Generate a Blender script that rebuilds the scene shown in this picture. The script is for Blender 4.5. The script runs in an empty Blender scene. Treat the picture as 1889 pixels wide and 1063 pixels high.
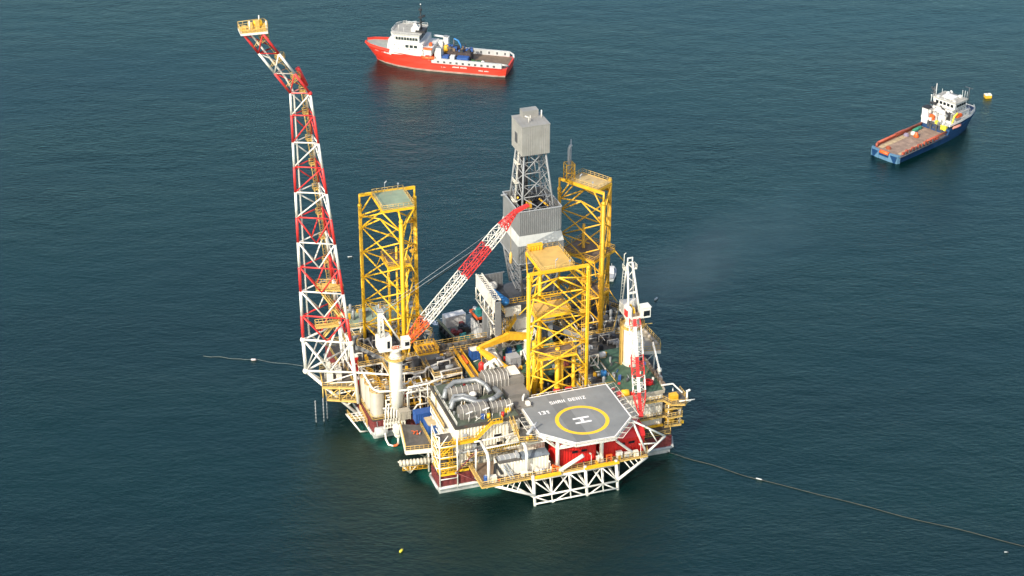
import bpy, math, random
from mathutils import Vector, Matrix
random.seed(11)
R = math.radians
S = bpy.context.scene
COL = S.collection

# ---------------------------------------------------------------- camera, sky, sun, exposure
CAM_H = 277.0
cam_d = bpy.data.cameras.new('camera')
cam_d.sensor_width = 36.0
cam_d.lens = 36.0 * 3750.0 / 1889.0
cam_d.clip_start = 1.0
cam_d.clip_end = 20000.0
cam = bpy.data.objects.new('camera', cam_d)
COL.objects.link(cam)
cam.location = (0, 0, CAM_H)
cam.rotation_euler = (R(90 - 28.1), 0, 0)
S.camera = cam

SUN_DIR = Vector((-0.46, -0.66, 0.60)).normalized()      # towards the sun
SUN_EL = math.asin(SUN_DIR.z)
SUN_ROT = math.atan2(SUN_DIR.x, SUN_DIR.y)
world = bpy.data.worlds.new('World')
S.world = world
world.use_nodes = True
wn = world.node_tree
bg = wn.nodes['Background']
sky = wn.nodes.new('ShaderNodeTexSky')
sky.sky_type = 'NISHITA'
sky.sun_disc = False
sky.sun_elevation = SUN_EL
sky.sun_rotation = SUN_ROT
sky.air_density = 1.0
sky.dust_density = 3.0
sky.altitude = 50
wn.links.new(sky.outputs[0], bg.inputs[0])
bg.inputs[1].default_value = 0.15
sun_d = bpy.data.lights.new('sun', 'SUN')
sun_d.energy = 2.95
sun_d.angle = R(0.53)
sun_d.color = (1.0, 0.93, 0.82)
sun = bpy.data.objects.new('sun', sun_d)
COL.objects.link(sun)
sun.rotation_euler = SUN_DIR.to_track_quat('Z', 'Y').to_euler()
sun.location = (0, 0, 500)
S.view_settings.view_transform = 'Standard'
S.view_settings.look = 'None'
S.view_settings.exposure = 0.70
S.view_settings.gamma = 1.0
S.cycles.volume_step_rate = 12.0
S.cycles.volume_max_steps = 24

# ---------------------------------------------------------------- the rig's own axes (u along its front, v towards its back)
TH = R(19.0)
OX, OY = 17.0, 419.1
def to_world(u, v, z=0.0):
    return Vector((OX + u*math.cos(TH) - v*math.sin(TH), OY + u*math.sin(TH) + v*math.cos(TH), z))

# ---------------------------------------------------------------- materials
MATS = {}
def mat(name, col, rough=0.55, var=0.18, scale=0.6, streak=0.0, rust=0.0, metal=0.0, rustcol=(0.16, 0.06, 0.02)):
    if name in MATS:
        return MATS[name]
    m = bpy.data.materials.new(name)
    m.use_nodes = True
    nt = m.node_tree
    b = nt.nodes['Principled BSDF']
    b.inputs['Roughness'].default_value = rough
    b.inputs['Metallic'].default_value = metal
    tc = nt.nodes.new('ShaderNodeTexCoord')
    def noise(sc, detail, mapping=None):
        n = nt.nodes.new('ShaderNodeTexNoise')
        n.inputs['Scale'].default_value = sc
        n.inputs['Detail'].default_value = detail
        n.inputs['Roughness'].default_value = 0.65
        if mapping:
            mp = nt.nodes.new('ShaderNodeMapping')
            mp.inputs['Scale'].default_value = mapping
            nt.links.new(tc.outputs['Object'], mp.inputs[0])
            nt.links.new(mp.outputs[0], n.inputs['Vector'])
        else:
            nt.links.new(tc.outputs['Object'], n.inputs['Vector'])
        return n
    def ramp(src, a, bb):
        r = nt.nodes.new('ShaderNodeMapRange')
        r.inputs['From Min'].default_value = a
        r.inputs['From Max'].default_value = bb
        nt.links.new(src, r.inputs['Value'])
        return r.outputs[0]
    def mix(fac, ca, cb):
        x = nt.nodes.new('ShaderNodeMix')
        x.data_type = 'RGBA'
        if isinstance(fac, float): x.inputs[0].default_value = fac
        else: nt.links.new(fac, x.inputs[0])
        for c, i in ((ca, 6), (cb, 7)):
            if isinstance(c, tuple): x.inputs[i].default_value = (*c, 1)
            else: nt.links.new(c, x.inputs[i])
        return x.outputs[2]
    n1 = noise(scale, 5)
    dark = tuple(c*(1-var*1.6) for c in col)
    light = tuple(min(1, c*(1+var*0.7)) for c in col)
    out = mix(ramp(n1.outputs[0], 0.32, 0.68), dark, light)
    if streak > 0:
        n2 = noise(1.0, 4, (1.6, 1.6, 0.12))
        g = tuple(c*0.45 + 0.015 for c in col)
        f = nt.nodes.new('ShaderNodeMath'); f.operation = 'MULTIPLY'
        nt.links.new(ramp(n2.outputs[0], 0.52, 0.8), f.inputs[0]); f.inputs[1].default_value = streak
        out = mix(f.outputs[0], out, g)
    if rust > 0:
        n3 = noise(0.9, 8, (1.3, 1.3, 0.5))
        f = nt.nodes.new('ShaderNodeMath'); f.operation = 'MULTIPLY'
        nt.links.new(ramp(n3.outputs[0], 0.56, 0.72), f.inputs[0]); f.inputs[1].default_value = rust
        out = mix(f.outputs[0], out, rustcol)
    nt.links.new(out, b.inputs['Base Color'])
    MATS[name] = m
    return m

YEL = mat('yellow_paint', (0.83, 0.475, 0.016), 0.5, 0.14, 0.5, 0.35, 0.24, rustcol=(0.42, 0.19, 0.03))
YELR = mat('yellow_rail_paint', (0.64, 0.42, 0.11), 0.5, 0.12, 0.8, 0.1, 0.15)
ORY = mat('orange_yellow_paint', (0.74, 0.40, 0.022), 0.5, 0.14, 0.5, 0.35, 0.28, rustcol=(0.36, 0.15, 0.03))
WHT = mat('white_paint', (0.76, 0.73, 0.64), 0.45, 0.06, 0.4, 0.22, 0.06)
WHP = mat('white_pipe_paint', (0.70, 0.66, 0.56), 0.45, 0.08, 0.6, 0.2, 0.10)
CRM = mat('cream_cladding', (0.80, 0.745, 0.61), 0.55, 0.10, 0.35, 0.40, 0.14)
CRM2 = mat('pale_cream_paint', (0.76, 0.72, 0.60), 0.5, 0.08, 0.4, 0.3, 0.10)
BGE = mat('beige_tank_paint', (0.36, 0.325, 0.25), 0.5, 0.08, 0.4, 0.25, 0.06)
RED = mat('red_paint', (0.58, 0.018, 0.014), 0.42, 0.08, 0.5, 0.12, 0.03)
CRED = mat('crane_red_paint', (0.66, 0.035, 0.03), 0.45, 0.12, 0.6, 0.15, 0.05)
ORG = mat('orange_paint', (0.75, 0.12, 0.02), 0.45, 0.12, 0.7, 0.15, 0.05)
MAR = mat('maroon_paint', (0.17, 0.032, 0.030), 0.55, 0.15, 0.4, 0.25, 0.15)
GRY = mat('grey_steel_paint', (0.24, 0.25, 0.25), 0.5, 0.12, 0.5, 0.2, 0.04)
LGR = mat('light_grey_steel', (0.34, 0.355, 0.36), 0.45, 0.10, 0.5, 0.15, 0.03)
DGR = mat('dark_grey_steel', (0.07, 0.073, 0.077), 0.55, 0.2, 0.6, 0.2, 0.1)
BLK = mat('black_steel', (0.025, 0.026, 0.028), 0.6, 0.3, 0.8)
MGR = mat('mid_grey_lattice', (0.15, 0.157, 0.16), 0.5, 0.15, 0.5, 0.2, 0.06)
CLAD = mat('grey_sheet_cladding', (0.18, 0.185, 0.182), 0.5, 0.10, 0.25, 0.35, 0.03)
CLADL = mat('pale_sheet_cladding', (0.50, 0.51, 0.48), 0.5, 0.10, 0.3, 0.25, 0.05)
BOXC = mat('stone_grey_cladding', (0.27, 0.265, 0.24), 0.55, 0.10, 0.3, 0.35, 0.08)
TURB = mat('taupe_cladding', (0.19, 0.177, 0.152), 0.55, 0.12, 0.4, 0.25, 0.08)
SILV = mat('galvanised_duct', (0.27, 0.285, 0.28), 0.38, 0.12, 0.7, 0.1, 0.0, 0.35)
HELI = mat('helideck_grey', (0.205, 0.215, 0.208), 0.7, 0.12, 0.12, 0.0, 0.35, rustcol=(0.14,0.142,0.145))
HELI2 = mat('helideck_grey_worn', (0.165, 0.173, 0.168), 0.7, 0.12, 0.12)
HELI3 = mat('helideck_grey_pale', (0.225, 0.235, 0.228), 0.7, 0.12, 0.12)
MARK = mat('white_marking', (0.82, 0.81, 0.78), 0.6, 0.05, 1.0)
MYEL = mat('yellow_marking', (0.80, 0.50, 0.03), 0.6, 0.06, 1.0)
GRN = mat('green_deck_paint', (0.050, 0.110, 0.065), 0.65, 0.25, 0.35, 0.0, 0.6, rustcol=(0.13, 0.125, 0.095))
RFG = mat('grimy_roof_green', (0.085, 0.105, 0.072), 0.65, 0.3, 0.45, 0.0, 0.7, rustcol=(0.12, 0.105, 0.08))
PGRN = mat('faded_green_deck', (0.235, 0.30, 0.20), 0.65, 0.15, 0.25, 0.0, 0.8, rustcol=(0.40, 0.25, 0.14))
SAND = mat('sandy_worn_deck', (0.50, 0.37, 0.17), 0.65, 0.12, 0.3, 0.0, 0.55, rustcol=(0.42, 0.24, 0.11))
ODK = mat('ochre_worn_deck', (0.60, 0.38, 0.10), 0.6, 0.12, 0.3, 0.0, 0.5, rustcol=(0.50, 0.30, 0.16))
BRD = mat('brown_grating', (0.17, 0.12, 0.078), 0.65, 0.2, 0.5, 0.0, 0.4)
GRT = mat('grey_grating', (0.105, 0.098, 0.083), 0.65, 0.25, 0.6, 0.0, 0.35)
DECK = mat('worn_steel_deck', (0.06, 0.055, 0.046), 0.65, 0.3, 0.35, 0.0, 0.45)
HULW = mat('pale_hull_plate', (0.46, 0.47, 0.44), 0.5, 0.2, 0.3, 0.5, 0.4)
BLU = mat('blue_paint', (0.025, 0.085, 0.28), 0.42, 0.12, 0.6, 0.15, 0.05)
BLU2 = mat('bright_blue_tarpaulin', (0.03, 0.20, 0.48), 0.5, 0.15, 0.7)
TEAL = mat('teal_paint', (0.03, 0.22, 0.20), 0.5, 0.15, 0.7)
SHR = mat('ship_red_orange', (0.66, 0.040, 0.020), 0.4, 0.10, 0.2, 0.30, 0.10)
SHW = mat('ship_white', (0.64, 0.63, 0.59), 0.45, 0.05, 0.4, 0.15, 0.05)
SHD = mat('weathered_roof_deck', (0.33, 0.32, 0.28), 0.6, 0.15, 0.5, 0.0, 0.3)
SHG = mat('ship_grey_bulwark', (0.46, 0.47, 0.45), 0.5, 0.1, 0.4, 0.2, 0.12)
SHB = mat('ship_blue', (0.010, 0.045, 0.125), 0.35, 0.15, 0.3, 0.3, 0.10)
SHB2 = mat('ship_faded_blue', (0.085, 0.185, 0.29), 0.45, 0.12, 0.4, 0.3, 0.06)
ANTI = mat('boot_top_grime', (0.33, 0.22, 0.18), 0.6, 0.25, 0.5)
WOOD = mat('timber_deck', (0.29, 0.205, 0.15), 0.75, 0.28, 0.5, 0.0, 0.5, rustcol=(0.17, 0.11, 0.08))
WOODL = mat('pale_timber', (0.46, 0.36, 0.21), 0.75, 0.2, 0.7)
GLS = mat('dark_window_glass', (0.012, 0.016, 0.02), 0.12, 0.1, 1.0)
ROPE = mat('hawser_rope', (0.07, 0.065, 0.045), 0.8, 0.2, 0.5)
TARP = mat('slate_tarpaulin', (0.17, 0.20, 0.23), 0.7, 0.2, 0.5)
FOAMM = mat('sea_foam', (0.75, 0.80, 0.80), 0.7, 0.1, 2.0)
HAZ = None

# ---------------------------------------------------------------- mesh builder
class MB:
    def __init__(self):
        self.v = []; self.f = []; self.s = []
    def quadgrid(self, rings, close=True, smooth=True, cap=True):
        b = len(self.v); n = len(rings[0])
        for r in rings: self.v += [tuple(p) for p in r]
        for i in range(len(rings)-1):
            for j in range(n if close else n-1):
                k = (j+1) % n
                self.f.append((b+i*n+j, b+i*n+k, b+(i+1)*n+k, b+(i+1)*n+j)); self.s.append(smooth)
        if cap and close:
            self.f.append(tuple(b+j for j in reversed(range(n)))); self.s.append(False)
            e = b+(len(rings)-1)*n
            self.f.append(tuple(e+j for j in range(n))); self.s.append(False)
        return self
    def box(self, x0, x1, y0, y1, z0, z1):
        return self.quadgrid([[(x0,y0,z),(x1,y0,z),(x1,y1,z),(x0,y1,z)] for z in (z0, z1)], smooth=False)
    def obox(self, c, L, W, z0, z1, ang=0.0):
        ca, sa = math.cos(ang), math.sin(ang)
        pts = [(c[0]+x*ca-y*sa, c[1]+x*sa+y*ca) for x, y in ((-L/2,-W/2),(L/2,-W/2),(L/2,W/2),(-L/2,W/2))]
        return self.prism(pts, z0, z1)
    def prism(self, poly, z0, z1, smooth=False):
        return self.quadgrid([[(p[0],p[1],z) for p in poly] for z in (z0, z1)], smooth=smooth)
    def loft(self, polys, smooth=False):
        return self.quadgrid(polys, smooth=smooth)
    def tube(self, p, q, r, n=6, r2=None):
        p = Vector(p); q = Vector(q); d = q-p
        if d.length < 1e-5: return self
        d.normalize()
        a = d.orthogonal() if abs(d.z) > 0.99 else d.cross(Vector((0,0,1)))
        a.normalize(); b = d.cross(a)
        rr = []
        for c, rad in ((p, r), (q, r if r2 is None else r2)):
            rr.append([c + a*rad*math.cos(2*math.pi*i/n) + b*rad*math.sin(2*math.pi*i/n) for i in range(n)])
        return self.quadgrid(rr)
    def bar(self, p, q, w, h):
        p = Vector(p); q = Vector(q); d = (q-p).normalized()
        a = d.orthogonal() if abs(d.z) > 0.99 else d.cross(Vector((0,0,1)))
        a.normalize(); b = a.cross(d)
        rr = [[c - a*w/2 - b*h/2, c + a*w/2 - b*h/2, c + a*w/2 + b*h/2, c - a*w/2 + b*h/2] for c in (p, q)]
        return self.quadgrid(rr, smooth=False)
    def path(self, pts, r, n=6):
        pts = [Vector(p) for p in pts]
        if len(pts) < 2: return self
        rings = []
        ref = None
        for i, p in enumerate(pts):
            if i == 0: d = pts[1]-p
            elif i == len(pts)-1: d = p-pts[-2]
            else: d = (p-pts[i-1]).normalized() + (pts[i+1]-p).normalized()
            d.normalize()
            if ref is None:
                a = d.orthogonal()
            else:
                a = ref - d*ref.dot(d)
                if a.length < 1e-4: a = d.orthogonal()
            a.normalize(); ref = a; b = d.cross(a)
            k = 1.0
            if 0 < i < len(pts)-1:
                cs = max(0.45, d.dot((p-pts[i-1]).normalized())); k = 1/cs
            rings.append([p + (a*math.cos(2*math.pi*j/n) + b*math.sin(2*math.pi*j/n))*r*min(k,1.3) for j in range(n)])
        return self.quadgrid(rings)
    def cyl(self, x, y, z0, z1, r0, r1=None, n=20):
        r1 = r0 if r1 is None else r1
        return self.quadgrid([[(x+r*math.cos(2*math.pi*i/n), y+r*math.sin(2*math.pi*i/n), z) for i in range(n)] for r, z in ((r0,z0),(r1,z1))])
    def lathe(self, x, y, prof, n=20):
        return self.quadgrid([[(x+r*math.cos(2*math.pi*i/n), y+r*math.sin(2*math.pi*i/n), z) for i in range(n)] for r, z in prof])
    def drum(self, p, q, r, n=14, dome=0.3):
        p = Vector(p); q = Vector(q); d = (q-p).normalized()
        a = d.orthogonal().normalized(); b = d.cross(a)
        L = (q-p).length
        st = [(-dome*0.9*r, 0.3*r), (-dome*0.6*r, 0.7*r), (0, r), (L, r), (L+dome*0.6*r, 0.7*r), (L+dome*0.9*r, 0.3*r)]
        return self.quadgrid([[p + d*t + (a*math.cos(2*math.pi*i/n) + b*math.sin(2*math.pi*i/n))*rad for i in range(n)] for t, rad in st])
    def ball(self, c, r, n=10, sz=1.0):
        m = n//2
        return self.quadgrid([[(c[0]+r*math.sin(math.pi*(k+.5)/m)*math.cos(2*math.pi*i/n), c[1]+r*math.sin(math.pi*(k+.5)/m)*math.sin(2*math.pi*i/n), c[2]-r*sz*math.cos(math.pi*(k+.5)/m)) for i in range(n)] for k in range(m)])
    def ring(self, c, r0, r1, z0, z1, n=64):
        b = len(self.v)
        for i in range(n):
            a = 2*math.pi*i/n; ca, sa = math.cos(a), math.sin(a)
            self.v += [(c[0]+r0*ca,c[1]+r0*sa,z0),(c[0]+r1*ca,c[1]+r1*sa,z0),(c[0]+r1*ca,c[1]+r1*sa,z1),(c[0]+r0*ca,c[1]+r0*sa,z1)]
        for i in range(n):
            o = b+4*i; q = b+4*((i+1) % n)
            for a_, b_ in ((0,1),(1,2),(2,3),(3,0)):
                self.f.append((o+a_, q+a_, q+b_, o+b_)); self.s.append(False)
        return self
    def rail(self, pts, h=1.1, r=0.05, step=1.6, closed=False, mid=True):
        r = min(r, .062)
        pts = [Vector(p) for p in pts]
        if closed: pts = pts + [pts[0]]
        for a, b in zip(pts[:-1], pts[1:]):
            L = (b-a).length; n = max(1, int(round(L/step)))
            for i in range(n+1):
                p = a.lerp(b, i/n); self.tube(p, p+Vector((0,0,h)), r, 4)
            self.tube(a+Vector((0,0,h)), b+Vector((0,0,h)), r*1.25, 4)
            if mid: self.tube(a+Vector((0,0,h*.52)), b+Vector((0,0,h*.52)), r*.85, 4)
            self.bar(a+Vector((0,0,.09)), b+Vector((0,0,.09)), .04, .14)
        return self
    def corr(self, poly, z0, z1, pitch=0.85, depth=0.2, closed=True):
        """ribbed sheet walls round a counter-clockwise outline (ribs stand outwards)"""
        n = len(poly)
        for i in range(n if closed else n-1):
            p = Vector((*poly[i][:2], 0)); q = Vector((*poly[(i+1) % n][:2], 0))
            d = q-p; L = d.length; d.normalize(); o = Vector((d.y, -d.x, 0))
            k = max(1, int(round(L/pitch))); pt = L/k
            line = []
            for j in range(k):
                b = j*pt
                line += [p+d*b, p+d*(b+pt*.12)+o*depth, p+d*(b+pt*.58)+o*depth, p+d*(b+pt*.70)]
            line.append(q)
            b0 = len(self.v)
            for x in line: self.v += [(x.x,x.y,z0), (x.x,x.y,z1)]
            for j in range(len(line)-1):
                self.f.append((b0+2*j, b0+2*j+2, b0+2*j+3, b0+2*j+1)); self.s.append(False)
        return self
    def stair(self, p, q, w=1.0, side=(0,0)):
        """flight of stairs from p up to q"""
        p = Vector(p); q = Vector(q); d = q-p; h = Vector((d.x, d.y, 0)).normalized(); o = Vector((-h.y, h.x, 0))*w/2
        for s in (-1, 1):
            self.bar(p+o*s, q+o*s, .10, .34)
            self.bar(p+o*s+Vector((0,0,1.0)), q+o*s+Vector((0,0,1.0)), .12, .12)
            n = max(2, int(d.length/1.3))
            for i in range(n+1):
                a = p.lerp(q, i/n)+o*s; self.tube(a, a+Vector((0,0,1.0)), .05, 4)
        n = max(3, int(abs(d.z)/.3))
        for i in range(n):
            c = p.lerp(q, (i+.5)/n); self.bar(c-o, c+o, .28, .06)
        return self
    def lattice(self, A, B, r, bays, rc):
        """two parallel chords A[0]-A[1], B[0]-B[1] with zigzag bracing"""
        a0, a1 = map(Vector, A); b0, b1 = map(Vector, B)
        for i in range(bays):
            p = a0.lerp(a1, i/bays); q = b0.lerp(b1, (i+1)/bays)
            if i % 2: p = b0.lerp(b1, i/bays); q = a0.lerp(a1, (i+1)/bays)
            self.tube(p, q, r, 5)
        return self
    def ladder(self, p, q, w=0.5, side=Vector((1,0,0)), cage=True):
        p = Vector(p); q = Vector(q); o = side.normalized()*w/2
        self.tube(p-o, q-o, .06, 4); self.tube(p+o, q+o, .06, 4)
        n = int((q-p).length/.9)
        for i in range(n):
            c = p.lerp(q, (i+.5)/n); self.tube(c-o, c+o, .04, 4)
        return self
    def mesh(self, name, m):
        me = bpy.data.meshes.new(name)
        me.from_pydata([tuple(x) for x in self.v], [], self.f)
        me.polygons.foreach_set('use_smooth', self.s)
        me.materials.append(m)
        me.validate(); me.update()
        return me
    def pieces(self, gap=0.25):
        """far-apart lumps of this builder, each as a builder of its own"""
        par = list(range(len(self.v)))
        def find(i):
            while par[i] != i: par[i] = par[par[i]]; i = par[i]
            return i
        for f in self.f:
            r0 = find(f[0])
            for k in f[1:]: par[find(k)] = r0
        comp = {}
        for fi, f in enumerate(self.f): comp.setdefault(find(f[0]), []).append(fi)
        items = []
        for fs in comp.values():
            vs = [self.v[k] for fi in fs for k in self.f[fi]]
            items.append([[min(p[i] for p in vs)-gap for i in range(3)], [max(p[i] for p in vs)+gap for i in range(3)], fs])
        merged = True
        while merged:
            merged = False; out = []
            for it in items:
                for o in out:
                    if all(it[0][i] <= o[1][i] and o[0][i] <= it[1][i] for i in range(3)):
                        o[0] = [min(x, y) for x, y in zip(o[0], it[0])]; o[1] = [max(x, y) for x, y in zip(o[1], it[1])]; o[2] += it[2]; merged = True; break
                else: out.append(it)
            items = out
        res = []
        for lo, hi, fs in items:
            q = MB(); mp = {}
            for fi in fs:
                for k in self.f[fi]:
                    if k not in mp: mp[k] = len(q.v); q.v.append(self.v[k])
                q.f.append(tuple(mp[k] for k in self.f[fi])); q.s.append(self.s[fi])
            res.append(q)
        return res
    def shift(self, d):
        self.v = [(x[0]-d[0], x[1]-d[1], x[2]-d[2]) for x in self.v]
        return self

def setlab(o, label, cat, group=None, kind=None):
    if label: o['label'] = label
    if cat: o['category'] = cat
    if group: o['group'] = group
    if kind: o['kind'] = kind
    return o

SPLIT_PARTS = {'trim', 'corner_post', 'seam_band', 'hull_lettering', 'tyre_fender', 'freeing_port', 'bow_lettering', 'foot', 'tread', 'post', 'pipe_run', 'white_fittings', 'grey_fittings', 'substructure', 'white_antenna', 'perimeter_light', 'vessel', 'equipment_box', 'dark_machinery', 'yellow_valve', 'wing_strut', 'fender_beam', 'door', 'pump_skid', 'burner_tip', 'deck_column',
               'column', 'floodlight', 'jack_case', 'lid', 'skid_foot', 'stowed_gear', 'deck_clutter', 'life_raft_canister', 'knee_hinge', 'grey_bulkhead', 'yellow_locker', 'saddle',
               'inner_conduit', 'tube', 'foot_block', 'roof_mast', 'porthole', 'pale_plank', 'dark_opening', 'aerial', 'mast', 'yellow_winch_guard', 'white_dome', 'black_block', 'maroon_block',
               'red_fitting', 'winch', 'stern_plate', 'black_exhaust', 'support', 'hanger', 'flange', 'mast_platform', 'pipework', 'rust_brown_pipe', 'wall_band', 'funnel_casing', 'red_box', 'window', 'pane', 'bulwark'}
class Thing:
    """an Empty at the thing's base that parents its parts; part meshes come in the same coordinates as base"""
    ZS = 1.0; XS = 1.0
    def __init__(self, name, label, cat, base, group=None, rig=True, rot=0.0, local=False):
        self.o = bpy.data.objects.new(name, None); COL.objects.link(self.o)
        self.o.empty_display_size = 0.5
        self.o.scale = (Thing.XS, 1, Thing.ZS)
        setlab(self.o, label, cat, group, 'thing')
        if rig:
            self.o.location = to_world(*base); self.o.rotation_euler = (0, 0, TH + rot)
            self.off = (0, 0, 0) if local else base
        else:
            self.o.location = base; self.o.rotation_euler = (0, 0, rot); self.off = (0, 0, 0)
    def part(self, name, mb, m, parent=None, label=None):
        if self.off != (0, 0, 0): mb.shift(self.off)
        if name in SPLIT_PARTS:
            ob = None
            for piece in mb.pieces():
                ob = bpy.data.objects.new(name, piece.mesh(name, m)); COL.objects.link(ob); ob.parent = parent or self.o
                if label: ob['label'] = label
            return ob
        ob = bpy.data.objects.new(name, mb.mesh(name, m)); COL.objects.link(ob)
        ob.parent = parent or self.o
        if label: ob['label'] = label
        return ob

def solo(name, mb, m, label, cat, base, group=None, kind=None, rig=True):
    if rig:
        mb.shift(base)
        ob = bpy.data.objects.new(name, mb.mesh(name, m)); COL.objects.link(ob)
        ob.location = to_world(*base); ob.rotation_euler = (0, 0, TH)
    else:
        mb.shift(base)
        ob = bpy.data.objects.new(name, mb.mesh(name, m)); COL.objects.link(ob)
        ob.location = base
    return setlab(ob, label, cat, group, kind)

def V3(*a): return Vector(a)

# ---------------------------------------------------------------- the sea
def make_sea():
    m = bpy.data.materials.new('sea_water'); m.use_nodes = True
    nt = m.node_tree; N = nt.nodes; L = nt.links
    N.remove(N['Principled BSDF'])
    body = N.new('ShaderNodeBsdfDiffuse'); gl = N.new('ShaderNodeBsdfGlossy'); gl.inputs['Roughness'].default_value = 0.19
    gl.inputs['Color'].default_value = SEA_MIRROR
    fr = N.new('ShaderNodeFresnel'); fr.inputs['IOR'].default_value = 1.52
    mxs = N.new('ShaderNodeMixShader'); L.new(fr.outputs[0], mxs.inputs[0]); L.new(body.outputs[0], mxs.inputs[1]); L.new(gl.outputs[0], mxs.inputs[2])
    L.new(mxs.outputs[0], N['Material Output'].inputs['Surface'])
    geo = N.new('ShaderNodeNewGeometry')
    def mapping(sc, rot):
        mp = N.new('ShaderNodeMapping'); mp.inputs['Scale'].default_value = sc; mp.inputs['Rotation'].default_value = (0,0,rot)
        L.new(geo.outputs['Position'], mp.inputs[0]); return mp
    def noise(sc, rot, detail, rough=0.6):
        n = N.new('ShaderNodeTexNoise'); n.inputs['Scale'].default_value = 1.0
        n.inputs['Detail'].default_value = detail; n.inputs['Roughness'].default_value = rough
        L.new(mapping(sc, rot).outputs[0], n.inputs['Vector']); return n.outputs[0]
    def math_(op, a, bb):
        x = N.new('ShaderNodeMath'); x.operation = op
        for i, k in enumerate((a, bb)):
            if isinstance(k, (int, float)): x.inputs[i].default_value = k
            else: L.new(k, x.inputs[i])
        return x.outputs[0]
    chop = noise((0.55, 0.85, 0.5), R(16), 6, 0.68)
    wave = noise((0.07, 0.12, 0.1), R(-20), 4, 0.6)
    swell = noise((0.006, 0.022, 0.02), R(22), 3, 0.5)
    def rng0(src, a, bb):
        r = N.new('ShaderNodeMapRange'); r.inputs['From Min'].default_value = a; r.inputs['From Max'].default_value = bb
        L.new(src, r.inputs['Value']); return r.outputs[0]
    gust = noise((0.0035, 0.010, 0.01), R(28), 4, 0.6)
    h = math_('ADD', math_('MULTIPLY', chop, 0.8), math_('MULTIPLY', wave, 1.6))
    h = math_('MULTIPLY', h, math_('ADD', math_('MULTIPLY', rng0(gust, 0.3, 0.7), 0.75), 0.55))
    bump = N.new('ShaderNodeBump'); bump.inputs['Strength'].default_value = 1.0; bump.inputs['Distance'].default_value = 0.27
    L.new(h, bump.inputs['Height']); [L.new(bump.outputs[0], k.inputs['Normal']) for k in (body, gl, fr)]
    def mix(fac, a, bb):
        x = N.new('ShaderNodeMix'); x.data_type = 'RGBA'
        L.new(fac, x.inputs[0]) if not isinstance(fac, float) else None
        for c, i in ((a, 6), (bb, 7)):
            if isinstance(c, tuple): x.inputs[i].default_value = (*c, 1)
            else: L.new(c, x.inputs[i])
        return x.outputs[2]
    def rng(src, a, bb):
        r = N.new('ShaderNodeMapRange'); r.interpolation_type = 'SMOOTHSTEP'
        r.inputs['From Min'].default_value = a; r.inputs['From Max'].default_value = bb
        L.new(src, r.inputs['Value']); return r.outputs[0]
    deep = mix(rng(swell, 0.3, 0.7), SEA_A, SEA_B)
    # green light scattered off the pale hull, painted into the water colour
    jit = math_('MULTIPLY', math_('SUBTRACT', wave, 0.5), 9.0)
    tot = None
    for (u, v, ru, rv, k) in HULL_GLOW_TINT:
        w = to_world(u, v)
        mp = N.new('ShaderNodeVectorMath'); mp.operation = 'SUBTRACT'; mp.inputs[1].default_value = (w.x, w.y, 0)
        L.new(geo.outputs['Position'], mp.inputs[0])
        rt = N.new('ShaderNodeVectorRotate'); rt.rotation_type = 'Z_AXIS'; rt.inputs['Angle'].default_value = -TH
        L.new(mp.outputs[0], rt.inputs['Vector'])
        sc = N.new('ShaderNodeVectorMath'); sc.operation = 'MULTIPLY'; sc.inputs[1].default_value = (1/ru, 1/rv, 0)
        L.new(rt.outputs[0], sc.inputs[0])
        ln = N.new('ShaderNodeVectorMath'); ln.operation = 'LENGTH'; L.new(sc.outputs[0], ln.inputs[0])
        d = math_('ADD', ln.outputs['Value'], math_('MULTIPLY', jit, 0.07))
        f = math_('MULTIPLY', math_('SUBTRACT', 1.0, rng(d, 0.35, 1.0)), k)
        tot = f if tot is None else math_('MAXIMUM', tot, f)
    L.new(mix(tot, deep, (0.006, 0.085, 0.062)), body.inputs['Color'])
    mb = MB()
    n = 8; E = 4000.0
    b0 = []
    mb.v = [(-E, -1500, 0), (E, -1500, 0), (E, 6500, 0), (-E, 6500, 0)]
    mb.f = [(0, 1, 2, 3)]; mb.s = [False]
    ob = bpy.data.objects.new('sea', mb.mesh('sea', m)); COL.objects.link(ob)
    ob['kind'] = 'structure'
SEA_MIRROR = (0.72, 1.0, 0.93, 1)
SEA_A = (0.0004, 0.0082, 0.0080)
SEA_B = (0.0006, 0.0115, 0.0106)
HULL_GLOW_TINT = [(-21, 3.5, 12, 5.0, .8), (-38, 30.0, 8, 5.5, .8), (-43.5, 38, 3.5, 9, .7), (-34.5, 14, 4, 7, .6), (22, 3.0, 6, 2.5, .3)]
make_sea()

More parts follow.
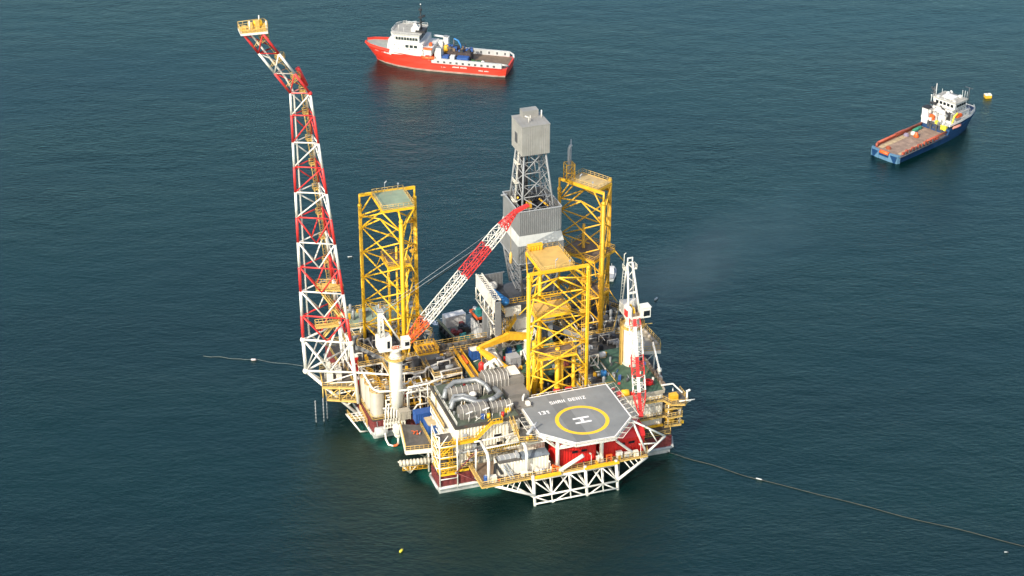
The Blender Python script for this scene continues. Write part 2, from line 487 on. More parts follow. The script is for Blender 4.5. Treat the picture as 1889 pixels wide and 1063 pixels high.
# ================================================================ hull
def make_hull():
    P = [(-35,5),(25.5,4),(27,8),(27,25),(35,33),(35,64),(8,64),(3,52),(-19,52),(-19,77),(-44.8,77),(-43.4,34.2),(-31,34),(-31,14),(-35,11)]
    t = Thing('platform_hull', 'maroon banded steel hull carrying the whole yellow legged platform', 'hull', (-4,35,0))
    low = [(x*0.995-.02, y+.1) for x, y in P]
    t.part('hull_plating', MB().prism(low, -6, 1.7), HULW)
    mb = MB()
    mb.corr(P, 1.7, 5.2, 1.4, 0.12)
    for z in (2.6, 3.5, 4.4):
        for i in range(len(P)):
            a = Vector((*P[i], z)); b = Vector((*P[(i+1) % len(P)], z))
            d = (b-a).normalized(); o = Vector((d.y, -d.x, 0))*.16
            mb.bar(a+o, b+o, .06, .12)
    t.part('maroon_band', mb, MAR)
    t.part('main_deck', MB().prism(P, 5.2, 5.5), DECK)
    mb = MB()
    for i in range(len(P)):
        a = P[i]; b = P[(i+1) % len(P)]
        d = (Vector(b)-Vector(a)).normalized(); o = Vector((d.y, -d.x))*.35
        mb.tube((a[0]+o.x, a[1]+o.y, 1.75), (b[0]+o.x, b[1]+o.y, 1.75), .38, 8)
    t.part('rubbing_strake', mb, HULW)
    mb = MB()
    mb.rail([(-35,5.2,5.5),(-27.5,5.2,5.5)]); mb.rail([(-43.4,34.4,5.5),(-36,34.3,5.5)]); mb.rail([(-43.4,34.4,5.5),(-44.7,76.8,5.5),(-19.2,76.8,5.5)])
    mb.rail([(15,4.5,5.5),(25.4,4.2,5.5),(26.8,8,5.5)])
    t.part('edge_railing', mb, YELR)
make_hull()

# ================================================================ legs
def tri(c, s, flip=False, ang=0.0):
    """three chord positions: two on the 'bar' side, one opposite"""
    h = s*.866
    pts = [(-s/2, h/3), (s/2, h/3), (0, -2*h/3)]
    if flip: pts = [(x, -y) for x, y in pts]
    ca, sa = math.cos(ang), math.sin(ang)
    return [(c[0]+x*ca-y*sa, c[1]+x*sa+y*ca) for x, y in pts]

def make_leg(name_label, c, s, flip, ang, ztop, zpost, deckmat, plat, node0, mids, posts, paint):
    t = Thing('lattice_leg', name_label, 'platform leg', (c[0], c[1], 5.5), 'yellow lattice legs')
    T = [Vector((*p, 0)) for p in tri(c, s, flip, ang)]
    z0 = 5.5
    for k in range(3):
        mb = MB(); p = T[k]
        mb.tube(p+V3(0,0,z0), p+V3(0,0,ztop), .45, 12)
        mb.lathe(p.x, p.y, [(.45,ztop-.1),(.56,ztop+.1),(.56,ztop+.5),(.3,ztop+.9)], 12)
        # rack plates on two sides of the chord
        n = (p - Vector((*c,0))).normalized(); o = Vector((-n.y, n.x, 0))
        for sgn in (-1, 1):
            mb.box(p.x+o.x*sgn*.5-.09, p.x+o.x*sgn*.5+.09, p.y+o.y*sgn*.5-.09, p.y+o.y*sgn*.5+.09, z0, ztop-.4)
        t.part('chord', mb, paint)
    bay = 7.15
    mb = MB()
    for a, b in ((0,1),(1,2),(2,0)):
        z = node0
        A, B = T[a], T[b]; d = (B-A).normalized()*.5
        while z > z0+1:
            zl = max(z-bay, z0)
            f = (z-zl)/bay
            mb.tube(A+d+V3(0,0,z), (A+d).lerp(B-d, f)+V3(0,0,zl), .20, 7)
            mb.tube(B-d+V3(0,0,z), (B-d).lerp(A+d, f)+V3(0,0,zl), .20, 7)
            m = (A+B)/2
            if f > .99: mb.ball((m.x, m.y, (z+zl)/2), .36, 8)
            z -= bay
        # top: K frame up to the crossbeam
        m = (A+B)/2
        mb.tube(A+d+V3(0,0,node0), m+V3(0,0,ztop-1.2), .22, 6); mb.tube(B-d+V3(0,0,node0), m+V3(0,0,ztop-1.2), .22, 6)
        mb.tube(A+d+V3(0,0,ztop-2.4), m+V3(0,0,ztop-1.2), .2, 6); mb.tube(B-d+V3(0,0,ztop-2.4), m+V3(0,0,ztop-1.2), .2, 6)
    t.part('bracing', mb, paint)
    # crossbeam, its posts and the top platform
    A, B, Cc = T[0], T[1], T[2]
    mb = MB()
    for p in (A, B): mb.tube(p+V3(0,0,ztop), p+V3(0,0,zpost+.3), .26, 8)
    mb.bar(A+V3(0,0,zpost), B+V3(0,0,zpost), .5, .75)
    mid = (A+B)/2
    for sgn in (-1, 1):
        q = mid + (B-A).normalized()*sgn*s*.27
        mb.tube((A if sgn < 0 else B)+V3(0,0,ztop-2), q+V3(0,0,zpost-.3), .2, 6)
    t.part('crossbeam', mb, paint)
    e = (B-A).normalized(); inn = (Cc-mid).normalized()
    w, dep = plat
    q0 = mid - e*w/2 + inn*.3; q1 = mid + e*w/2 + inn*.3; q2 = q1 + inn*dep; q3 = q0 + inn*dep
    poly = [(q.x, q.y) for q in (q0, q1, q2, q3)]
    if (q1-q0).cross(q2-q0).z < 0: poly.reverse()
    d_ = t.part('top_platform', MB().prism(poly, zpost-.05, zpost+.12), deckmat)
    mb = MB()
    qq = (q0, q1, q2, q3)
    for i in range(4): mb.bar(qq[i]+V3(0,0,zpost-.4), qq[(i+1) % 4]+V3(0,0,zpost-.4), .35, .65)
    for i in range(1, 4): mb.bar(q0.lerp(q1, i/4)+V3(0,0,zpost-.4), q3.lerp(q2, i/4)+V3(0,0,zpost-.4), .2, .5)
    mb.tube(Cc+V3(0,0,ztop), (q2+q3)/2+V3(0,0,zpost-.7), .26, 8)
    for q in (q2, q3):
        mb.tube(Cc+V3(0,0,ztop-2.5), q+V3(0,0,zpost-.7), .2, 6)
    for f, q in ((A, q3), (B, q2)):
        mb.tube(f+V3(0,0,ztop-3.2), q+V3(0,0,zpost-.7), .18, 6)
    t.part('platform_frame', mb, paint)
    mb = MB(); mb.rail([q+V3(0,0,zpost+.12) for q in qq], 1.15, .05, 1.4, closed=True)
    t.part('top_railing', mb, YELR)
    # landings inside the leg
    for (z, w0, d0, dm, off) in mids:
        c0 = Vector((*c, 0)) + e*off[0] + inn*off[1]
        cs = [c0 + e*x*w0/2 + inn*y*d0/2 for x, y in ((-1,-1),(1,-1),(1,1),(-1,1))]
        pl = [(q.x, q.y) for q in cs]
        if (cs[1]-cs[0]).cross(cs[2]-cs[0]).z < 0: pl.reverse()
        t.part('landing', MB().prism(pl, z-.1, z+.06), dm)
        mb = MB()
        for i in range(4): mb.bar(cs[i]+V3(0,0,z-.42), cs[(i+1) % 4]+V3(0,0,z-.42), .3, .6)
        mb.rail([q+V3(0,0,z+.06) for q in cs], 1.1, .05, 1.5, closed=True)
        for q in cs: mb.tube(q+V3(0,0,z-.4), q.lerp(Vector((*c,0)), -.35)+V3(0,0,z-3.5), .14, 5)
        t.part('landing_frame', mb, paint)
    mb = MB()
    for (x, y, za, zb, r) in posts:
        p = Vector((*c,0)) + e*x + inn*y
        mb.tube(p+V3(0,0,za), p+V3(0,0,zb), r, 10)
        z = za+3
        while z < zb-1:
            mb.lathe(p.x, p.y, [(r, z-.25), (r+.16, z-.2), (r+.16, z+.2), (r, z+.25)], 10); z += 7.15
    if posts: t.part('inner_conduit', mb, paint)
    # ladder up one chord
    mb = MB()
    p = B + (B-Vector((*c,0))).normalized()*-1.1
    mb.ladder(p+V3(0,0,z0), p+V3(0,0,ztop), .6, e)
    for i in range(5):
        z = 12+i*8.5
        if z < ztop-3: mb.box(p.x-.8, p.x+.8, p.y-.8, p.y+.8, z-.06, z+.06); mb.rail([(p.x-.8,p.y-.8,z),(p.x+.8,p.y-.8,z),(p.x+.8,p.y+.8,z)], 1.0, .045, 1.6)
    t.part('ladder', mb, ORY)
    # lamp and small box on the top platform
    mb = MB()
    q = q0.lerp(q1, .42)
    mb.tube(q+V3(0,0,zpost), q+V3(0,0,zpost+2.6), .06, 5); mb.tube(q+V3(0,0,zpost+2.5), q+V3(.6,.1,zpost+3.0), .16, 6)
    q = q0.lerp(q1, .85)
    mb.tube(q+V3(0,0,zpost), q+V3(0,0,zpost+1.8), .05, 5); mb.box(q.x-.2, q.x+.2, q.y-.2, q.y+.2, zpost+1.7, zpost+2.0)
    t.part('floodlight', mb, LGR)
    return t, T, (q0, q1, q2, q3), e, inn

LEGL = make_leg('yellow lattice leg with a faded green top platform beside the flare tower', (-30.4,57.4), 14.5, False, 0.0, 52.1, 55.3,
    PGRN, (8.2, 10.2), 46.4, [(37.5, 6.0, 7.0, BRD, (.8,-.5))], [(-1.2,-.6,5.5,37,.34),(1.0,-.6,5.5,41,.3),(3.2,.8,5.5,38,.28)], YEL)
LEGR = make_leg('yellow lattice leg with a sandy platform and grey vent pipe behind the cladded derrick', (22.4,54.2), 14.3, True, R(-58.0), 50.3, 53.5,
    SAND, (9.5, 6.2), 44.6, [(33.0, 11.0, 9.0, BRD, (-1,.5)), (22.0, 9.0, 6.0, BRD, (0,0))], [(0,0,5.5,33,.55),(-2.5,.5,5.5,40,.4),(2.6,1.2,5.5,30,.4)], ORY)
LEGF = make_leg('frontmost yellow lattice leg with an ochre top platform rising behind the helideck', (-0.65,20.2), 15.3, True, 0.0, 49.4, 50.3,
    ODK, (8.4, 11.5), 43.7, [(36.5, 9.0, 6.5, ODK, (0,2.0)), (26.5, 10.0, 4.5, BRD, (0,-2.2))],
    [(-3.4,3.2,5.5,27,.62),(-1.9,1.8,5.5,24,.42),(1.0,-1.6,5.5,27,.60),(2.4,-.8,5.5,26,.5),(5.0,-2.4,5.5,26,.45)], YEL)

# vent pipe on the right leg
def vent_mast():
    q0, q1, q2, q3 = LEGR[2]; p = q0 + (q3-q0)*0.1; z = 53.6
    t = Thing('vent_mast', 'slim grey vent pipe in a yellow lattice frame on the sandy leg top', 'vent mast', (p.x, p.y, z))
    mb = MB()
    w = 1.1
    cs = [V3(p.x+x*w, p.y+y*w, 0) for x, y in ((-1,-1),(1,-1),(1,1),(-1,1))]
    for i in range(4):
        a, b = cs[i], cs[(i+1) % 4]
        mb.tube(a+V3(0,0,z), a+V3(0,0,z+4.6), .14, 6)
        for k in (0, 2.3): mb.tube(a+V3(0,0,z+k), b+V3(0,0,z+k+2.3), .08, 5); mb.tube(a+V3(0,0,z+k+2.3), b+V3(0,0,z+k+2.3), .1, 5)
    t.part('lattice_frame', mb, ORY)
    mb = MB()
    mb.path([(p.x-.2,p.y,z),(p.x-.2,p.y,z+8.6),(p.x+.1,p.y,z+9.4),(p.x+.6,p.y,z+9.8)], .34, 8)
    mb.path([(p.x+.45,p.y+.2,z),(p.x+.45,p.y+.2,z+11.2)], .14, 6)
    t.part('vent_pipe', mb, LGR)
vent_mast()
def leg_winch():
    q0, q1, q2, q3 = LEGF[2]; p = q3.lerp(q2, .28) ; z = 50.45
    t = Thing('winch_housing', 'yellow ribbed winch box on the far edge of the ochre leg platform', 'winch', (p.x, p.y, z))
    mb = MB(); mb.obox((p.x, p.y), 3.6, 1.2, z, z+1.3); mb.bar((p.x-1.9,p.y,z+1.35),(p.x+1.9,p.y,z+1.35), 1.4, .14)
    t.part('housing', mb, YEL)
    mb = MB()
    for i in range(5): mb.tube((p.x-1.5+i*.75, p.y-.75, z+.1), (p.x-1.5+i*.75, p.y-.75, z+1.2), .1, 5)
    t.part('rib', mb, ORY)
leg_winch()

# ================================================================ flare tower
def flare_tower():
    t = Thing('flare_tower', 'tall red and white banded lattice flare tower with a kinked boom over the sea', 'flare tower', (-45,49,5.5))
    Bf, Cf = V3(-44.6,43.6,5.5), V3(-44.9,55.5,5.5)
    Z1 = 22.5; ZK = 90.0
    low = {'A': V3(-56.5,50.9,Z1), 'B': V3(-45.5,45.2,Z1), 'C': V3(-45.8,56.2,Z1)}
    top = {'A': V3(-56.3,50.8,ZK), 'B': V3(-51.9,49.0,ZK), 'C': V3(-52.1,53.4,ZK)}
    tip = {'A': V3(-66.9,50.6,106.6), 'B': V3(-62.5,48.8,106.6), 'C': V3(-62.7,53.2,106.6)}
    NB = 10
    fz = [0, .103, .206, .308, .41, .512, .613, .714, .810, .915, 1.0]
    def lvl(k): return {n: low[n].lerp(top[n], fz[k]) for n in 'ABC'}
    for k in range(NB):
        a, b = lvl(k), lvl(k+1)
        paint = CRED if k % 2 == 0 else WHT
        rc = .41 - .015*k; rb = .215 - .006*k
        mb = MB()
        for n in 'ABC': mb.tube(a[n], b[n], rc, 9)
        for x, y in (('A','B'),('B','C'),('C','A')):
            mb.tube(b[x], b[y], rb, 7)
            if k < 5:
                m = (a[x]+a[y])/2
                mb.tube(b[x], m, rb, 7); mb.tube(b[y], m, rb, 7)
            elif (k % 2 == 0) or x != 'A':
                mb.tube(a[x], b[y], rb, 7)
            else:
                mb.tube(a[x], b[y], rb, 7)
        t.part('lattice_bay', mb, paint, label='%s painted bay of the flare tower' % ('red' if paint is CRED else 'white'))
    # base frame
    mb = MB()
    L = lvl(0); Al = V3(-56.2,51.0,13.2); Bl = V3(-45.1,44.6,14.2); Cl = V3(-45.5,55.8,14.2)
    for n in 'ABC': mb.ball(L[n], .8, 10)
    mb.tube(L['A'], Al, .46, 9); mb.tube(L['B'], Bf, .46, 9); mb.tube(L['C'], Cf, .42, 9)
    for p, q in ((L['A'],L['B']),(L['B'],L['C']),(L['C'],L['A']),(Al,Bl),(Bl,Cl),(Cl,Al)): mb.tube(p, q, .28, 8)
    for p, q, r, s in ((L['A'],L['B'],Al,Bl),(L['A'],L['C'],Al,Cl),(L['B'],L['C'],Bl,Cl)):
        m = (r+s)/2; mb.tube(p, m, .26, 7); mb.tube(q, m, .26, 7); mb.tube(r, (p+q)/2, .2, 7)
    mb.ball(Al, .85, 10)
    H1 = V3(-44.6,45.0,1.4); H2 = V3(-45.1,56.0,1.4)
    mb.tube(Al, H1, .42, 9); mb.tube(Al, H2, .38, 9)
    for f in (.3,.55,.8):
        p = Al.lerp(H1, f); q = Bl.lerp(Bf, f); mb.tube(p, q, .2, 6); mb.tube(p, Al.lerp(H2, f), .2, 6)
        mb.tube(p, Bl.lerp(Bf, max(0,f-.25)), .18, 6)
    t.part('base_frame', mb, WHT)
    # leaning boom, 3 bays
    for k in range(3):
        a = {n: top[n].lerp(tip[n], k/3) for n in 'ABC'}; b = {n: top[n].lerp(tip[n], (k+1)/3) for n in 'ABC'}
        paint = WHT if k == 1 else CRED
        mb = MB()
        for n in 'ABC': mb.tube(a[n], b[n], .30, 8)
        for x, y in (('A','B'),('B','C'),('C','A')):
            mb.tube(b[x], b[y], .17, 6); mb.tube(a[x], b[y], .17, 6)
            mb.tube(a[x], a[y], .17, 6)
        t.part('boom_bay', mb, paint, label='%s painted bay of the leaning flare boom' % ('red' if paint is CRED else 'white'))
    mb = MB()
    mb.drum(top['C']+V3(.4,.2,.2), top['C'].lerp(tip['C'], .22)+V3(.8,.2,1.4), .55, 10)
    mb.ball(top['B'], .55, 8); mb.ball(top['C'], .6, 8)
    t.part('knee_hinge', mb, CRED)
    # flare pipe (white) up the tower and boom
    mb = MB()
    off = V3(1.6,.2,0); pts = [V3(-46,60,14), V3(-50.0,57,16.5), lvl(0)['A']+V3(1.9,1.2,.6)]
    pts += [lvl(k)['A']+V3(1.7-.08*k,.9-.05*k,0) for k in range(1,11)]
    pts += [top['A'].lerp(tip['A'], f)+V3(1.4,.6,.3) for f in (.2,.6,1.0)]
    mb.path(pts, .24, 8)
    t.part('flare_pipe', mb, WHP)
    # ladders with landings (yellow)
    mb = MB(); lad = MB()
    for k in range(NB):
        a, b = lvl(k), lvl(k+1)
        p = a['C'].lerp(a['B'], .35) + V3(-1.0-.1*(10-k),0,0); q = b['C'].lerp(b['B'], .35)+V3(-1.0-.1*(10-k),0,0)
        lad.ladder(p, q, .8, V3(.9,.4,0))
        for s_ in (-1, 1):
            for o_ in (0, .75): lad.tube(p+V3(s_*.45,-o_,1.5), q+V3(s_*.45,-o_,.2), .05, 4)
        n_ = 5
        for i in range(n_):
            c = p.lerp(q, (i+.6)/n_); lad.path([c+V3(-.45,0,0), c+V3(-.45,-.75,0), c+V3(.45,-.75,0), c+V3(.45,0,0)], .035, 4)
        c = q; w = 0.75
        cs = [(c.x+x*w*.9, c.y+y*w*.8, c.z-.4) for x, y in ((-1,-1),(1,-1),(1,1),(-1,1))]
        mb.prism([(x,y) for x,y,_ in cs], c.z-.5, c.z-.4); mb.rail(cs, 1.2, .06, 1.3, closed=True)
        t.part('landing', mb, YELR); mb = MB()
    t.part('caged_ladder', lad, YELR)
    for k in range(3):
        c = top['B'].lerp(tip['B'], (k+.55)/3).lerp(top['C'].lerp(tip['C'], (k+.55)/3), .5)+V3(-.6,.3,.4)
        mb = MB(); mb.box(c.x-1.2, c.x+.9, c.y-.8, c.y+.8, c.z-.12, c.z)
        mb.rail([(c.x-1.2,c.y-.8,c.z),(c.x+.9,c.y-.8,c.z),(c.x+.9,c.y+.8,c.z),(c.x-1.2,c.y+.8,c.z)], 1.1, .06, 1.2, closed=True)
        for i in range(4): mb.tube((c.x-1.6+i*.7,c.y-.9,c.z), (c.x-3.0+i*.7,c.y-.9,c.z-1.9+.3*i), .07, 4)
        p = top['C'].lerp(tip['C'], k/3); q = top['C'].lerp(tip['C'], (k+1)/3)
        mb.bar(p+V3(-.9,-.8,.2), q+V3(-.9,-.8,.2), .5, .1); mb.bar(p+V3(-.5,-.8,1.2), q+V3(-.5,-.8,1.2), .1, .1)
        t.part('boom_landing', mb, YELR)
    # tip platform
    z = 107.1; c = (tip['A']+tip['B']+tip['C'])/3
    poly = [(c.x-3.6,c.y-2.1),(c.x+2.7,c.y-2.6),(c.x+3.3,c.y+.4),(c.x+2.8,c.y+2.5),(c.x-3.4,c.y+2.1)]
    t.part('tip_deck', MB().prism(poly, z-.55, z), WHT)
    mb = MB(); mb.prism([(c.x+(x-c.x)*.9, c.y+(y-c.y)*.9) for x, y in poly], z+.02, z+.1)
    mb.rail([(x,y,z) for x,y in poly], 1.4, .06, 1.3, closed=True)
    for i in range(4): mb.obox((c.x-2.4+i*1.6, c.y+.2+.3*(i % 2)), 1.0, .8, z, z+1.0+.5*(i % 3))
    t.part('tip_railing', mb, YELR)
    mb = MB(); mb.drum((c.x+.2,c.y+.7,z+1.0),(c.x+2.0,c.y+.7,z+1.1), .8, 12)
    t.part('igniter_housing', mb, YEL)
    mb = MB(); mb.tube((c.x-1.2,c.y-.8,z),(c.x-1.2,c.y-.8,z+2.4), .17, 8); mb.tube((c.x+1.6,c.y+1.6,z),(c.x+1.6,c.y+1.6,z+2.6), .14, 8); mb.tube((c.x+2.6,c.y-1.5,z),(c.x+2.6,c.y-1.5,z+2.2), .14, 8)
    t.part('burner_tip', mb, CRM2)
    # access gallery at the lower red bay
    mb = MB(); zz = 29.2; p = lvl(1)['A'].lerp(lvl(1)['B'], .5)
    cs = [(p.x-2.6,p.y-1.6,zz-1.4),(p.x+3.2,p.y-2.2,zz-1.4),(p.x+3.2,p.y-.8,zz-1.4),(p.x-2.6,p.y-.2,zz-1.4)]
    mb.prism([(x,y) for x,y,_ in cs], zz-1.9, zz-1.4); mb.rail(cs, 1.5, .08, 1.0, closed=True)
    t.part('gallery', mb, YELR)
    mb = MB()
    cs = [(-53,49,37),(-46.5,46.5,37),(-46,50,37),(-52,52.5,37)]
    mb.prism([(x,y) for x,y,_ in cs], 36.8, 37); mb.rail(cs, 1.3, .07, 1.2, closed=True)
    mb.stair((-47.5,47.6,29.5),(-52.0,50.0,36.9), 1.0); mb.stair((-51.5,49.6,22.8),(-47.2,47.4,29.3), 1.0)
    t.part('upper_gallery', mb, YELR)
flare_tower()

def flare_platform():
    t = Thing('access_platform', 'open steel platform with yellow rails and pump skids beneath the flare tower base', 'platform', (-48.5,50,9))
    mb = MB()
    for z, sh in ((10.2, 0), (6.2, 1.0)):
        poly = [(-53+sh,46.8+sh*.4),(-45.0,43.8),(-45.2,55.5),(-51.5+sh,56)]
        mb.prism(poly, z-.2, z)
    t.part('deck', mb, GRT)
    mb = MB()
    for z, sh in ((10.2, 0), (6.2, 1.0)):
        cs = [(-53+sh,46.8+sh*.4,z),(-45.0,43.8,z),(-45.2,55.5,z),(-51.5+sh,56,z)]
        mb.rail(cs, 1.2, .07, 1.3, closed=True)
        for i in range(4): mb.bar(V3(*cs[i])-V3(0,0,.35), V3(*cs[(i+1) % 4])-V3(0,0,.35), .2, .5)
    for a, b in (((-52,47.2),(-48.5,45.6)),((-48.5,45.6),(-45.2,44.2))):
        mb.tube((*a,6.2),(*b,10),.13,6); mb.tube((*b,6.2),(*a,10),.13,6)
    for p in ((-53,46.8),(-45.2,44),(-49,45.3)): mb.tube((*p,6.2),(*p,10.2),.16,6)
    t.part('railing', mb, YELR)
    mb = MB()
    for (u,v,w,h) in ((-50.5,49,1.4,2.6),(-48.2,48.6,1.2,3.4),(-47.6,52,1.6,2.0),(-50,52.5,1.0,3.8)):
        mb.box(u-w/2,u+w/2,v-w/2,v+w/2,10.2,10.2+h); mb.tube((u,v,10.2+h),(u,v,10.9+h),.18,6)
    t.part('pump_skid', mb, CRM2)
    mb = MB()
    for i in range(6):
        u = -51.5+i*1.1; mb.path([(u,50+.4*i,10.2),(u,50+.4*i,13+.5*(i%3)),(u+1.2,51+.3*i,13+.5*(i%3)),(u+1.2,51+.3*i,10.2)], .11, 6)
    t.part('pipework', mb, WHP)
    # lower landing at the strut foot
    t2 = Thing('landing_stage', 'small white slatted landing stage low on the hull corner under the flare strut', 'landing stage', (-46,40.5,2))
    mb = MB()
    z = 3.4
    for i in range(4): mb.bar((-47.9+i*1.0,42.6-i*.1,z),(-47.4+i*1.0,38.4,z), .25, .2)
    for v in (38.6,39.9,41.2,42.4): mb.bar((-48.0,v,z+.2),(-44.2,v-.4,z+.2), .22, .16)
    mb.path([(-48.2,42.8,z),(-47.4,38.2,z-.2),(-46.0,37.2,1.0),(-44,37.4,.6)], .2, 7)
    t2.part('stage_frame', mb, WHT)
    mb = MB(); mb.rail([(-47.9,42.6,z+.2),(-47.4,38.4,z+.2),(-44.4,38,z+.2)], 1.2, .08, 1.2)
    t2.part('stage_railing', mb, YELR)
    mb = MB()
    for i in range(8): mb.tube((-44.1+.02*i,37+1.2*i*.9,1.6),(-44.1+.02*i,37.4+1.2*i*.9,4.6),.1,5)
    t2.part('fender_bar', mb, YELR)
    for i, (u, v, zt, zb, lab) in enumerate(((-55.2,46.6,6.6,-.5,'outermost of three thin dangling lines under the flare platform'),(-53.2,46.3,7.2,-.5,'middle one of three thin dangling lines under the flare platform'),(-52.0,47.4,7.2,-.5,'innermost of three thin dangling lines under the flare platform'))):
        mb = MB(); mb.tube((u,v,zt),(u,v,zb), .14, 5)
        for k in range(7): mb.ball((u,v,zb+1+k*.95), .24, 6)
        solo('hanging_line', mb, GRY, lab, 'rope', (u,v,0), 'lines hanging from the flare platform')
flare_platform()

# ================================================================ helideck
def glyph(mb, ch, x, y, w, h, s, z0, z1):
    """square stencil letters; x,y = lower left"""
    H = lambda yy, a=0, b=1: mb.box(x+a*w, x+b*w, yy, yy+s, z0, z1)
    Vv = lambda xx, a, b: mb.box(xx, xx+s, y+a*h, y+b*h, z0, z1)
    l, r, m = x, x+w-s, x+w/2-s/2
    top, mid, bot = y+h-s, y+h/2-s/2, y
    e = 1e-3
    if ch == 'S': H(top); H(mid); H(bot); mb.box(l,l+s,mid+s,top,z0,z1); mb.box(r,r+s,bot+s,mid,z0,z1)
    if ch == 'H': Vv(l,0,1); Vv(r,0,1); mb.box(l+s,r,mid,mid+s,z0,z1)
    if ch == 'A': Vv(l,0,1); Vv(r,0,1); mb.box(l+s,r,mid,mid+s,z0,z1); mb.box(l+s,r,top,top+s,z0,z1)
    if ch == 'D': Vv(l,0,1); mb.box(l+s,r,top,top+s,z0,z1); mb.box(l+s,r,bot,bot+s,z0,z1); mb.box(r,r+s,bot+s*.6,top+s*.4,z0,z1)
    if ch == 'E': Vv(l,0,1); mb.box(l+s,x+w,top,top+s,z0,z1); mb.box(l+s,x+w,mid,mid+s,z0,z1); mb.box(l+s,x+w,bot,bot+s,z0,z1)
    if ch == 'N':
        Vv(l,0,1); Vv(r,0,1); mb.prism([(l+s,top),(r,bot),(r,bot+s*1.2),(l+s,top+s)], z0, z1)
    if ch == 'I': Vv(m,0,1)
    if ch == 'Z':
        H(top); H(bot); mb.prism([(l,bot+s),(l+s*1.2,bot+s),(x+w,top),(r-s*.2,top)], z0, z1)
    if ch == '1': Vv(m,0,1); mb.box(m-s,m,top-s*.3,top+s*.5,z0,z1)
    if ch == '3': H(top); mb.box(l+s,r,mid,mid+s,z0,z1); H(bot); mb.box(r,r+s,bot+s,top,z0,z1)
    if ch == 't': Vv(m,.0,1); mb.box(m-s*1.1,m,y+h*.62,y+h*.62+s,z0,z1); mb.box(m+s,m+s*2.1,y+h*.62,y+h*.62+s,z0,z1); mb.box(m+s,m+s*2.0,bot,bot+s,z0,z1)

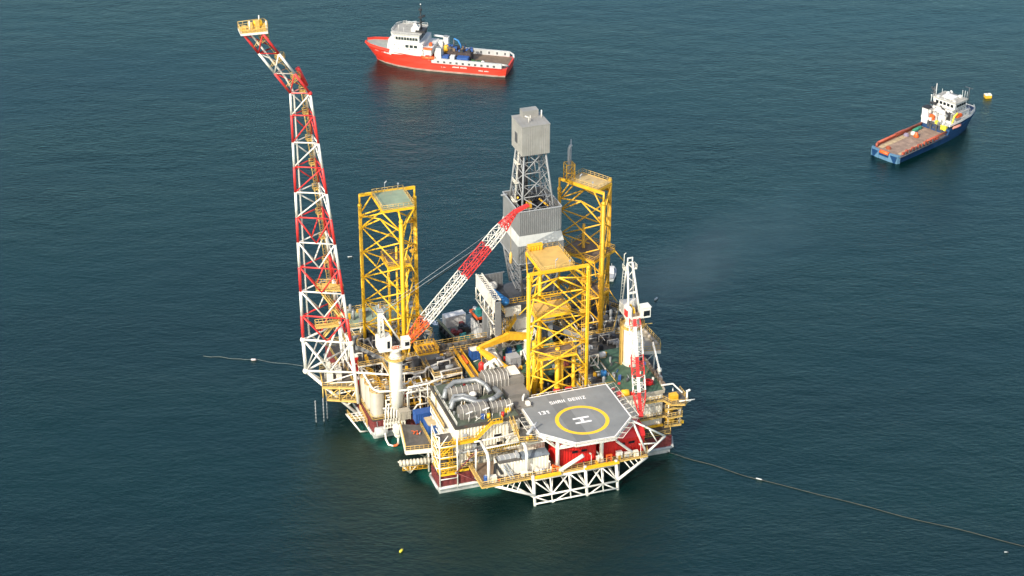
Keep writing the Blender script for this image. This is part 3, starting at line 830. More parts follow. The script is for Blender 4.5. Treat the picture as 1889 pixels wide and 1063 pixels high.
def helideck():
    Z = 17.0
    P = [(-12.0,-2.2),(-5.0,-9.3),(4.9,-9.5),(11.8,-2.4),(11.7,14.0),(-12.1,14.0)]
    t = Thing('helideck', 'grey angular helicopter deck with yellow ring and white H on white struts', 'helideck', (0,0,Z-10))
    t.part('deck_plate', MB().prism(P, Z-.55, Z), HELI)
    # worn plank strips laid along v
    t.part('deck_strip', MB().prism([(-4.6,-9.0),(-1.0,-9.0),(-1.0,13.6),(-4.6,13.6)], Z, Z+.006), HELI2)
    t.part('deck_strip', MB().prism([(-1.0,-9.1),(3.4,-9.1),(3.4,13.6),(-1.0,13.6)], Z, Z+.004), HELI3)
    mk = t.part('landing_circle', MB().ring((0,0), 5.65, 6.6, Z+.002, Z+.014), MYEL)
    mb = MB()
    mb.box(-2.05,2.05,.72,1.35,Z+.002,Z+.016); mb.box(-2.05,2.05,-1.3,-.67,Z+.002,Z+.016); mb.box(-.36,.36,-.67,.72,Z+.002,Z+.016)
    t.part('letter_marking', mb, MARK, label='large white letter H inside the yellow landing circle')
    mb = MB(); x = -4.75
    for ch in 'SHAH DENIZ':
        if ch == ' ': x += .75; continue
        w = .34 if ch == 'I' else .78
        glyph(mb, ch, x, 9.15, w, 1.35, .22, Z+.002, Z+.016); x += w+.24
    t.part('name_marking', mb, MARK, label='white name lettering SHAH DENIZ at the back of the helideck')
    mb = MB(); x = -8.9
    for ch in '13t':
        w = .55 if ch == '1' else .85
        glyph(mb, ch, x, 5.45, w, 1.45, .26, Z+.002, Z+.016); x += w+.22
    t.part('weight_marking', mb, MARK, label='white weight lettering 13t at the left of the ring')
    mb = MB(); n = len(P)
    inner = [(x*.98, y*.98+.03) for x, y in P]
    for i in range(n):
        j = (i+1) % n
        mb.prism([P[i], P[j], inner[j], inner[i]], Z+.002, Z+.03)
    t.part('edge_line', mb, MARK)
    # gutter and safety net frames leaning outwards
    mb = MB(); net = MB()
    for i in range(n):
        a, b = V3(*P[i],0), V3(*P[(i+1) % n],0); d = (b-a); L = d.length; d.normalize(); o = V3(d.y,-d.x,0)
        mb.bar(a+o*.12+V3(0,0,Z-.22), b+o*.12+V3(0,0,Z-.22), .16, .3)
        w = {0: 1.5, 1: 1.3, 2: 1.9, 3: 2.0, 4: .8, 5: 2.3}[i]
        k = max(2, int(L/2.0))
        for q in range(k+1):
            p = a.lerp(b, q/k); mb.tube(p+o*.1+V3(0,0,Z-.3), p+o*w+V3(0,0,Z+.05), .065, 5)
        mb.tube(a+o*w+V3(0,0,Z+.05), b+o*w+V3(0,0,Z+.05), .07, 5)
        for q in (.4,.7): net.tube(a+o*w*q+V3(0,0,Z-.2), b+o*w*q+V3(0,0,Z-.2), .02, 3)
        for q in range(int(L/.45)):
            p = a+d*(q*.45); net.tube(p+o*.15+V3(0,0,Z-.3), p+o*w+V3(0,0,Z+.02), .02, 3)
    t.part('net_frame', mb, WHP); t.part('safety_net', net, LGR)
    # under-deck girders
    mb = MB()
    for u in (-9,-4.5,0,4.5,9):
        v0 = -8.6 if abs(u) < 5 else -4.8
        mb.bar((u,v0,Z-1.0),(u,13.5,Z-1.0), .3, .9)
    for v in (-7.5,-2,4,10):
        w = 6 if v < -5 else 11.4
        mb.bar((-w,v,Z-1.05),(w,v,Z-1.05), .28, .8)
    for i in range(n): mb.bar(V3(*P[i],Z-.8)*1.0, V3(*P[(i+1) % n],Z-.8), .25, .6)
    t.part('girder_frame', mb, WHT)
    for (u, v) in ((-7.6,-3.6),(3.6,-4.0)):
        mb = MB(); mb.tube((u,v,6.8),(u,v,Z-1.3), .5, 10); mb.tube((u,v,6.8),(u,v,7.3), .75, 10)
        t.part('column', mb, WHT)
    mb = MB()
    for (u, v), ends in (((-7.6,-3.6),((-11.5,-2.2),(-5,-8.6),(-11,6),(-2,-6))),((3.6,-4.0),((9.5,-4.0),(4.6,-9),(-2,-6),(11,2)))):
        for e in ends: mb.tube((u,v,12.4),(*e,Z-1.1), .22, 7)
    mb.tube((-7.6,-3.6,13.0),(3.6,-4.0,15.0), .22, 7); mb.tube((-7.6,-3.6,15.4),(-14.2,1.5,12.0), .2, 7)
    # right hand outrigger frame
    A, Bq, Cq = V3(12.2,-2.2,15.6), V3(21.2,-2.0,9.2), V3(15.3,-4.4,7.0)
    mb.tube(A, Bq, .26, 7); mb.tube(A, Cq, .3, 7); mb.tube(Bq, Cq, .28, 7); mb.tube(A.lerp(Cq,.72), Bq.lerp(Cq,.4), .18, 6); mb.tube(A.lerp(Bq,.5),Bq.lerp(Cq,.4),.16,6)
    mb.tube(Bq, (22.5,4.2,4.4), .24, 7)
    t.part('support_strut', mb, WHT)
    mb = MB()
    for u in (-2,1.2): mb.bar((u,15.0,Z+.25),(u+1.6,15.0,Z+.25), .35, .35)
    t.part('perimeter_light', mb, CRED)
    # foam monitor on the left corner
    m2 = Thing('foam_monitor', 'grey fire monitor cannon on a yellow base beside the helideck left corner', 'fire monitor', (-13.6,-1.0,15.2))
    mb = MB(); mb.cyl(-13.6,-1.0,15.2,16.4,.5,.4,10); mb.cyl(-14.6,-1.4,15.2,16.0,.4,.4,10); m2.part('base', mb, YEL)
    mb = MB(); mb.drum((-14.6,-1.5,16.7),(-12.8,-.6,18.0),.42,10); mb.tube((-12.8,-.6,18.0),(-11.7,0,18.7),.2,8,.26); m2.part('cannon', mb, LGR)
    m3 = Thing('access_balcony', 'small yellow railed balcony holding the fire monitor left of the helideck', 'balcony', (-14,-.6,15))
    m3.part('balcony_deck', MB().prism([(-16.6,-1.6),(-12.4,-2.6),(-12.2,3.4),(-15.8,4.2)], 14.95, 15.15), GRT)
    mb = MB(); mb.rail([(-12.4,-2.6,15.15),(-16.6,-1.6,15.15),(-15.8,4.2,15.15)], 1.3, .08, 1.0); mb.stair((-16.2,5.8,17),(-16.2,1.5,15.2),.9)
    m3.part('balcony_railing', mb, YELR)
helideck()

# ================================================================ front walkway, truss under it, red cabins
def front_walkway():
    t = Thing('front_walkway', 'long yellow railed walkway hung along the front of the hull under the helideck', 'walkway', (-6,-2,6.8))
    P = [(-27.3,-5.2),(15.4,-5.0),(16.5,-2.0),(16.5,3.8),(-27.3,4.9)]
    t.part('walkway_deck', MB().prism(P, 6.55, 6.8), BRD)
    mb = MB()
    mb.rail([(-27.2,4.6,6.8),(-27.2,-5.1,6.8),(15.3,-4.9,6.8),(16.4,-2,6.8),(16.4,3.6,6.8)], 1.25, .075, 1.5)
    mb.bar((-27.3,-5.25,6.5),(15.4,-5.05,6.5), .2, .35); mb.bar((-27.35,-5.2,6.5),(-27.35,4.9,6.5), .2, .35)
    t.part('walkway_railing', mb, YELR)
    mb = MB()
    for u in (-26,-18,-10,-2,6,14): mb.bar((u,-5,6.2),(u,4.6,6.2), .3, .6); mb.tube((u,-3.5,6.0),(u,4.6,3.0), .2, 6)
    t.part('cantilever_beam', mb, WHT)
    # lifebuoy cabinets, white boxes etc on the walkway
    for (u, v, w, h, m, lab) in ((-16.2,-4.0,1.6,1.1,WHT,'left of the two white lockers on the front walkway before the cream shed'),(-12.6,-4.1,1.7,.8,WHT,'low white locker on the front walkway nearest the orange davit'),(3.1,-4.1,1.5,1.5,WHT,'white locker standing on the walkway before the left red cabin'),(8.3,-3.9,1.4,1.7,WHT,'square white locker on the walkway before the right red cabin'),(10.6,-3.9,1.9,1.0,WHT,'long low white locker at the right end of the front walkway')):
        k = Thing('locker', lab, 'locker', (u,v,6.8), 'lockers along the front walkway')
        mb = MB(); mb.box(u-w/2,u+w/2,v-.5,v+.5,6.95,6.8+h); mb.box(u-w/2-.06,u+w/2+.06,v-.58,v+.58,6.8+h,6.9+h)
        k.part('cabinet', mb, m)
        mb = MB(); mb.box(u-w/2+.05,u-w/2+.25,v-.4,v+.4,6.8,6.95); mb.box(u+w/2-.25,u+w/2-.05,v-.4,v+.4,6.8,6.95); mb.box(u-.05,u+.05,v-.56,v-.5,7.0,6.7+h); k.part('skid_foot', mb, GRY)
front_walkway()

def boat_landing():
    t = Thing('fender_truss', 'white tubular truss hanging from the front walkway down to the sea', 'truss', (-4,-6.5,0))
    u0, u1 = -14.6, 6.8
    mb = MB()
    us = [u0, -10.2, -5.4, -1.2, 3.0, u1]
    top = lambda u: V3(u,-5.6,6.2); bot = lambda u: V3(u,-7.4,1.0)
    for u in (u0, -1.2, u1): mb.tube(top(u)+V3(0,0,1.3), V3(u,-7.6,-1.5), .38, 9)
    mb.tube(top(u0), top(u1), .3, 8); mb.tube(bot(u0)+V3(0,.2,1.4), bot(u1)+V3(0,.2,1.4), .24, 7); mb.tube(bot(u0)+V3(0,0,-.5), bot(u1)+V3(0,0,-.5), .2, 7)
    for i in range(len(us)-1):
        a, b = us[i], us[i+1]
        if i % 2: a, b = b, a
        mb.tube(top(a), bot(b)+V3(0,.2,1.4), .17, 7)
        mb.tube(bot(a)+V3(0,.2,1.4), bot(b)+V3(0,0,-1), .16, 6)
    for u in us: mb.tube(top(u), bot(u)+V3(0,0,-.8), .17, 6)
    # back plane to the hull
    for u in us:
        mb.tube(bot(u)+V3(0,.2,1.4), (u+.6,4.4,2.6), .18, 7); mb.tube(top(u), (u-.8,4.4,2.6), .15, 7)
        mb.tube(bot(u)+V3(0,.2,1.4), (u+2.2,-1.0,6.0), .15, 7); mb.tube(bot(u)+V3(0,.2,1.4), (u-2.2,-1.0,6.0), .15, 7)
    t.part('truss_tube', mb, WHT)
    mb = MB()
    for s, ue, uh in ((-1, u0, -24.0), (1, u1, 15.5)):
        p = bot(ue)+V3(0,.2,1.8); q = V3(uh,-4.6,6.0)
        mb.tube(p, q, .34, 8)
        for f in (.45,.58,.7,.82): c = p.lerp(q, f); mb.tube(c, (c.x - s*.9*(1-f)*3, -4.9, 6.3), .13, 6)
        mb.tube(p+V3(0,0,-.6), V3(ue+s*5, 4.4, 1.6), .26, 7)
    t.part('wing_strut', mb, WHT)
    mb = MB(); mb.bar((u0+.5,-5.9,7.0),(-7.6,-5.95,7.0), .9, .5); mb.bar((-1.5,-5.9,7.0),(u1+.6,-5.95,7.0), .9, .5)
    t.part('fender_beam', mb, YEL)
    k = Thing('boom_strut', 'thick white tubular strut raked from the front walkway below the left helideck column', 'strut', (-7.0,-4.6,7))
    mb = MB(); mb.tube((-7.2,-4.9,7.2),(-2.0,-6.4,11.2), .5, 10); k.part('strut_tube', mb, WHT)
    mb = MB(); mb.box(-7.7,-6.6,-5.3,-4.4,6.8,7.6); k.part('pivot', mb, CRM2)
    k = Thing('boom_strut', 'white tubular strut leaning against the front of the right red cabin', 'strut', (12.4,-4.2,7))
    mb = MB(); mb.tube((12.4,-4.4,7.2),(7.6,-3.6,11.6), .34, 10); k.part('strut_tube', mb, WHT)
    mb = MB(); mb.box(11.9,13.1,-4.9,-3.8,6.8,8.2); k.part('pivot', mb, CRM2)
    k = Thing('davit', 'orange davit frame on the walkway edge at the left end of the truss', 'davit', (-8.6,-4.4,6.8))
    mb = MB(); mb.bar((-9.2,-4.6,6.8),(-9.2,-4.6,8.9), .35,.35); mb.bar((-7.8,-4.6,6.8),(-7.8,-4.6,8.0),.35,.35); mb.bar((-9.2,-4.6,8.7),(-7.6,-4.6,7.9),.35,.4); k.part('davit_frame', mb, ORG)
    mb = MB(); mb.box(-8.9,-8.1,-4.2,-3.6,6.8,7.7); k.part('winch_box', mb, CRED)
    k = Thing('davit', 'orange winch frame on the walkway between the two red cabins', 'davit', (5.4,-4.4,6.8))
    mb = MB(); mb.bar((4.8,-4.6,6.8),(4.8,-4.6,8.6), .3,.3); mb.bar((6.0,-4.6,6.8),(6.0,-4.6,8.6),.3,.3); mb.bar((4.6,-4.6,8.6),(6.2,-4.6,8.6),.35,.35); k.part('davit_frame', mb, ORG)
    mb = MB(); mb.drum((5.0,-4.0,7.4),(5.9,-4.0,7.4),.45,10); k.part('winch_drum', mb, CRED)
boat_landing()

def red_cabin(label, u0, u1, v0, v1, ztop, peak):
    t = Thing('red_cabin', label, 'cabin', ((u0+u1)/2, v0, 6.8), 'red cabins under the helideck')
    t.part('cabin_wall', MB().corr([(u0,v0),(u1,v0),(u1,v1),(u0,v1)], 6.8, ztop, .75, .09), RED)
    if peak:
        mb = MB(); mb.loft([[(u0-.15,v0-.25,ztop),(u1+.15,v0-.25,ztop),(u1+.15,v1,ztop),(u0-.15,v1,ztop)], [(u0-.15,v0+1.2,ztop+1.4),(u1+.15,v0+1.2,ztop+1.9),(u1+.15,v1-1,ztop+1.9),(u0-.15,v1-1,ztop+1.4)]])
    else:
        mb = MB(); mb.box(u0-.15,u1+.15,v0-.25,v1,ztop,ztop+.35)
    t.part('roof', mb, RED)
    w = u1-u0
    for f in (.36, .60):
        mb = MB(); mb.box(u0+w*f,u0+w*f+w*.17,v0-.16,v0+.02,ztop-1.75,ztop-.85)
        fr = t.part('window', mb, RED)
        mb = MB(); mb.box(u0+w*f+.1,u0+w*f+w*.17-.1,v0-.19,v0-.165,ztop-1.62,ztop-.98)
        t.part('pane', mb, GLS, parent=fr)
    mb = MB(); mb.box(u0+w*.03,u0+w*.03+1.0,v0-.14,v0,6.85,8.8); t.part('door', mb, RED)
red_cabin('left of the two bright red cabins under the helideck, between its columns', -7.3, 2.6, -2.8, 3.4, 11.5, False)
red_cabin('right and larger of the two bright red cabins, with a peaked roof', 4.5, 15.3, -2.8, 3.4, 11.3, True)

# ================================================================ cranes
def lattice_boom(t, base, tip, w0, w1, wmid, h, cuts, rc=.13, rb=.075, tiphead=None):
    """box lattice boom; cuts = [(f0,f1,material,label)]"""
    base = Vector(base); tip = Vector(tip); d = (tip-base); L = d.length; d.normalize()
    side = d.cross(V3(0,0,1)).normalized(); up = side.cross(d).normalized()
    def sec(f):
        if f < .14: k = f/.14; w = w0+(wmid-w0)*k; hh = h*(.35+.65*k)
        elif f > .84: k = (f-.84)/.16; w = wmid+(w1-wmid)*k; hh = h*(1-.55*k)
        else: w = wmid; hh = h
        c = base+d*(L*f)
        return [c-side*w/2-up*hh/2, c+side*w/2-up*hh/2, c+side*w/2+up*hh/2, c-side*w/2+up*hh/2]
    for f0, f1, m, lab in cuts:
        mb = MB(); n = max(1, int(round(L*(f1-f0)/1.9)))
        for i in range(n):
            a = sec(f0+(f1-f0)*i/n); b = sec(f0+(f1-f0)*(i+1)/n)
            for j in range(4):
                mb.tube(a[j], b[j], rc, 6)
                k = (j+1) % 4
                if i % 2: mb.tube(a[j], b[k], rb, 5)
                else: mb.tube(a[k], b[j], rb, 5)
                mb.tube(b[j], b[k], rb, 5)
        # walkway grating on the lower chords
        a = sec(f0); b = sec(f1)
        mb.bar((a[0]+a[1])/2+up*.1, (b[0]+b[1])/2+up*.1, wmid*.28, .06)
        t.part('boom_section', mb, m, label=lab)
    return sec, side, up, d

def crane_left():
    c = (-36.8, 35.0)
    t = Thing('pedestal_crane', 'offshore crane on a white column with its boom raised towards the derrick', 'crane', (*c, 5.5))
    mb = MB()
    mb.lathe(*c, [(1.72,5.5),(1.72,22.6),(1.35,22.75),(1.35,24.2),(1.75,24.6),(1.75,25.2)], 28)
    t.part('pedestal', mb, WHT)
    mb = MB(); mb.ring(c, 1.7, 2.7, 22.3, 22.5, 28)
    pts = [(c[0]+2.65*math.cos(a*math.pi/8), c[1]+2.65*math.sin(a*math.pi/8), 22.5) for a in range(16)]
    mb.rail(pts, 1.1, .06, 1.1, closed=True); mb.ladder((c[0]-1.9,c[1]-.9,6),(c[0]-1.9,c[1]-.9,22.4),.6,V3(0,1,0))
    t.part('ring_walkway', mb, YELR)
    z = 25.2
    t.part('slew_deck', MB().prism([(c[0]-4.4,c[1]-1.5),(c[0]+2.6,c[1]-1.9),(c[0]+3.2,c[1]+.6),(c[0]+2.6,c[1]+2.0),(c[0]-4.4,c[1]+2.0)], z, z+.35), WHT)
    mb = MB(); mb.box(c[0]-4.5,c[0]-1.1,c[1]-1.3,c[1]+1.8,z+.35,z+3.6); mh = t.part('machine_house', mb, WHT)
    mb = MB(); mb.box(c[0]-1.09,c[0]-1.05,c[1]-.7,c[1]+.2,z+.6,z+2.6); mb.box(c[0]-2.3,c[0]-1.6,c[1]-1.35,c[1]-1.31,z+.7,z+2.7); t.part('door', mb, GLS, parent=mh)
    mb = MB(); mb.box(c[0]+1.4,c[0]+3.3,c[1]-2.3,c[1]-.4,z+.3,z+2.9); mb.box(c[0]+1.3,c[0]+3.5,c[1]-2.5,c[1]-.3,z+2.9,z+3.05); cb = t.part('operator_cab', mb, WHT)
    mb = MB(); mb.box(c[0]+2.0,c[0]+3.1,c[1]-2.35,c[1]-2.31,z+1.2,z+2.3); mb.box(c[0]+3.305,c[0]+3.34,c[1]-2.1,c[1]-.6,z+1.2,z+2.4); t.part('pane', mb, GLS, parent=cb)
    mb = MB(); mb.drum((c[0]-.6,c[1]-.9,z+1.5),(c[0]-.6,c[1]+1.2,z+1.5),.85,14); mb.drum((c[0]+.9,c[1]+.2,z+1.3),(c[0]+.9,c[1]+1.6,z+1.3),.7,14); mb.box(c[0]-1,c[0]+1.2,c[1]-.4,c[1]+1.8,z+.35,z+1.6)
    t.part('winch', mb, BLK)
    mb = MB(); mb.drum((c[0]-1.2,c[1]-1.4,z+.75),(c[0]+.6,c[1]-1.4,z+.75),.35,10); t.part('red_drum', mb, ORG)
    mb = MB(); mb.rail([(c[0]-1.0,c[1]-1.85,z+.35),(c[0]+1.2,c[1]-1.9,z+.35)],1.1,.05,.9); t.part('deck_rail', mb, CRM2)
    # gantry mast and back stay
    mt = V3(c[0]-3.4, c[1]+.2, z+10.6)
    mb = MB()
    for s in (-1, 1):
        mb.tube((c[0]-3.9,c[1]+.2+s*.75,z+3.6),(mt.x-.3,mt.y+s*.5,mt.z),.22,8); mb.tube((c[0]-2.7,c[1]+.2+s*.75,z+3.6),(mt.x+.3,mt.y+s*.5,mt.z),.18,8)
        mb.tube((mt.x,mt.y+s*.55,mt.z),(c[0]+1.6,c[1]+.6+s*.6,z+1.0),.22,8)
    for i in range(5):
        zz = z+4+i*1.45; mb.tube((c[0]-3.8,c[1]-.5,zz),(c[0]-2.8,c[1]-.5,zz+.7),.09,5); mb.tube((c[0]-3.8,c[1]+.9,zz),(c[0]-2.8,c[1]-.5,zz+.7),.09,5)
    mb.box(mt.x-.7,mt.x+.7,mt.y-.8,mt.y+.8,mt.z-.3,mt.z+.3)
    t.part('gantry_mast', mb, WHT)
    mb = MB(); mb.rail([(mt.x-1,mt.y-1,mt.z+.3),(mt.x+1,mt.y-1,mt.z+.3),(mt.x+1,mt.y+1,mt.z+.3),(mt.x-1,mt.y+1,mt.z+.3)],1.0,.06,1,closed=True); mb.tube((mt.x-.4,mt.y,mt.z),(mt.x-.4,mt.y,mt.z+2.3),.12,6)
    t.part('mast_head', mb, LGR)
    base = V3(c[0]+3.0, c[1]-.5, z+1.3); tip = V3(-5.6, 33.4, 58.6)
    sec, side, up, d = lattice_boom(t, base, tip, 2.6, 1.0, 2.7, 2.2, [
        (0,.17,ORG,'orange red foot section of the raised boom'),(.17,.52,WHT,'long white section of the raised boom'),(.52,.74,CRED,'red middle section of the raised boom'),(.74,.88,WHT,'short white section near the boom head')], .125, .07)
    mb = MB()
    a = sec(.88); n = 6
    hd = tip+V3(3.6,.2,1.2)
    for j in range(4):
        mb.tube(a[j], tip+(a[j]-base-d*((a[j]-base).dot(d)))*.35, .16, 6)
    for i in range(5):
        b = sec(.88+.12*i/5); b2 = sec(.88+.12*(i+1)/5)
        for j in range(4): mb.tube(b[j], b2[(j+1) % 4], .10, 5); mb.tube(b2[j], b2[(j+1) % 4], .1, 5)
    e = sec(1.0); m_ = (e[0]+e[1])/2; 
    mb.loft([[e[0],e[1],e[2],e[3]],[hd+side*-.35+up*-.3,hd+side*.35+up*-.3,hd+side*.35+up*.5,hd+side*-.35+up*.5]])
    t.part('boom_head', mb, CRED, label='red bent head of the raised boom')
    mb = MB()
    for s in (-.5,.5): mb.tube((mt.x,mt.y+s,mt.z),sec(.80)[2 if s < 0 else 3],.045,4)
    mb.tube(hd, hd+V3(.2,0,-4.5), .05, 4)
    t.part('stay_cable', mb, LGR)
    mb = MB(); p = sec(.93)[0]; mb.tube(p+V3(.5,0,0),p+V3(.5,0,-8.5),.05,4); mb.lathe(p.x+.5,p.y,[(.1,p.z-12),(.38,p.z-11.6),(.42,p.z-9.4),(.12,p.z-8.6)],10)
    t.part('hook_block', mb, YELR)
crane_left()

def crane_right():
    c = (22.7, 24.6)
    t = Thing('pedestal_crane', 'offshore crane on a cream column with its boom lowered beside the helideck', 'crane', (*c, 12.0))
    mb = MB(); mb.lathe(*c, [(2.15,5.5),(2.15,26.4),(1.8,26.6),(1.8,28.2),(2.1,28.5),(2.1,29.0)], 28); t.part('pedestal', mb, CRM2)
    mb = MB(); mb.ring(c,2.1,3.2,26.2,26.4,28)
    mb.rail([(c[0]+3.1*math.cos(a*math.pi/8), c[1]+3.1*math.sin(a*math.pi/8), 26.4) for a in range(16)],1.1,.06,1.2,closed=True)
    mb.bar((c[0]-2.6,c[1]+.5,6),(c[0]-2.6,c[1]+.5,26.2),.8,.8)
    mb.tube((c[0]+2.5,c[1],26.0),(c[0]+5.2,c[1]-.8,26.2),.12,5)
    t.part('ring_walkway', mb, YELR)
    z = 29.0
    t.part('slew_deck', MB().prism([(c[0]-2.2,c[1]-2.2),(c[0]+2.4,c[1]-2.2),(c[0]+2.4,c[1]+3.6),(c[0]-2.2,c[1]+3.6)], z, z+.35), CRM2)
    mb = MB(); mb.box(c[0]-2.3,c[0]-1.0,c[1]-1.8,c[1]+3.4,z+.35,z+3.2); mb.box(c[0]-1,c[0]+2.0,c[1]+2.0,c[1]+3.5,z+.35,z+3.0); t.part('machine_house', mb, WHT)
    mb = MB(); mb.box(c[0]-2.5,c[0]-2.1,c[1]-1.9,c[1]-.4,z+.9,z+2.6); t.part('red_panel', mb, CRED)
    mb = MB(); mb.box(c[0]+1.6,c[0]+3.7,c[1]-2.9,c[1]-.6,z+.4,z+3.2); mb.box(c[0]+1.5,c[0]+3.85,c[1]-3.05,c[1]-.5,z+3.2,z+3.35); cb = t.part('operator_cab', mb, WHT)
    mb = MB(); mb.box(c[0]+1.8,c[0]+3.45,c[1]-2.96,c[1]-2.91,z+.9,z+2.4); t.part('pane', mb, GLS, parent=cb)
    mb = MB(); mb.drum((c[0]-.8,c[1]+.6,z+1.2),(c[0]+1.2,c[1]+.6,z+1.2),.8,14); mb.box(c[0]-.9,c[0]+1.3,c[1]-1.4,c[1]-.2,z+.35,z+1.2); t.part('winch', mb, BRD)
    mb = MB(); mb.box(c[0]-.3,c[0]+.2,c[1]-1.2,c[1]+1.6,z+1.2,z+2.4); t.part('winch_guard', mb, YEL)
    mt = V3(c[0]-.2, c[1]+2.2, z+14.0)
    mb = MB()
    for s in (-1, 1):
        mb.tube((c[0]+s*1.5,c[1]-1.2,z+.4),(mt.x+s*.65,mt.y,mt.z),.27,9)
        mb.tube((c[0]+s*1.6,c[1]+3.2,z+2.6),(mt.x+s*.65,mt.y+.2,mt.z),.17,8)
    A = lambda s,f: V3(c[0]+s*1.5,c[1]-1.2,z+.4).lerp(V3(mt.x+s*.65,mt.y,mt.z),f)
    fs = [.46,.6,.74,.86,1]
    for i in range(4): mb.tube(A(1 if i % 2 else -1,fs[i]),A(-1 if i % 2 else 1,fs[i+1]),.11,6)
    mb.bar(A(-1,.44),A(1,.44),.4,.45); mb.bar(A(-1,1),A(1,1),.3,.3)
    for s in (-1,1): mb.tube(A(s,1),A(s,1)+V3(0,0,1.3),.16,6)
    mb.bar(A(-1,1)+V3(-.1,0,1.3),A(1,1)+V3(.1,0,1.3),.25,.3)
    t.part('gantry_mast', mb, WHT)
    mb = MB(); p = mt; 
    for s in (-1,1): mb.rail([(p.x+s*1.6,p.y-.8,p.z-1.6),(p.x+s*1.6,p.y+1.0,p.z-1.6)],1.1,.06,.9); mb.box(p.x+s*1.15-.5,p.x+s*1.15+.5,p.y-.8,p.y+1.0,p.z-1.7,p.z-1.6)
    mb.tube((p.x-1.7,p.y,p.z-1.5),(p.x-1.6,p.y,p.z+2.6),.08,5); mb.tube((p.x-1.6,p.y,p.z+2.6),(p.x-1.1,p.y,p.z+2.9),.1,5)
    mb.ladder((c[0]-2.2,c[1]+2.4,z+3.2),(p.x-1.3,p.y+.4,p.z-1.6),.6,V3(1,0,0))
    t.part('mast_platform', mb, CRM2)
    base = V3(22.3,22.2,29.4); tip = V3(16.4,2.6,14.4)
    sec, side, up, d = lattice_boom(t, base, tip, 2.6, 1.1, 3.0, 1.6, [
        (0,.08,CRED,'red foot of the lowered boom'),(.08,.40,WHT,'long white section of the lowered boom'),(.40,.62,CRED,'red middle section of the lowered boom'),(.62,.78,WHT,'short white section of the lowered boom'),(.78,1.0,CRED,'red tapering end of the lowered boom')], .12, .07)
    mb = MB(); e = sec(1.0); mb.loft([e,[x+d*1.2 for x in sec(1.0)]]); t.part('boom_head', mb, CRED)
    mb = MB()
    for s in (-.6,.6): mb.tube(A(1 if s > 0 else -1,1), sec(.55)[2 if s > 0 else 3], .04, 4)
    t.part('stay_cable', mb, LGR)
crane_right()

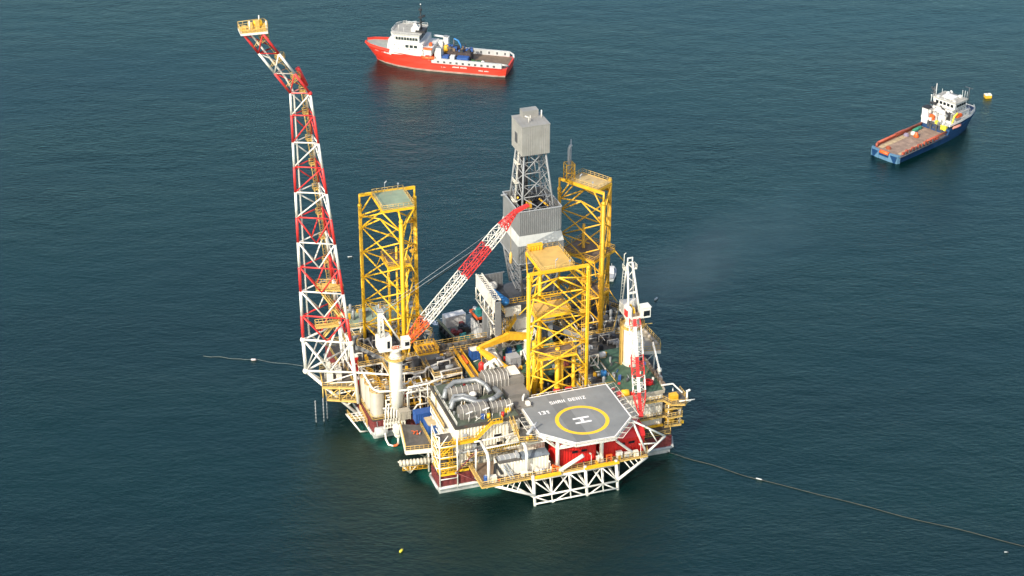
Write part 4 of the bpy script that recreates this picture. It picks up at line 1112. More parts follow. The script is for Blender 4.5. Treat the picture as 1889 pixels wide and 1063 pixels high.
# ================================================================ derrick
def derrick():
    zf = 27.0; c = (5.0, 51.0)
    t = Thing('drilling_derrick', 'tall grey drilling derrick with sheet cladding round its middle and a boxed crown', 'derrick', (*c, zf))
    def sq(hw, hd, z, dx=0, dy=0): return [V3(c[0]+x*hw+dx, c[1]+y*hd+dy, z) for x, y in ((-1,-1),(1,-1),(1,1),(-1,1))]
    # lower open truss (grows upwards to the cladding)
    a = sq(4.2,5.0,zf); b = sq(5.7,6.5,38.6)
    mb = MB()
    n = 4
    for j in range(4): mb.tube(a[j], b[j], .34, 8)
    for i in range(n):
        p = [a[j].lerp(b[j], i/n) for j in range(4)]; q = [a[j].lerp(b[j], (i+1)/n) for j in range(4)]
        for j in range(4):
            k = (j+1) % 4; mb.tube(q[j], q[k], .17, 6)
            if j == 0 and i in (0,1,2): continue      # open V door on the front
            m = (p[j]+p[k])/2; mb.tube(q[j], m, .17, 6); mb.tube(q[k], m, .17, 6); mb.tube((q[j]+q[k])/2, (p[j]+q[j])/2, .12, 5); mb.tube((q[j]+q[k])/2,(p[k]+q[k])/2,.12,5); mb.tube((p[j]+q[j])/2,m,.1,5); mb.tube((p[k]+q[k])/2,m,.1,5); mb.tube((p[j]+q[j])/2,(p[k]+q[k])/2,.1,5)
    mb.tube(b[1]+V3(-1,0,0), a[0]+V3(1.5,-.2,0), .34, 8); mb.tube(b[1], a[1].lerp(a[0],.45), .3, 8)
    t.part('lower_truss', mb, MGR)
    # cladding: three storeys with a sloping pale skirt
    w0 = sq(6.2,7.0,38.0); w1 = sq(6.2,7.0,43.0); s1 = sq(4.95,5.7,45.6); w2 = sq(5.3,6.0,45.6); w3 = sq(5.3,6.0,52.6)
    P2 = lambda r: [(x.x, x.y) for x in r]
    mb = MB(); mb.corr(P2(w0), 37.9, 43.0, .55, .05); t.part('lower_cladding', mb, CLAD)
    mb = MB(); mb.quadgrid([w1, sq(5.65,6.4,45.6)], smooth=False, cap=False); t.part('sloping_skirt', mb, CLADL)
    s1 = sq(5.65,6.4,0)
    mb = MB(); mb.corr(P2(s1), 45.6, 52.4, .55, .05)
    mb.quadgrid([sq(5.55,6.3,52.4), sq(5.55,6.3,45.7)], smooth=False, cap=False)
    t.part('upper_cladding', mb, CLAD)
    mb = MB()
    for r_ in (sq(6.2,7.0,37.9), sq(5.7,6.45,52.4)):
        for j in range(4): mb.bar(r_[j], r_[(j+1) % 4], .22, .25)
    mb.box(c[0]-6.6,c[0]-5.0,c[1]+5.0,c[1]+5.4,52.0,52.3)
    t.part('trim', mb, LGR)
    # racked pipes and dark interior fittings
    mb = MB()
    for i in range(6):
        for j in range(2): mb.tube((c[0]-3.0+i*.45,c[1]+1.5+j*.6,44),(c[0]-3.0+i*.45,c[1]+1.5+j*.6,62+(i*7%4)), .13, 5)
    mb.box(c[0]-1.2,c[0]+1.2,c[1]-1.2,c[1]+1.2,46,50.5); mb.box(c[0]-4.2,c[0]+4.2,c[1]+2.8,c[1]+4.8,49,49.3)
    mb.tube((c[0]-.5,c[1],50),(c[0]-.5,c[1],72),.1,5); mb.tube((c[0]+.5,c[1],50),(c[0]+.5,c[1],72),.1,5)
    mb.box(c[0]-5.5,c[0]+5.5,c[1]-6.2,c[1]+6.2,45.7,46.0)
    t.part('drill_pipe', mb, BLK)
    mb = MB(); mb.bar((c[0]+1,c[1]-2.5,53.5),(c[0]+3.2,c[1]-3.5,51.5),.35,.35); mb.box(c[0]-2.4,c[0]-1.2,c[1]-3.2,c[1]-2.0,51.2,53.2); mb.ball((c[0]-4.0,c[1]-.5,53.6),.32,8); t.part('racking_arm', mb, ORY)
    # upper open truss tapering to the crown
    a = sq(4.7,5.3,46.5); b = sq(2.8,2.9,67.2,-.4)
    mb = MB(); n = 3; fs = [.12,.42,.72,1.0]
    for j in range(4): mb.tube(a[j], b[j], .27, 8)
    for i in range(n):
        p = [a[j].lerp(b[j], fs[i]) for j in range(4)]; q = [a[j].lerp(b[j], fs[i+1]) for j in range(4)]
        for j in range(4):
            k = (j+1) % 4
            mb.tube(p[j], p[k], .13, 6); mb.tube(p[j], q[k], .13, 6); mb.tube(p[k], q[j], .13, 6)
            mb.tube((p[j]+q[j])/2, (p[k]+q[k])/2, .09, 5); mb.tube((p[j]+q[j])/2, (p[j]+p[k])/2, .08, 5); mb.tube((p[k]+q[k])/2, (p[j]+p[k])/2, .08, 5)
            m = (p[j]+q[k])/2; mb.tube((p[j]+p[k])/2, m, .1, 5)
    t.part('upper_truss', mb, GRY)
    mb = MB(); p = a[3].lerp(a[0],.5)
    mb.ladder(p+V3(-.4,0,0), b[3].lerp(b[0],.5)+V3(-.4,0,0), .6, V3(0,1,0))
    for f in (.3,.55,.8): q = a[3].lerp(a[0],.5).lerp(b[3].lerp(b[0],.5),f); mb.box(q.x-1.1,q.x,q.y-.9,q.y+.9,q.z-.1,q.z); mb.rail([(q.x-1.1,q.y-.9,q.z),(q.x-1.1,q.y+.9,q.z)],1.0,.06,.9)
    t.part('caged_ladder', mb, CRM2)
    # crown box
    bx = sq(3.7,3.9,0,-.45); 
    mb = MB(); mb.corr(P2(bx), 66.5, 74.3, .5, .035); mb.box(c[0]-4.1,c[0]+3.2,c[1]-3.8,c[1]+3.8,66.5,66.8)
    t.part('crown_box', mb, BOXC)
    mb = MB(); mb.box(c[0]-4.25,c[0]+3.35,c[1]-4.0,c[1]+4.0,74.3,74.5); mb.box(c[0]-2.0,c[0]+2.2,c[1]+1.6,c[1]+3.95,74.5,76.2)
    for i in range(7): mb.box(c[0]-4.0+i*1.1,c[0]-3.9+i*1.1,c[1]-3.8,c[1]+1.5,74.5,74.56)
    t.part('crown_roof', mb, BOXC)
    mb = MB(); mb.tube((c[0]+2.6,c[1]+.6,74.5),(c[0]+2.6,c[1]+.6,76.4),.16,7); mb.tube((c[0]-1.6,c[1]-1.8,74.5),(c[0]-1.6,c[1]-1.8,76.1),.09,6); mb.tube((c[0]-1.6,c[1]-1.8,75.9),(c[0]-2.5,c[1]-1.4,76.3),.14,6); mb.tube((c[0]-.8,c[1]-.6,74.5),(c[0]-.8,c[1]-.6,75.9),.08,6)
    t.part('roof_mast', mb, WHT)
    mb = MB(); mb.box(c[0]-4.27,c[0]-4.17,c[1]-.6,c[1]+1.2,68.7,71.4); t.part('hatch', mb, DGR)
derrick()

def drill_floor():
    t = Thing('drill_floor', 'raised drill floor deck with a white wind wall and dark underside below the grey derrick', 'drill floor', (1,48,14))
    zf = 26.2
    t.part('floor_deck', MB().prism([(-8.2,40.2),(-6.0,40.2),(-6.0,45.4),(11.5,45.4),(11.5,58),(-8.2,55.2)], zf-.8, zf), DGR)
    mb = MB()
    mb.corr([(-8.9,55.4),(-8.9,39.9)], zf+1.0, zf+4.6, 1.6, .03, closed=False)
    mb.bar((-8.8,55.4,zf+4.6),(-8.8,39.9,zf+4.6),.35,.25); mb.bar((-7.2,55.4,zf+4.6),(-7.2,40.2,zf+4.6),.25,.25)
    for i in range(11): mb.bar((-8.7,40.1+i*1.38,zf+4.6),(-7.2,41.4+i*1.38,zf+4.6),.16,.16); mb.bar((-7.2,40.1+i*1.38,zf+4.6),(-8.7,41.4+i*1.38,zf+4.6),.16,.16)
    t.part('wind_wall', mb, CRM2, label='white wind wall along the left side of the drill floor')
    mb = MB(); mb.corr([(-8.7,55.3),(-1.5,55.3)], zf, zf+3.9, .9, .05, closed=False); mb.corr([(-1.5,55.6),(-8.7,55.6)], zf, zf+3.9, .9, .05, closed=False); mb.bar((-8.7,55.45,zf+4.0),(-1.0,55.45,zf+4.0),.3,.2)
    t.part('back_wall', mb, MGR)
    mb = MB(); mb.box(-8.9,-7.4,39.2,39.75,zf-5.0,zf+4.4); mb.box(3.4,9.5,45.6,46.1,zf-7.6,zf-.85)
    t.part('grey_bulkhead', mb, CLAD)
    mb = MB()
    for v in (41,44.5,48,51.5,55): mb.tube((-9.0,v,zf+1),(-8.9,v,zf-2.4),.16,6); mb.tube((-8.9,v,zf-2.4),(-6.0,v,zf-5.0),.18,6)
    mb.tube((-9.0,40.5,zf-2.4),(-9.0,55.2,zf-2.4),.18,6)
    for v in (41,44.5,48,51.5): mb.tube((-9,v,zf+1),(-9,v+3.5,zf-2.4),.1,5)
    t.part('bracket', mb, CRM2)
    mb = MB()
    for (u,v) in ((-7,41.5),(-7,50),(2,49),(9,47.5),(9,56),(-7,54)): mb.box(u-.5,u+.5,v-.5,v+.5,12,zf-.8)
    for (a,b) in (((-7,50),(2,49)),((2,49),(9,47.5)),((-7,41.5),(-7,50))):
        mb.tube((*a,14),(*b,24),.22,6); mb.tube((*b,14),(*a,24),.22,6); mb.bar((*a,19),(*b,19),.4,.5)
    t.part('substructure', mb, GRY)
    mb = MB(); mb.rail([(-6.0,40.4,zf),(-6.0,45.5,zf),(2.2,45.5,zf),(11.2,45.6,zf)],1.4,.08,1.0); mb.rail([(-6.0,45.6,22.5),(0,45.6,22.5)],1.2,.08,.8); mb.stair((-5.6,44.4,17.8),(-5.4,46.6,22.4),.9); mb.stair((-4.4,44.6,17.8),(-1.6,44.6,22.2),.9)
    for i in range(7): mb.tube((-5.0+i*.45,46.2,17.8),(-5.0+i*.45,46.2,22.2),.07,4)
    t.part('stair_railing', mb, YEL)
    k = Thing('blue_tarpaulin', 'bright blue covered bundle on the drill floor behind the white wind wall', 'tarpaulin', (-5,47.5,zf))
    mb = MB()
    for i in range(5): mb.ball((-5.6+.35*i,50.8-1.35*i,zf+.9),1.25,9,.85)
    k.part('cover', mb, BLU2)
    k2 = Thing('white_dome_tank', 'white rounded tank beside the blue cover on the drill floor', 'tank', (-5.4,53,zf))
    mb = MB(); mb.drum((-6.6,53,zf+1.7),(-4.4,53.2,zf+1.7),1.15,12,.6); k2.part('shell', mb, WHT)
    mb = MB(); mb.box(-6.4,-6.0,52.2,53.8,zf,zf+1.0); mb.box(-5.0,-4.6,52.2,53.8,zf,zf+1.0); k2.part('saddle', mb, DGR)
drill_floor()

def container(label, base, L, W, H, ang, m, name='cargo_container', cat='container', group=None, pitch=.55, top=None):
    t = Thing(name, label, cat, base, group, rot=ang, local=True)
    t.part('shell', MB().corr([(-L/2,-W/2),(L/2,-W/2),(L/2,W/2),(-L/2,W/2)], 0.12, H-.1, pitch, .14 if pitch > .6 else .07), m)
    t.part('roof', MB().box(-L/2-.05,L/2+.05,-W/2-.05,W/2+.05,H-.1,H), top or m)
    mb = MB()
    for x in (-L/2,L/2):
        for y in (-W/2,W/2): mb.box(x-.1,x+.1,y-.1,y+.1,0,H+.06)
    t.part('corner_post', mb, m)
    mb = MB(); mb.box(-L*.2,L*.05,-W/2-.12,-W/2-.085,.25,H*.8); t.part('door', mb, m)
    return t
def drilling_boxes():
    container('upper of two ribbed white cabins under the drill floor front', (-2.9,46.4,22.5), 5.6, 2.4, 2.8, 0, CRM2)
    container('lower of two ribbed white cabins under the drill floor, beside the front leg', (1.0,47.0,17.8), 4.6, 2.4, 3.4, 0, CRM2)
    t = Thing('support_platform', 'pale steel frame platform with slats below the ribbed white drilling cabins', 'platform', (-2,46,14))
    mb = MB(); P = [(-7.0,48.8,17.6),(-6.6,43.4,17.6),(3.6,43.6,17.6),(3.6,48.8,17.6)]
    for i in range(4): mb.bar(P[i],P[(i+1) % 4],.35,.5)
    for p in P: mb.tube(p,(p[0],p[1],14.2),.2,6)
    for i in range(4): mb.bar((-6.2+i*2.6,43.6,17.6),(-6.3+i*2.6,48.7,17.6),.2,.3)
    for i in range(4): mb.tube((-6.4+i*2.5,43.5,17.6),(-3.9+i*2.5,43.5,15),.12,5); mb.tube((-3.9+i*2.5,43.5,17.6),(-6.4+i*2.5,43.5,15),.12,5)
    mb.tube((-6.6,43.4,15),(3.6,43.6,15),.15,5)
    mb.bar((-8.6,41.5,22),(-7.2,43.4,17.8),.3,.3); mb.bar((-8.6,45.5,22),(-7.4,46,17.8),.3,.3)
    t.part('frame', mb, CRM2)
    t.part('platform_deck', MB().prism([(x,y) for x,y,_ in P], 17.3, 17.45), GRT)
drilling_boxes()

# ================================================================ accommodation block (left front)
def accommodation():
    u0,u1,v0,v1,z0,z1 = -29.8,-14.2,6.4,26.2,5.5,17.0
    t = Thing('accommodation_block', 'large cream ribbed deckhouse at the left front with yellow stairs on its wall', 'deckhouse', ((u0+u1)/2,v0,z0))
    t.part('wall', MB().corr([(u0,v0),(u1,v0),(u1,v1),(u0,v1)], z0, z1, .84, .40), CRM)
    mb = MB(); mb.box(u0-.45,u1+.45,v0-.45,v1+.45,z1,z1+.25)
    rf = t.part('roof', mb, RFG)
    mb = MB()
    for a,b in (((u0-.45,v0-.45),(u1+.45,v0-.45)),((u0-.45,v0-.45),(u0-.45,v1+.45)),((u1+.45,v0-.45),(u1+.45,v1+.45))): mb.bar((*a,z1+.2),(*b,z1+.2),.4,.75)
    t.part('roof_edge', mb, DECK, parent=rf)
    for (u,z,w,h) in ((-24.4,11.2,1.7,1.9),(-19.6,12.4,1.9,1.1),(-15.6,12.7,1.3,.9),(-19.2,9.4,1.4,1.9),(-17.2,9.6,1.4,1.9),(-27.4,6.2,1.5,1.5)):
        mb = MB(); mb.box(u-w/2-.08,u+w/2+.08,v0-.46,v0-.36,z-.1,z+h+.1); f = t.part('window', mb, CRM2)
        mb = MB(); mb.box(u-w/2,u+w/2,v0-.50,v0-.465,z,z+h); t.part('pane', mb, GLS, parent=f)
    # stairs across the front wall and the gallery left of it
    mb = MB()
    g = 13.6
    mb.prism([(u0-1.2,v0-1.5),(-25.2,v0-1.5),(-25.2,v0-.28),(u0-1.2,v0-.28)], g-.12, g)
    mb.rail([(u0-1.2,v0-.4,g),(u0-1.2,v0-1.5,g),(-25.3,v0-1.5,g)],1.25,.08,1.1)
    mb.stair((-25.2,v0-.95,g),(-21.4,v0-.95,z1+.2),1.05)
    mb.prism([(-21.4,v0-1.5),(-18.6,v0-1.5),(-18.6,v0-.28),(-21.4,v0-.28)], z1+.1, z1+.25); mb.rail([(-21.2,v0-1.5,z1+.25),(-18.6,v0-1.5,z1+.25),(-18.6,v0-.3,z1+.25)],1.3,.08,.9)
    mb.bar((u0-1.2,v0-1.5,g-.25),(-25.2,v0-1.5,g-.25),.2,.5)
    t.part('stair_gallery', mb, YEL)
    mb = MB(); mb.tube((u0+.4,v0-.7,10.2),(-23.0,v0-.7,10.2),.28,8); mb.tube((u0+.4,v0-.6,10.9),(-23,v0-.6,10.6),.12,6); t.part('wall_pipe', mb, GRY)
    mb = MB()
    for i in range(6): mb.tube((u0+3.4+i*2.0,v0+1.2,z1+.2),(u0+3.4+i*2.0,v0+1.2,z1+1.6),.07,5)
    mb.tube((u0+5,v0+1.2,z1+.2),(u0+7,v0+1.2,z1+1.5),.06,5); mb.tube((u0+7,v0+1.2,z1+.2),(u0+5,v0+1.2,z1+1.5),.06,5)
    for u,v in ((u0+3.6,v0+1.3),(u0+8,v0+1.7),(u0+14,v0+1.6)): mb.tube((u,v,z1+.2),(u,v,z1+3.0),.07,5); mb.bar((u-.9,v,z1+2.6),(u+.9,v+.2,z1+2.9),.35,.12)
    mb.rail([(u0+.2,v0+.5,z1+.25),(u0+.2,v1-1,z1+.25)],1.0,.05,2.0)
    t.part('roof_frame', mb, WHT)
    mb = MB(); mb.cyl(u0+8.6,v0+1.6,z1+.25,z1+1.4,.5,.4,10); mb.box(u0+13.2,u0+14.6,v0+2.4,v0+3.4,z1+.25,z1+1.2); t.part('yellow_locker', mb, YEL)
    mb = MB(); mb.cyl(u0+12.0,v0+.9,z1+.25,z1+1.5,.35,.35,10); t.part('red_reel', mb, RED)
accommodation()

def stair_tower():
    t = Thing('stair_tower', 'white framed stair tower with yellow railed landings at the left corner of the cream deckhouse', 'stair tower', (-32.6,6.2,1))
    cs = [(-34.8,4.6),(-30.4,4.4),(-30.2,10.5),(-34.8,10.8)]
    mb = MB()
    for p in cs: mb.tube((*p,1.2),(*p,16.4),.18,7)
    for z in (4.2,7.4,10.4,13.4):
        for i in range(4): mb.tube((*cs[i],z),(*cs[(i+1) % 4],z),.13,6)
    for z0_,z1_ in ((1.2,4.2),(4.2,7.4),(7.4,10.4),(10.4,13.4),(13.4,16.4)):
        mb.tube((*cs[0],z0_),(*cs[3],z1_),.12,6); mb.tube((*cs[0],z1_),(*cs[3],z0_),.12,6)
    mb.tube((*cs[0],13.4),((cs[0][0]+cs[1][0])/2,cs[0][1],16.4),.12,6)
    t.part('tower_frame', mb, WHT)
    for z in (5.6,7.6,10.4,13.4):
        mb = MB(); mb.prism(cs, z-.1, z); t.part('landing', mb, GRT)
    mb = MB()
    for z in (5.6,7.6,10.4,13.4): mb.rail([(*cs[3],z),(*cs[0],z),(*cs[1],z)],1.3,.08,1.0); mb.bar((*cs[0],z-.2),(*cs[1],z-.2),.15,.4); mb.bar((*cs[0],z-.2),(*cs[3],z-.2),.15,.4)
    for k,(z0_,z1_) in enumerate(((5.6,7.6),(7.6,10.4),(10.4,13.4))):
        mb.stair((-34.2,5.4,z0_),(-31.0,5.6,z1_),.9) if k % 2 == 0 else mb.stair((-31.0,6.9,z0_),(-34.2,6.9,z1_),.9)
    mb.ladder((-32.0,4.3,7.6),(-32.0,4.3,13.4),.6,V3(1,0,0))
    t.part('stair_flight', mb, YEL)
    k = Thing('drum_winch', 'dark round winch housing beside the lower stair landings of the cream deckhouse', 'winch', (-29.9,7.5,8))
    mb = MB(); mb.drum((-30.6,5.9,8.8),(-30.6,7.6,8.8),1.1,14); k.part('drum', mb, BLK)
    mb = MB(); mb.box(-31.4,-29.9,5.6,7.8,7.65,8.0); mb.box(-31.3,-31.0,5.7,6.0,8.0,9.4); k.part('stand', mb, GRY)
    k = Thing('boom_strut', 'pair of slim dark red spars propped from the deckhouse foot over the maroon hull band', 'strut', (-30,4,6))
    mb = MB(); mb.tube((-31.0,3.8,6.0),(-25.6,3.2,12.0),.14,6); mb.tube((-31.0,3.8,6.0),(-26.3,.4,4.6),.14,6); k.part('spar', mb, MAR)
    mb = MB(); mb.ball((-31.0,3.8,6.0),.3,8); k.part('pivot', mb, GRY)
stair_tower()

def front_sheds():
    u0 = -22.8
    container('long low cream ribbed shed on the front walkway with a slate tarpaulin on its roof', (-16.0,-1.1,6.85), 12.6, 3.2, 3.9, 0, CRM, 'ribbed_shed', 'shed', None, .8, GRT)
    k = Thing('roof_tarpaulin', 'slate blue tarpaulin sheet spread over the right half of the cream shed roof', 'tarpaulin', (-12.6,-1.0,10.7))
    mb = MB(); random.seed(4)
    n = 9; rows = []
    for j in range(6):
        rows.append([V3(-16.3+7.0*i/(n-1), -2.9+3.4*j/5, 10.82+.35*math.sin(math.pi*i/(n-1))*math.sin(math.pi*j/5)+random.random()*.16) for i in range(n)])
    mb.quadgrid(rows, close=False, smooth=False); low = [[p-V3(0,0,.08) for p in r] for r in rows]; mb.quadgrid(low[::-1], close=False, smooth=False)
    k.part('sheet', mb, TARP)
    k = Thing('roof_duct', 'grey flat duct lying on the left half of the cream shed roof', 'duct', (-19.5,-1,10.8))
    mb = MB(); mb.box(-22.0,-16.8,-1.6,-.2,10.8,11.4); mb.box(-17.2,-16.7,-2.0,.2,10.8,11.7); k.part('duct_box', mb, LGR)
    mb = MB(); 
    for i in range(4): mb.box(-21.6+i*1.3,-21.5+i*1.3,-1.65,-.15,10.8,11.45)
    k.part('band', mb, WHT)
    container('narrow cream ribbed cabin standing between the deckhouse and the helideck corner', (-11.9,5.2,6.85), 6.2, 5.2, 6.2, 0, CRM, 'ribbed_cabin', 'cabin', None, .8)
    container('short cream ribbed cabin in front of the deckhouse wall behind the striped beam', (-16.2,4.6,10.0), 2.8, 2.4, 3.2, 0, CRM, 'ribbed_cabin', 'cabin', None, .7)
    # white gantry with hazard striped beam
    t = Thing('gantry_frame', 'white portal gantry with bent legs standing over the cream shed', 'gantry', (-19,1,6.8))
    mb = MB()
    for u in (-25.2,-15.6):
        mb.path([(u,-3.9,6.8),(u,-3.9,12.8),(u+.1,-2.6,14.2),(u+.1,2.6,14.6)],.36,8)
    mb.tube((-26.6,1.6,6.8),(-26.6,1.6,13.0),.26,7)
    mb.tube((-26.6,2.8,14.5),(-15.4,2.8,14.7),.22,7); mb.tube((-25.1,-.6,14.4),(-15.5,-.6,14.5),.2,7)
    mb.tube((-17,2.8,14.6),(-18.6,2.8,12.9),.12,5)
    t.part('portal', mb, WHT)
    mb = MB(); mb.box(-13.2,-12.6,-4.4,-3.3,6.8,7.9); mb.bar((-14.2,-4.0,7.5),(-16.8,-4.2,8.3),.3,.3); t.part('foot_block', mb, WHT)
    k = Thing('striped_beam', 'yellow and black hazard striped lifting beam slung between the white gantry legs', 'beam', (-19,0,12.4))
    mb = MB(); mb2 = MB(); n = 15
    for i in range(n):
        a = -24.9+9.2*i/n; b = -24.9+9.2*(i+1)/n; m = (a+b)/2
        for q, (x0, x1) in ((mb, (a,m)), (mb2, (m,b))):
            q.loft([[(x0,.4,13.0),(x1,.4,13.0),(x1,.9,13.0),(x0,.9,13.0)],[(x0+.3,.4,13.75),(x1+.3,.4,13.75),(x1+.3,.9,13.75),(x0+.3,.9,13.75)]])
    k.part('yellow_stripe', mb, YEL); k.part('black_stripe', mb2, BLK)
    # lifeboat-like dark launch gear at the shed's left end
    k = Thing('folded_crane', 'dark folded deck crane with a grey jib at the left end of the cream shed', 'deck crane', (-22.9,-2.5,6.8))
    mb = MB(); mb.bar((-23.4,-2.8,6.8),(-23.0,-2.6,10.9),.5,.6); mb.bar((-23.0,-2.6,10.9),(-21.6,-3.2,8.0),.45,.6); k.part('jib', mb, BLK)
    mb = MB(); mb.bar((-21.3,-3.2,10.6),(-19.6,-4.4,6.9),.35,.35); mb.bar((-20.5,-3.0,10.6),(-18.8,-4.4,6.9),.3,.3); mb.bar((-20.4,-4.2,8.6),(-19.3,-4.3,8.6),.2,.2); k.part('brace', mb, LGR)
    k = Thing('blue_drum', 'small blue drum at the left corner of the front walkway', 'drum', (-25.6,-3.0,6.8))
    mb = MB(); mb.lathe(-25.6,-3.0,[(.55,6.8),(.58,7.2),(.55,7.25),(.55,7.7),(.58,7.75),(.55,8.2),(.4,8.25)],14); k.part('body', mb, BLU)
    mb = MB(); mb.cyl(-25.6,-3.0,8.25,8.4,.3,.3,10); k.part('lid', mb, LGR)
    k = Thing('crate', 'pale slatted crate next to the small blue drum on the front walkway', 'crate', (-24.0,-3.9,6.8))
    mb = MB()
    for i in range(4): mb.box(-24.8,-23.2,-4.5,-3.2,6.85+i*.42,7.15+i*.42)
    k.part('slat', mb, CRM2)
    mb = MB(); 
    for u in (-24.75,-23.35):
        for v in (-4.52,-3.3): mb.box(u,u+.1,v,v+.1,6.8,8.5)
    k.part('post', mb, BRD)
    # slatted maroon ramp board at hull front-left is the hull band itself; yellow kick plate above it
    mb = MB(); mb.bar((-33,4.9,5.75),(-27.4,4.75,5.75),.3,.5)
    solo('kick_plate', mb, YEL, 'plain yellow kick plate along the hull edge above the maroon band', 'edge plate', (-30,4.8,5.5))
front_sheds()

# silver ducts and exhaust boxes on the deckhouse roof
def roof_plant():
    z = 17.3
    def duct(label, pts, r):
        b = pts[0]
        t = Thing('exhaust_duct', label, 'duct', (b[0], b[1], z), 'silver ducts on the deckhouse roof')
        t.part('duct_tube', MB().path(pts, r, 14), SILV)
        mb = MB()
        for i in range(len(pts)-1):
            a, q = V3(*pts[i]), V3(*pts[i+1]); d = (q-a).normalized()
            k = max(1, int((q-a).length/1.6))
            for j in range(k+1):
                c = a.lerp(q, j/k); mb.tube(c-d*.06, c+d*.06, r*1.05, 14)
        t.part('seam_band', mb, DGR)
        mb = MB()
        for i in range(1, len(pts)-1): mb.tube((pts[i][0]-.5,pts[i][1],z),(pts[i][0]-.3,pts[i][1],pts[i][2]-r*.7),.12,5); mb.tube((pts[i][0]+.5,pts[i][1],z),(pts[i][0]+.3,pts[i][1],pts[i][2]-r*.7),.12,5)
        t.part('trestle', mb, WHT)
    duct('longest silver duct arching along the back of the deckhouse roof', [(-29.4,18.2,18.2),(-28.2,20.2,19.6),(-25.8,21.6,20.4),(-20.2,20.8,20.6),(-18.6,18.2,20.2),(-18.2,15.6,19.4)], .62)
    duct('front silver duct snaking low along the middle of the deckhouse roof', [(-29.2,13.2,18.0),(-28.0,15.0,19.4),(-25.6,14.6,19.9),(-23.2,12.0,19.7),(-20.2,12.0,19.5)], .58)
    duct('short cranked silver duct at the right end of the deckhouse roof', [(-20.0,12.0,19.5),(-18.4,12.2,19.7),(-16.4,13.4,19.9),(-16.8,16.4,20.0)], .68)
    duct('second low silver duct behind the front one on the deckhouse roof', [(-29.0,14.6,18.6),(-27.4,16.4,19.8),(-25.0,15.8,20.0),(-22.4,13.4,19.6)], .42)
    def hooped(label, u0,u1,v0,v1,z1, n, m):
        t = Thing('exhaust_box', label, 'exhaust housing', ((u0+u1)/2,(v0+v1)/2,z), 'hooped exhaust housings')
        h = z1-z
        t.part('housing', MB().loft([[(u0,v0,z),(u1,v0,z),(u1,v1,z),(u0,v1,z)],[(u0,v0,z+h*.68),(u1,v0,z+h*.68),(u1,v1,z+h*.68),(u0,v1,z+h*.68)],[(u0,v0+.8,z1),(u1,v0+.8,z1),(u1,v1-.6,z1),(u0,v1-.6,z1)]]), m)
        mb = MB()
        for i in range(n):
            u = u0+(u1-u0)*(i+.5)/n
            mb.path([(u,v0-.16,z),(u,v0-.16,z+h*.7),(u,v0+.7,z1+.16),(u,v1-.5,z1+.16),(u,v1+.16,z+h*.6)],.05,5)
        t.part('hoop', mb, CRM2)
    hooped('low hooped grey housing at the front left of the deckhouse roof', -28.0,-20.8,8.9,12.0,20.0,5,TURB)
    hooped('low hooped grey housing at the front right of the deckhouse roof', -20.2,-14.4,9.4,11.6,19.6,5,TURB)
    hooped('hooped grey housing behind the longest silver duct on the deckhouse roof', -28.0,-19.6,18.2,20.2,20.2,6,TURB)
    t = Thing('roof_fan', 'white mushroom fan on the deckhouse roof between the silver ducts', 'roof fan', (-22.2,17.2,z))
    mb = MB(); mb.lathe(-22.2,17.2,[(.4,z),(.4,z+1.2),(.95,z+1.3),(.95,z+1.8),(.5,z+2.1)],14); t.part('hood', mb, WHT)
    mb = MB(); mb.cyl(-22.2,17.2,z,z+.3,.8,.8,12); t.part('curb', mb, DGR)
    # big taupe turbine house behind / right
    t = Thing('turbine_house', 'big taupe turbine enclosure with white hoops beside the frontmost yellow leg', 'turbine enclosure', (-13,20,6))
    mb = MB(); mb.box(-18.6,-8.2,19.0,24.0,8,20.2); mb.box(-14.2,-8.6,14.2,19.0,8,18.4); mb.box(-15.6,-9.4,9.6,14.2,13,17.4)
    t.part('housing', mb, TURB)
    mb = MB(); mb.loft([[(-18.4,19.1,20.2),(-12.2,19.1,20.2),(-12.2,23.6,20.2),(-18.4,23.6,20.2)],[(-18.2,20.0,21.6),(-12.4,20.0,21.6),(-12.4,23.0,21.6),(-18.2,23.0,21.6)]]); t.part('intake_hood', mb, TURB)
    mb = MB()
    for i in range(7): u = -18.2+i*.98; mb.path([(u,18.85,17.4),(u,18.85,20.3),(u,19.9,21.75),(u,23.0,21.75)],.06,5)
    mb.path([(-10.8,12.6,15),(-10.8,12.6,18.3),(-10.2,13.2,18.8)],.24,7)
    mb.box(-10.8,-9.8,9.8,11.0,17.4,18.2)
    t.part('hoop', mb, WHT)
    k = Thing('vent_stack', 'cluster of fat white exhaust elbows on the taupe turbine enclosure', 'exhaust', (-15,23.2,21))
    mb = MB()
    for i,(u,v,h) in enumerate(((-16.8,23.6,2.2),(-15.6,23.2,3.0),(-14.6,23.8,2.4))): mb.path([(u,v,20.3),(u,v,20.3+h),(u+.9,v-.5,21.2+h),(u+1.9,v-1.4,20.8+h*.6)],.42,9)
    k.part('elbow', mb, WHT)
    mb = MB(); mb.box(-17.4,-14,22.6,24.4,20.2,20.6); k.part('curb', mb, CRM2)
    k = Thing('vent_hood', 'squat pale hood behind the white exhaust elbows on the turbine enclosure', 'hood', (-10.6,22,20.2))
    mb = MB(); mb.loft([[(-12,20.4,20.2),(-8.6,20.4,20.2),(-8.6,23.8,20.2),(-12,23.8,20.2)],[(-11.4,20.9,21.3),(-9.2,20.9,21.3),(-9.2,23.3,21.3),(-11.4,23.3,21.3)]]); k.part('hood', mb, CRM2)
    mb = MB(); mb.box(-12.1,-8.5,20.3,23.9,20.15,20.35); k.part('flashing', mb, TURB)
roof_plant()

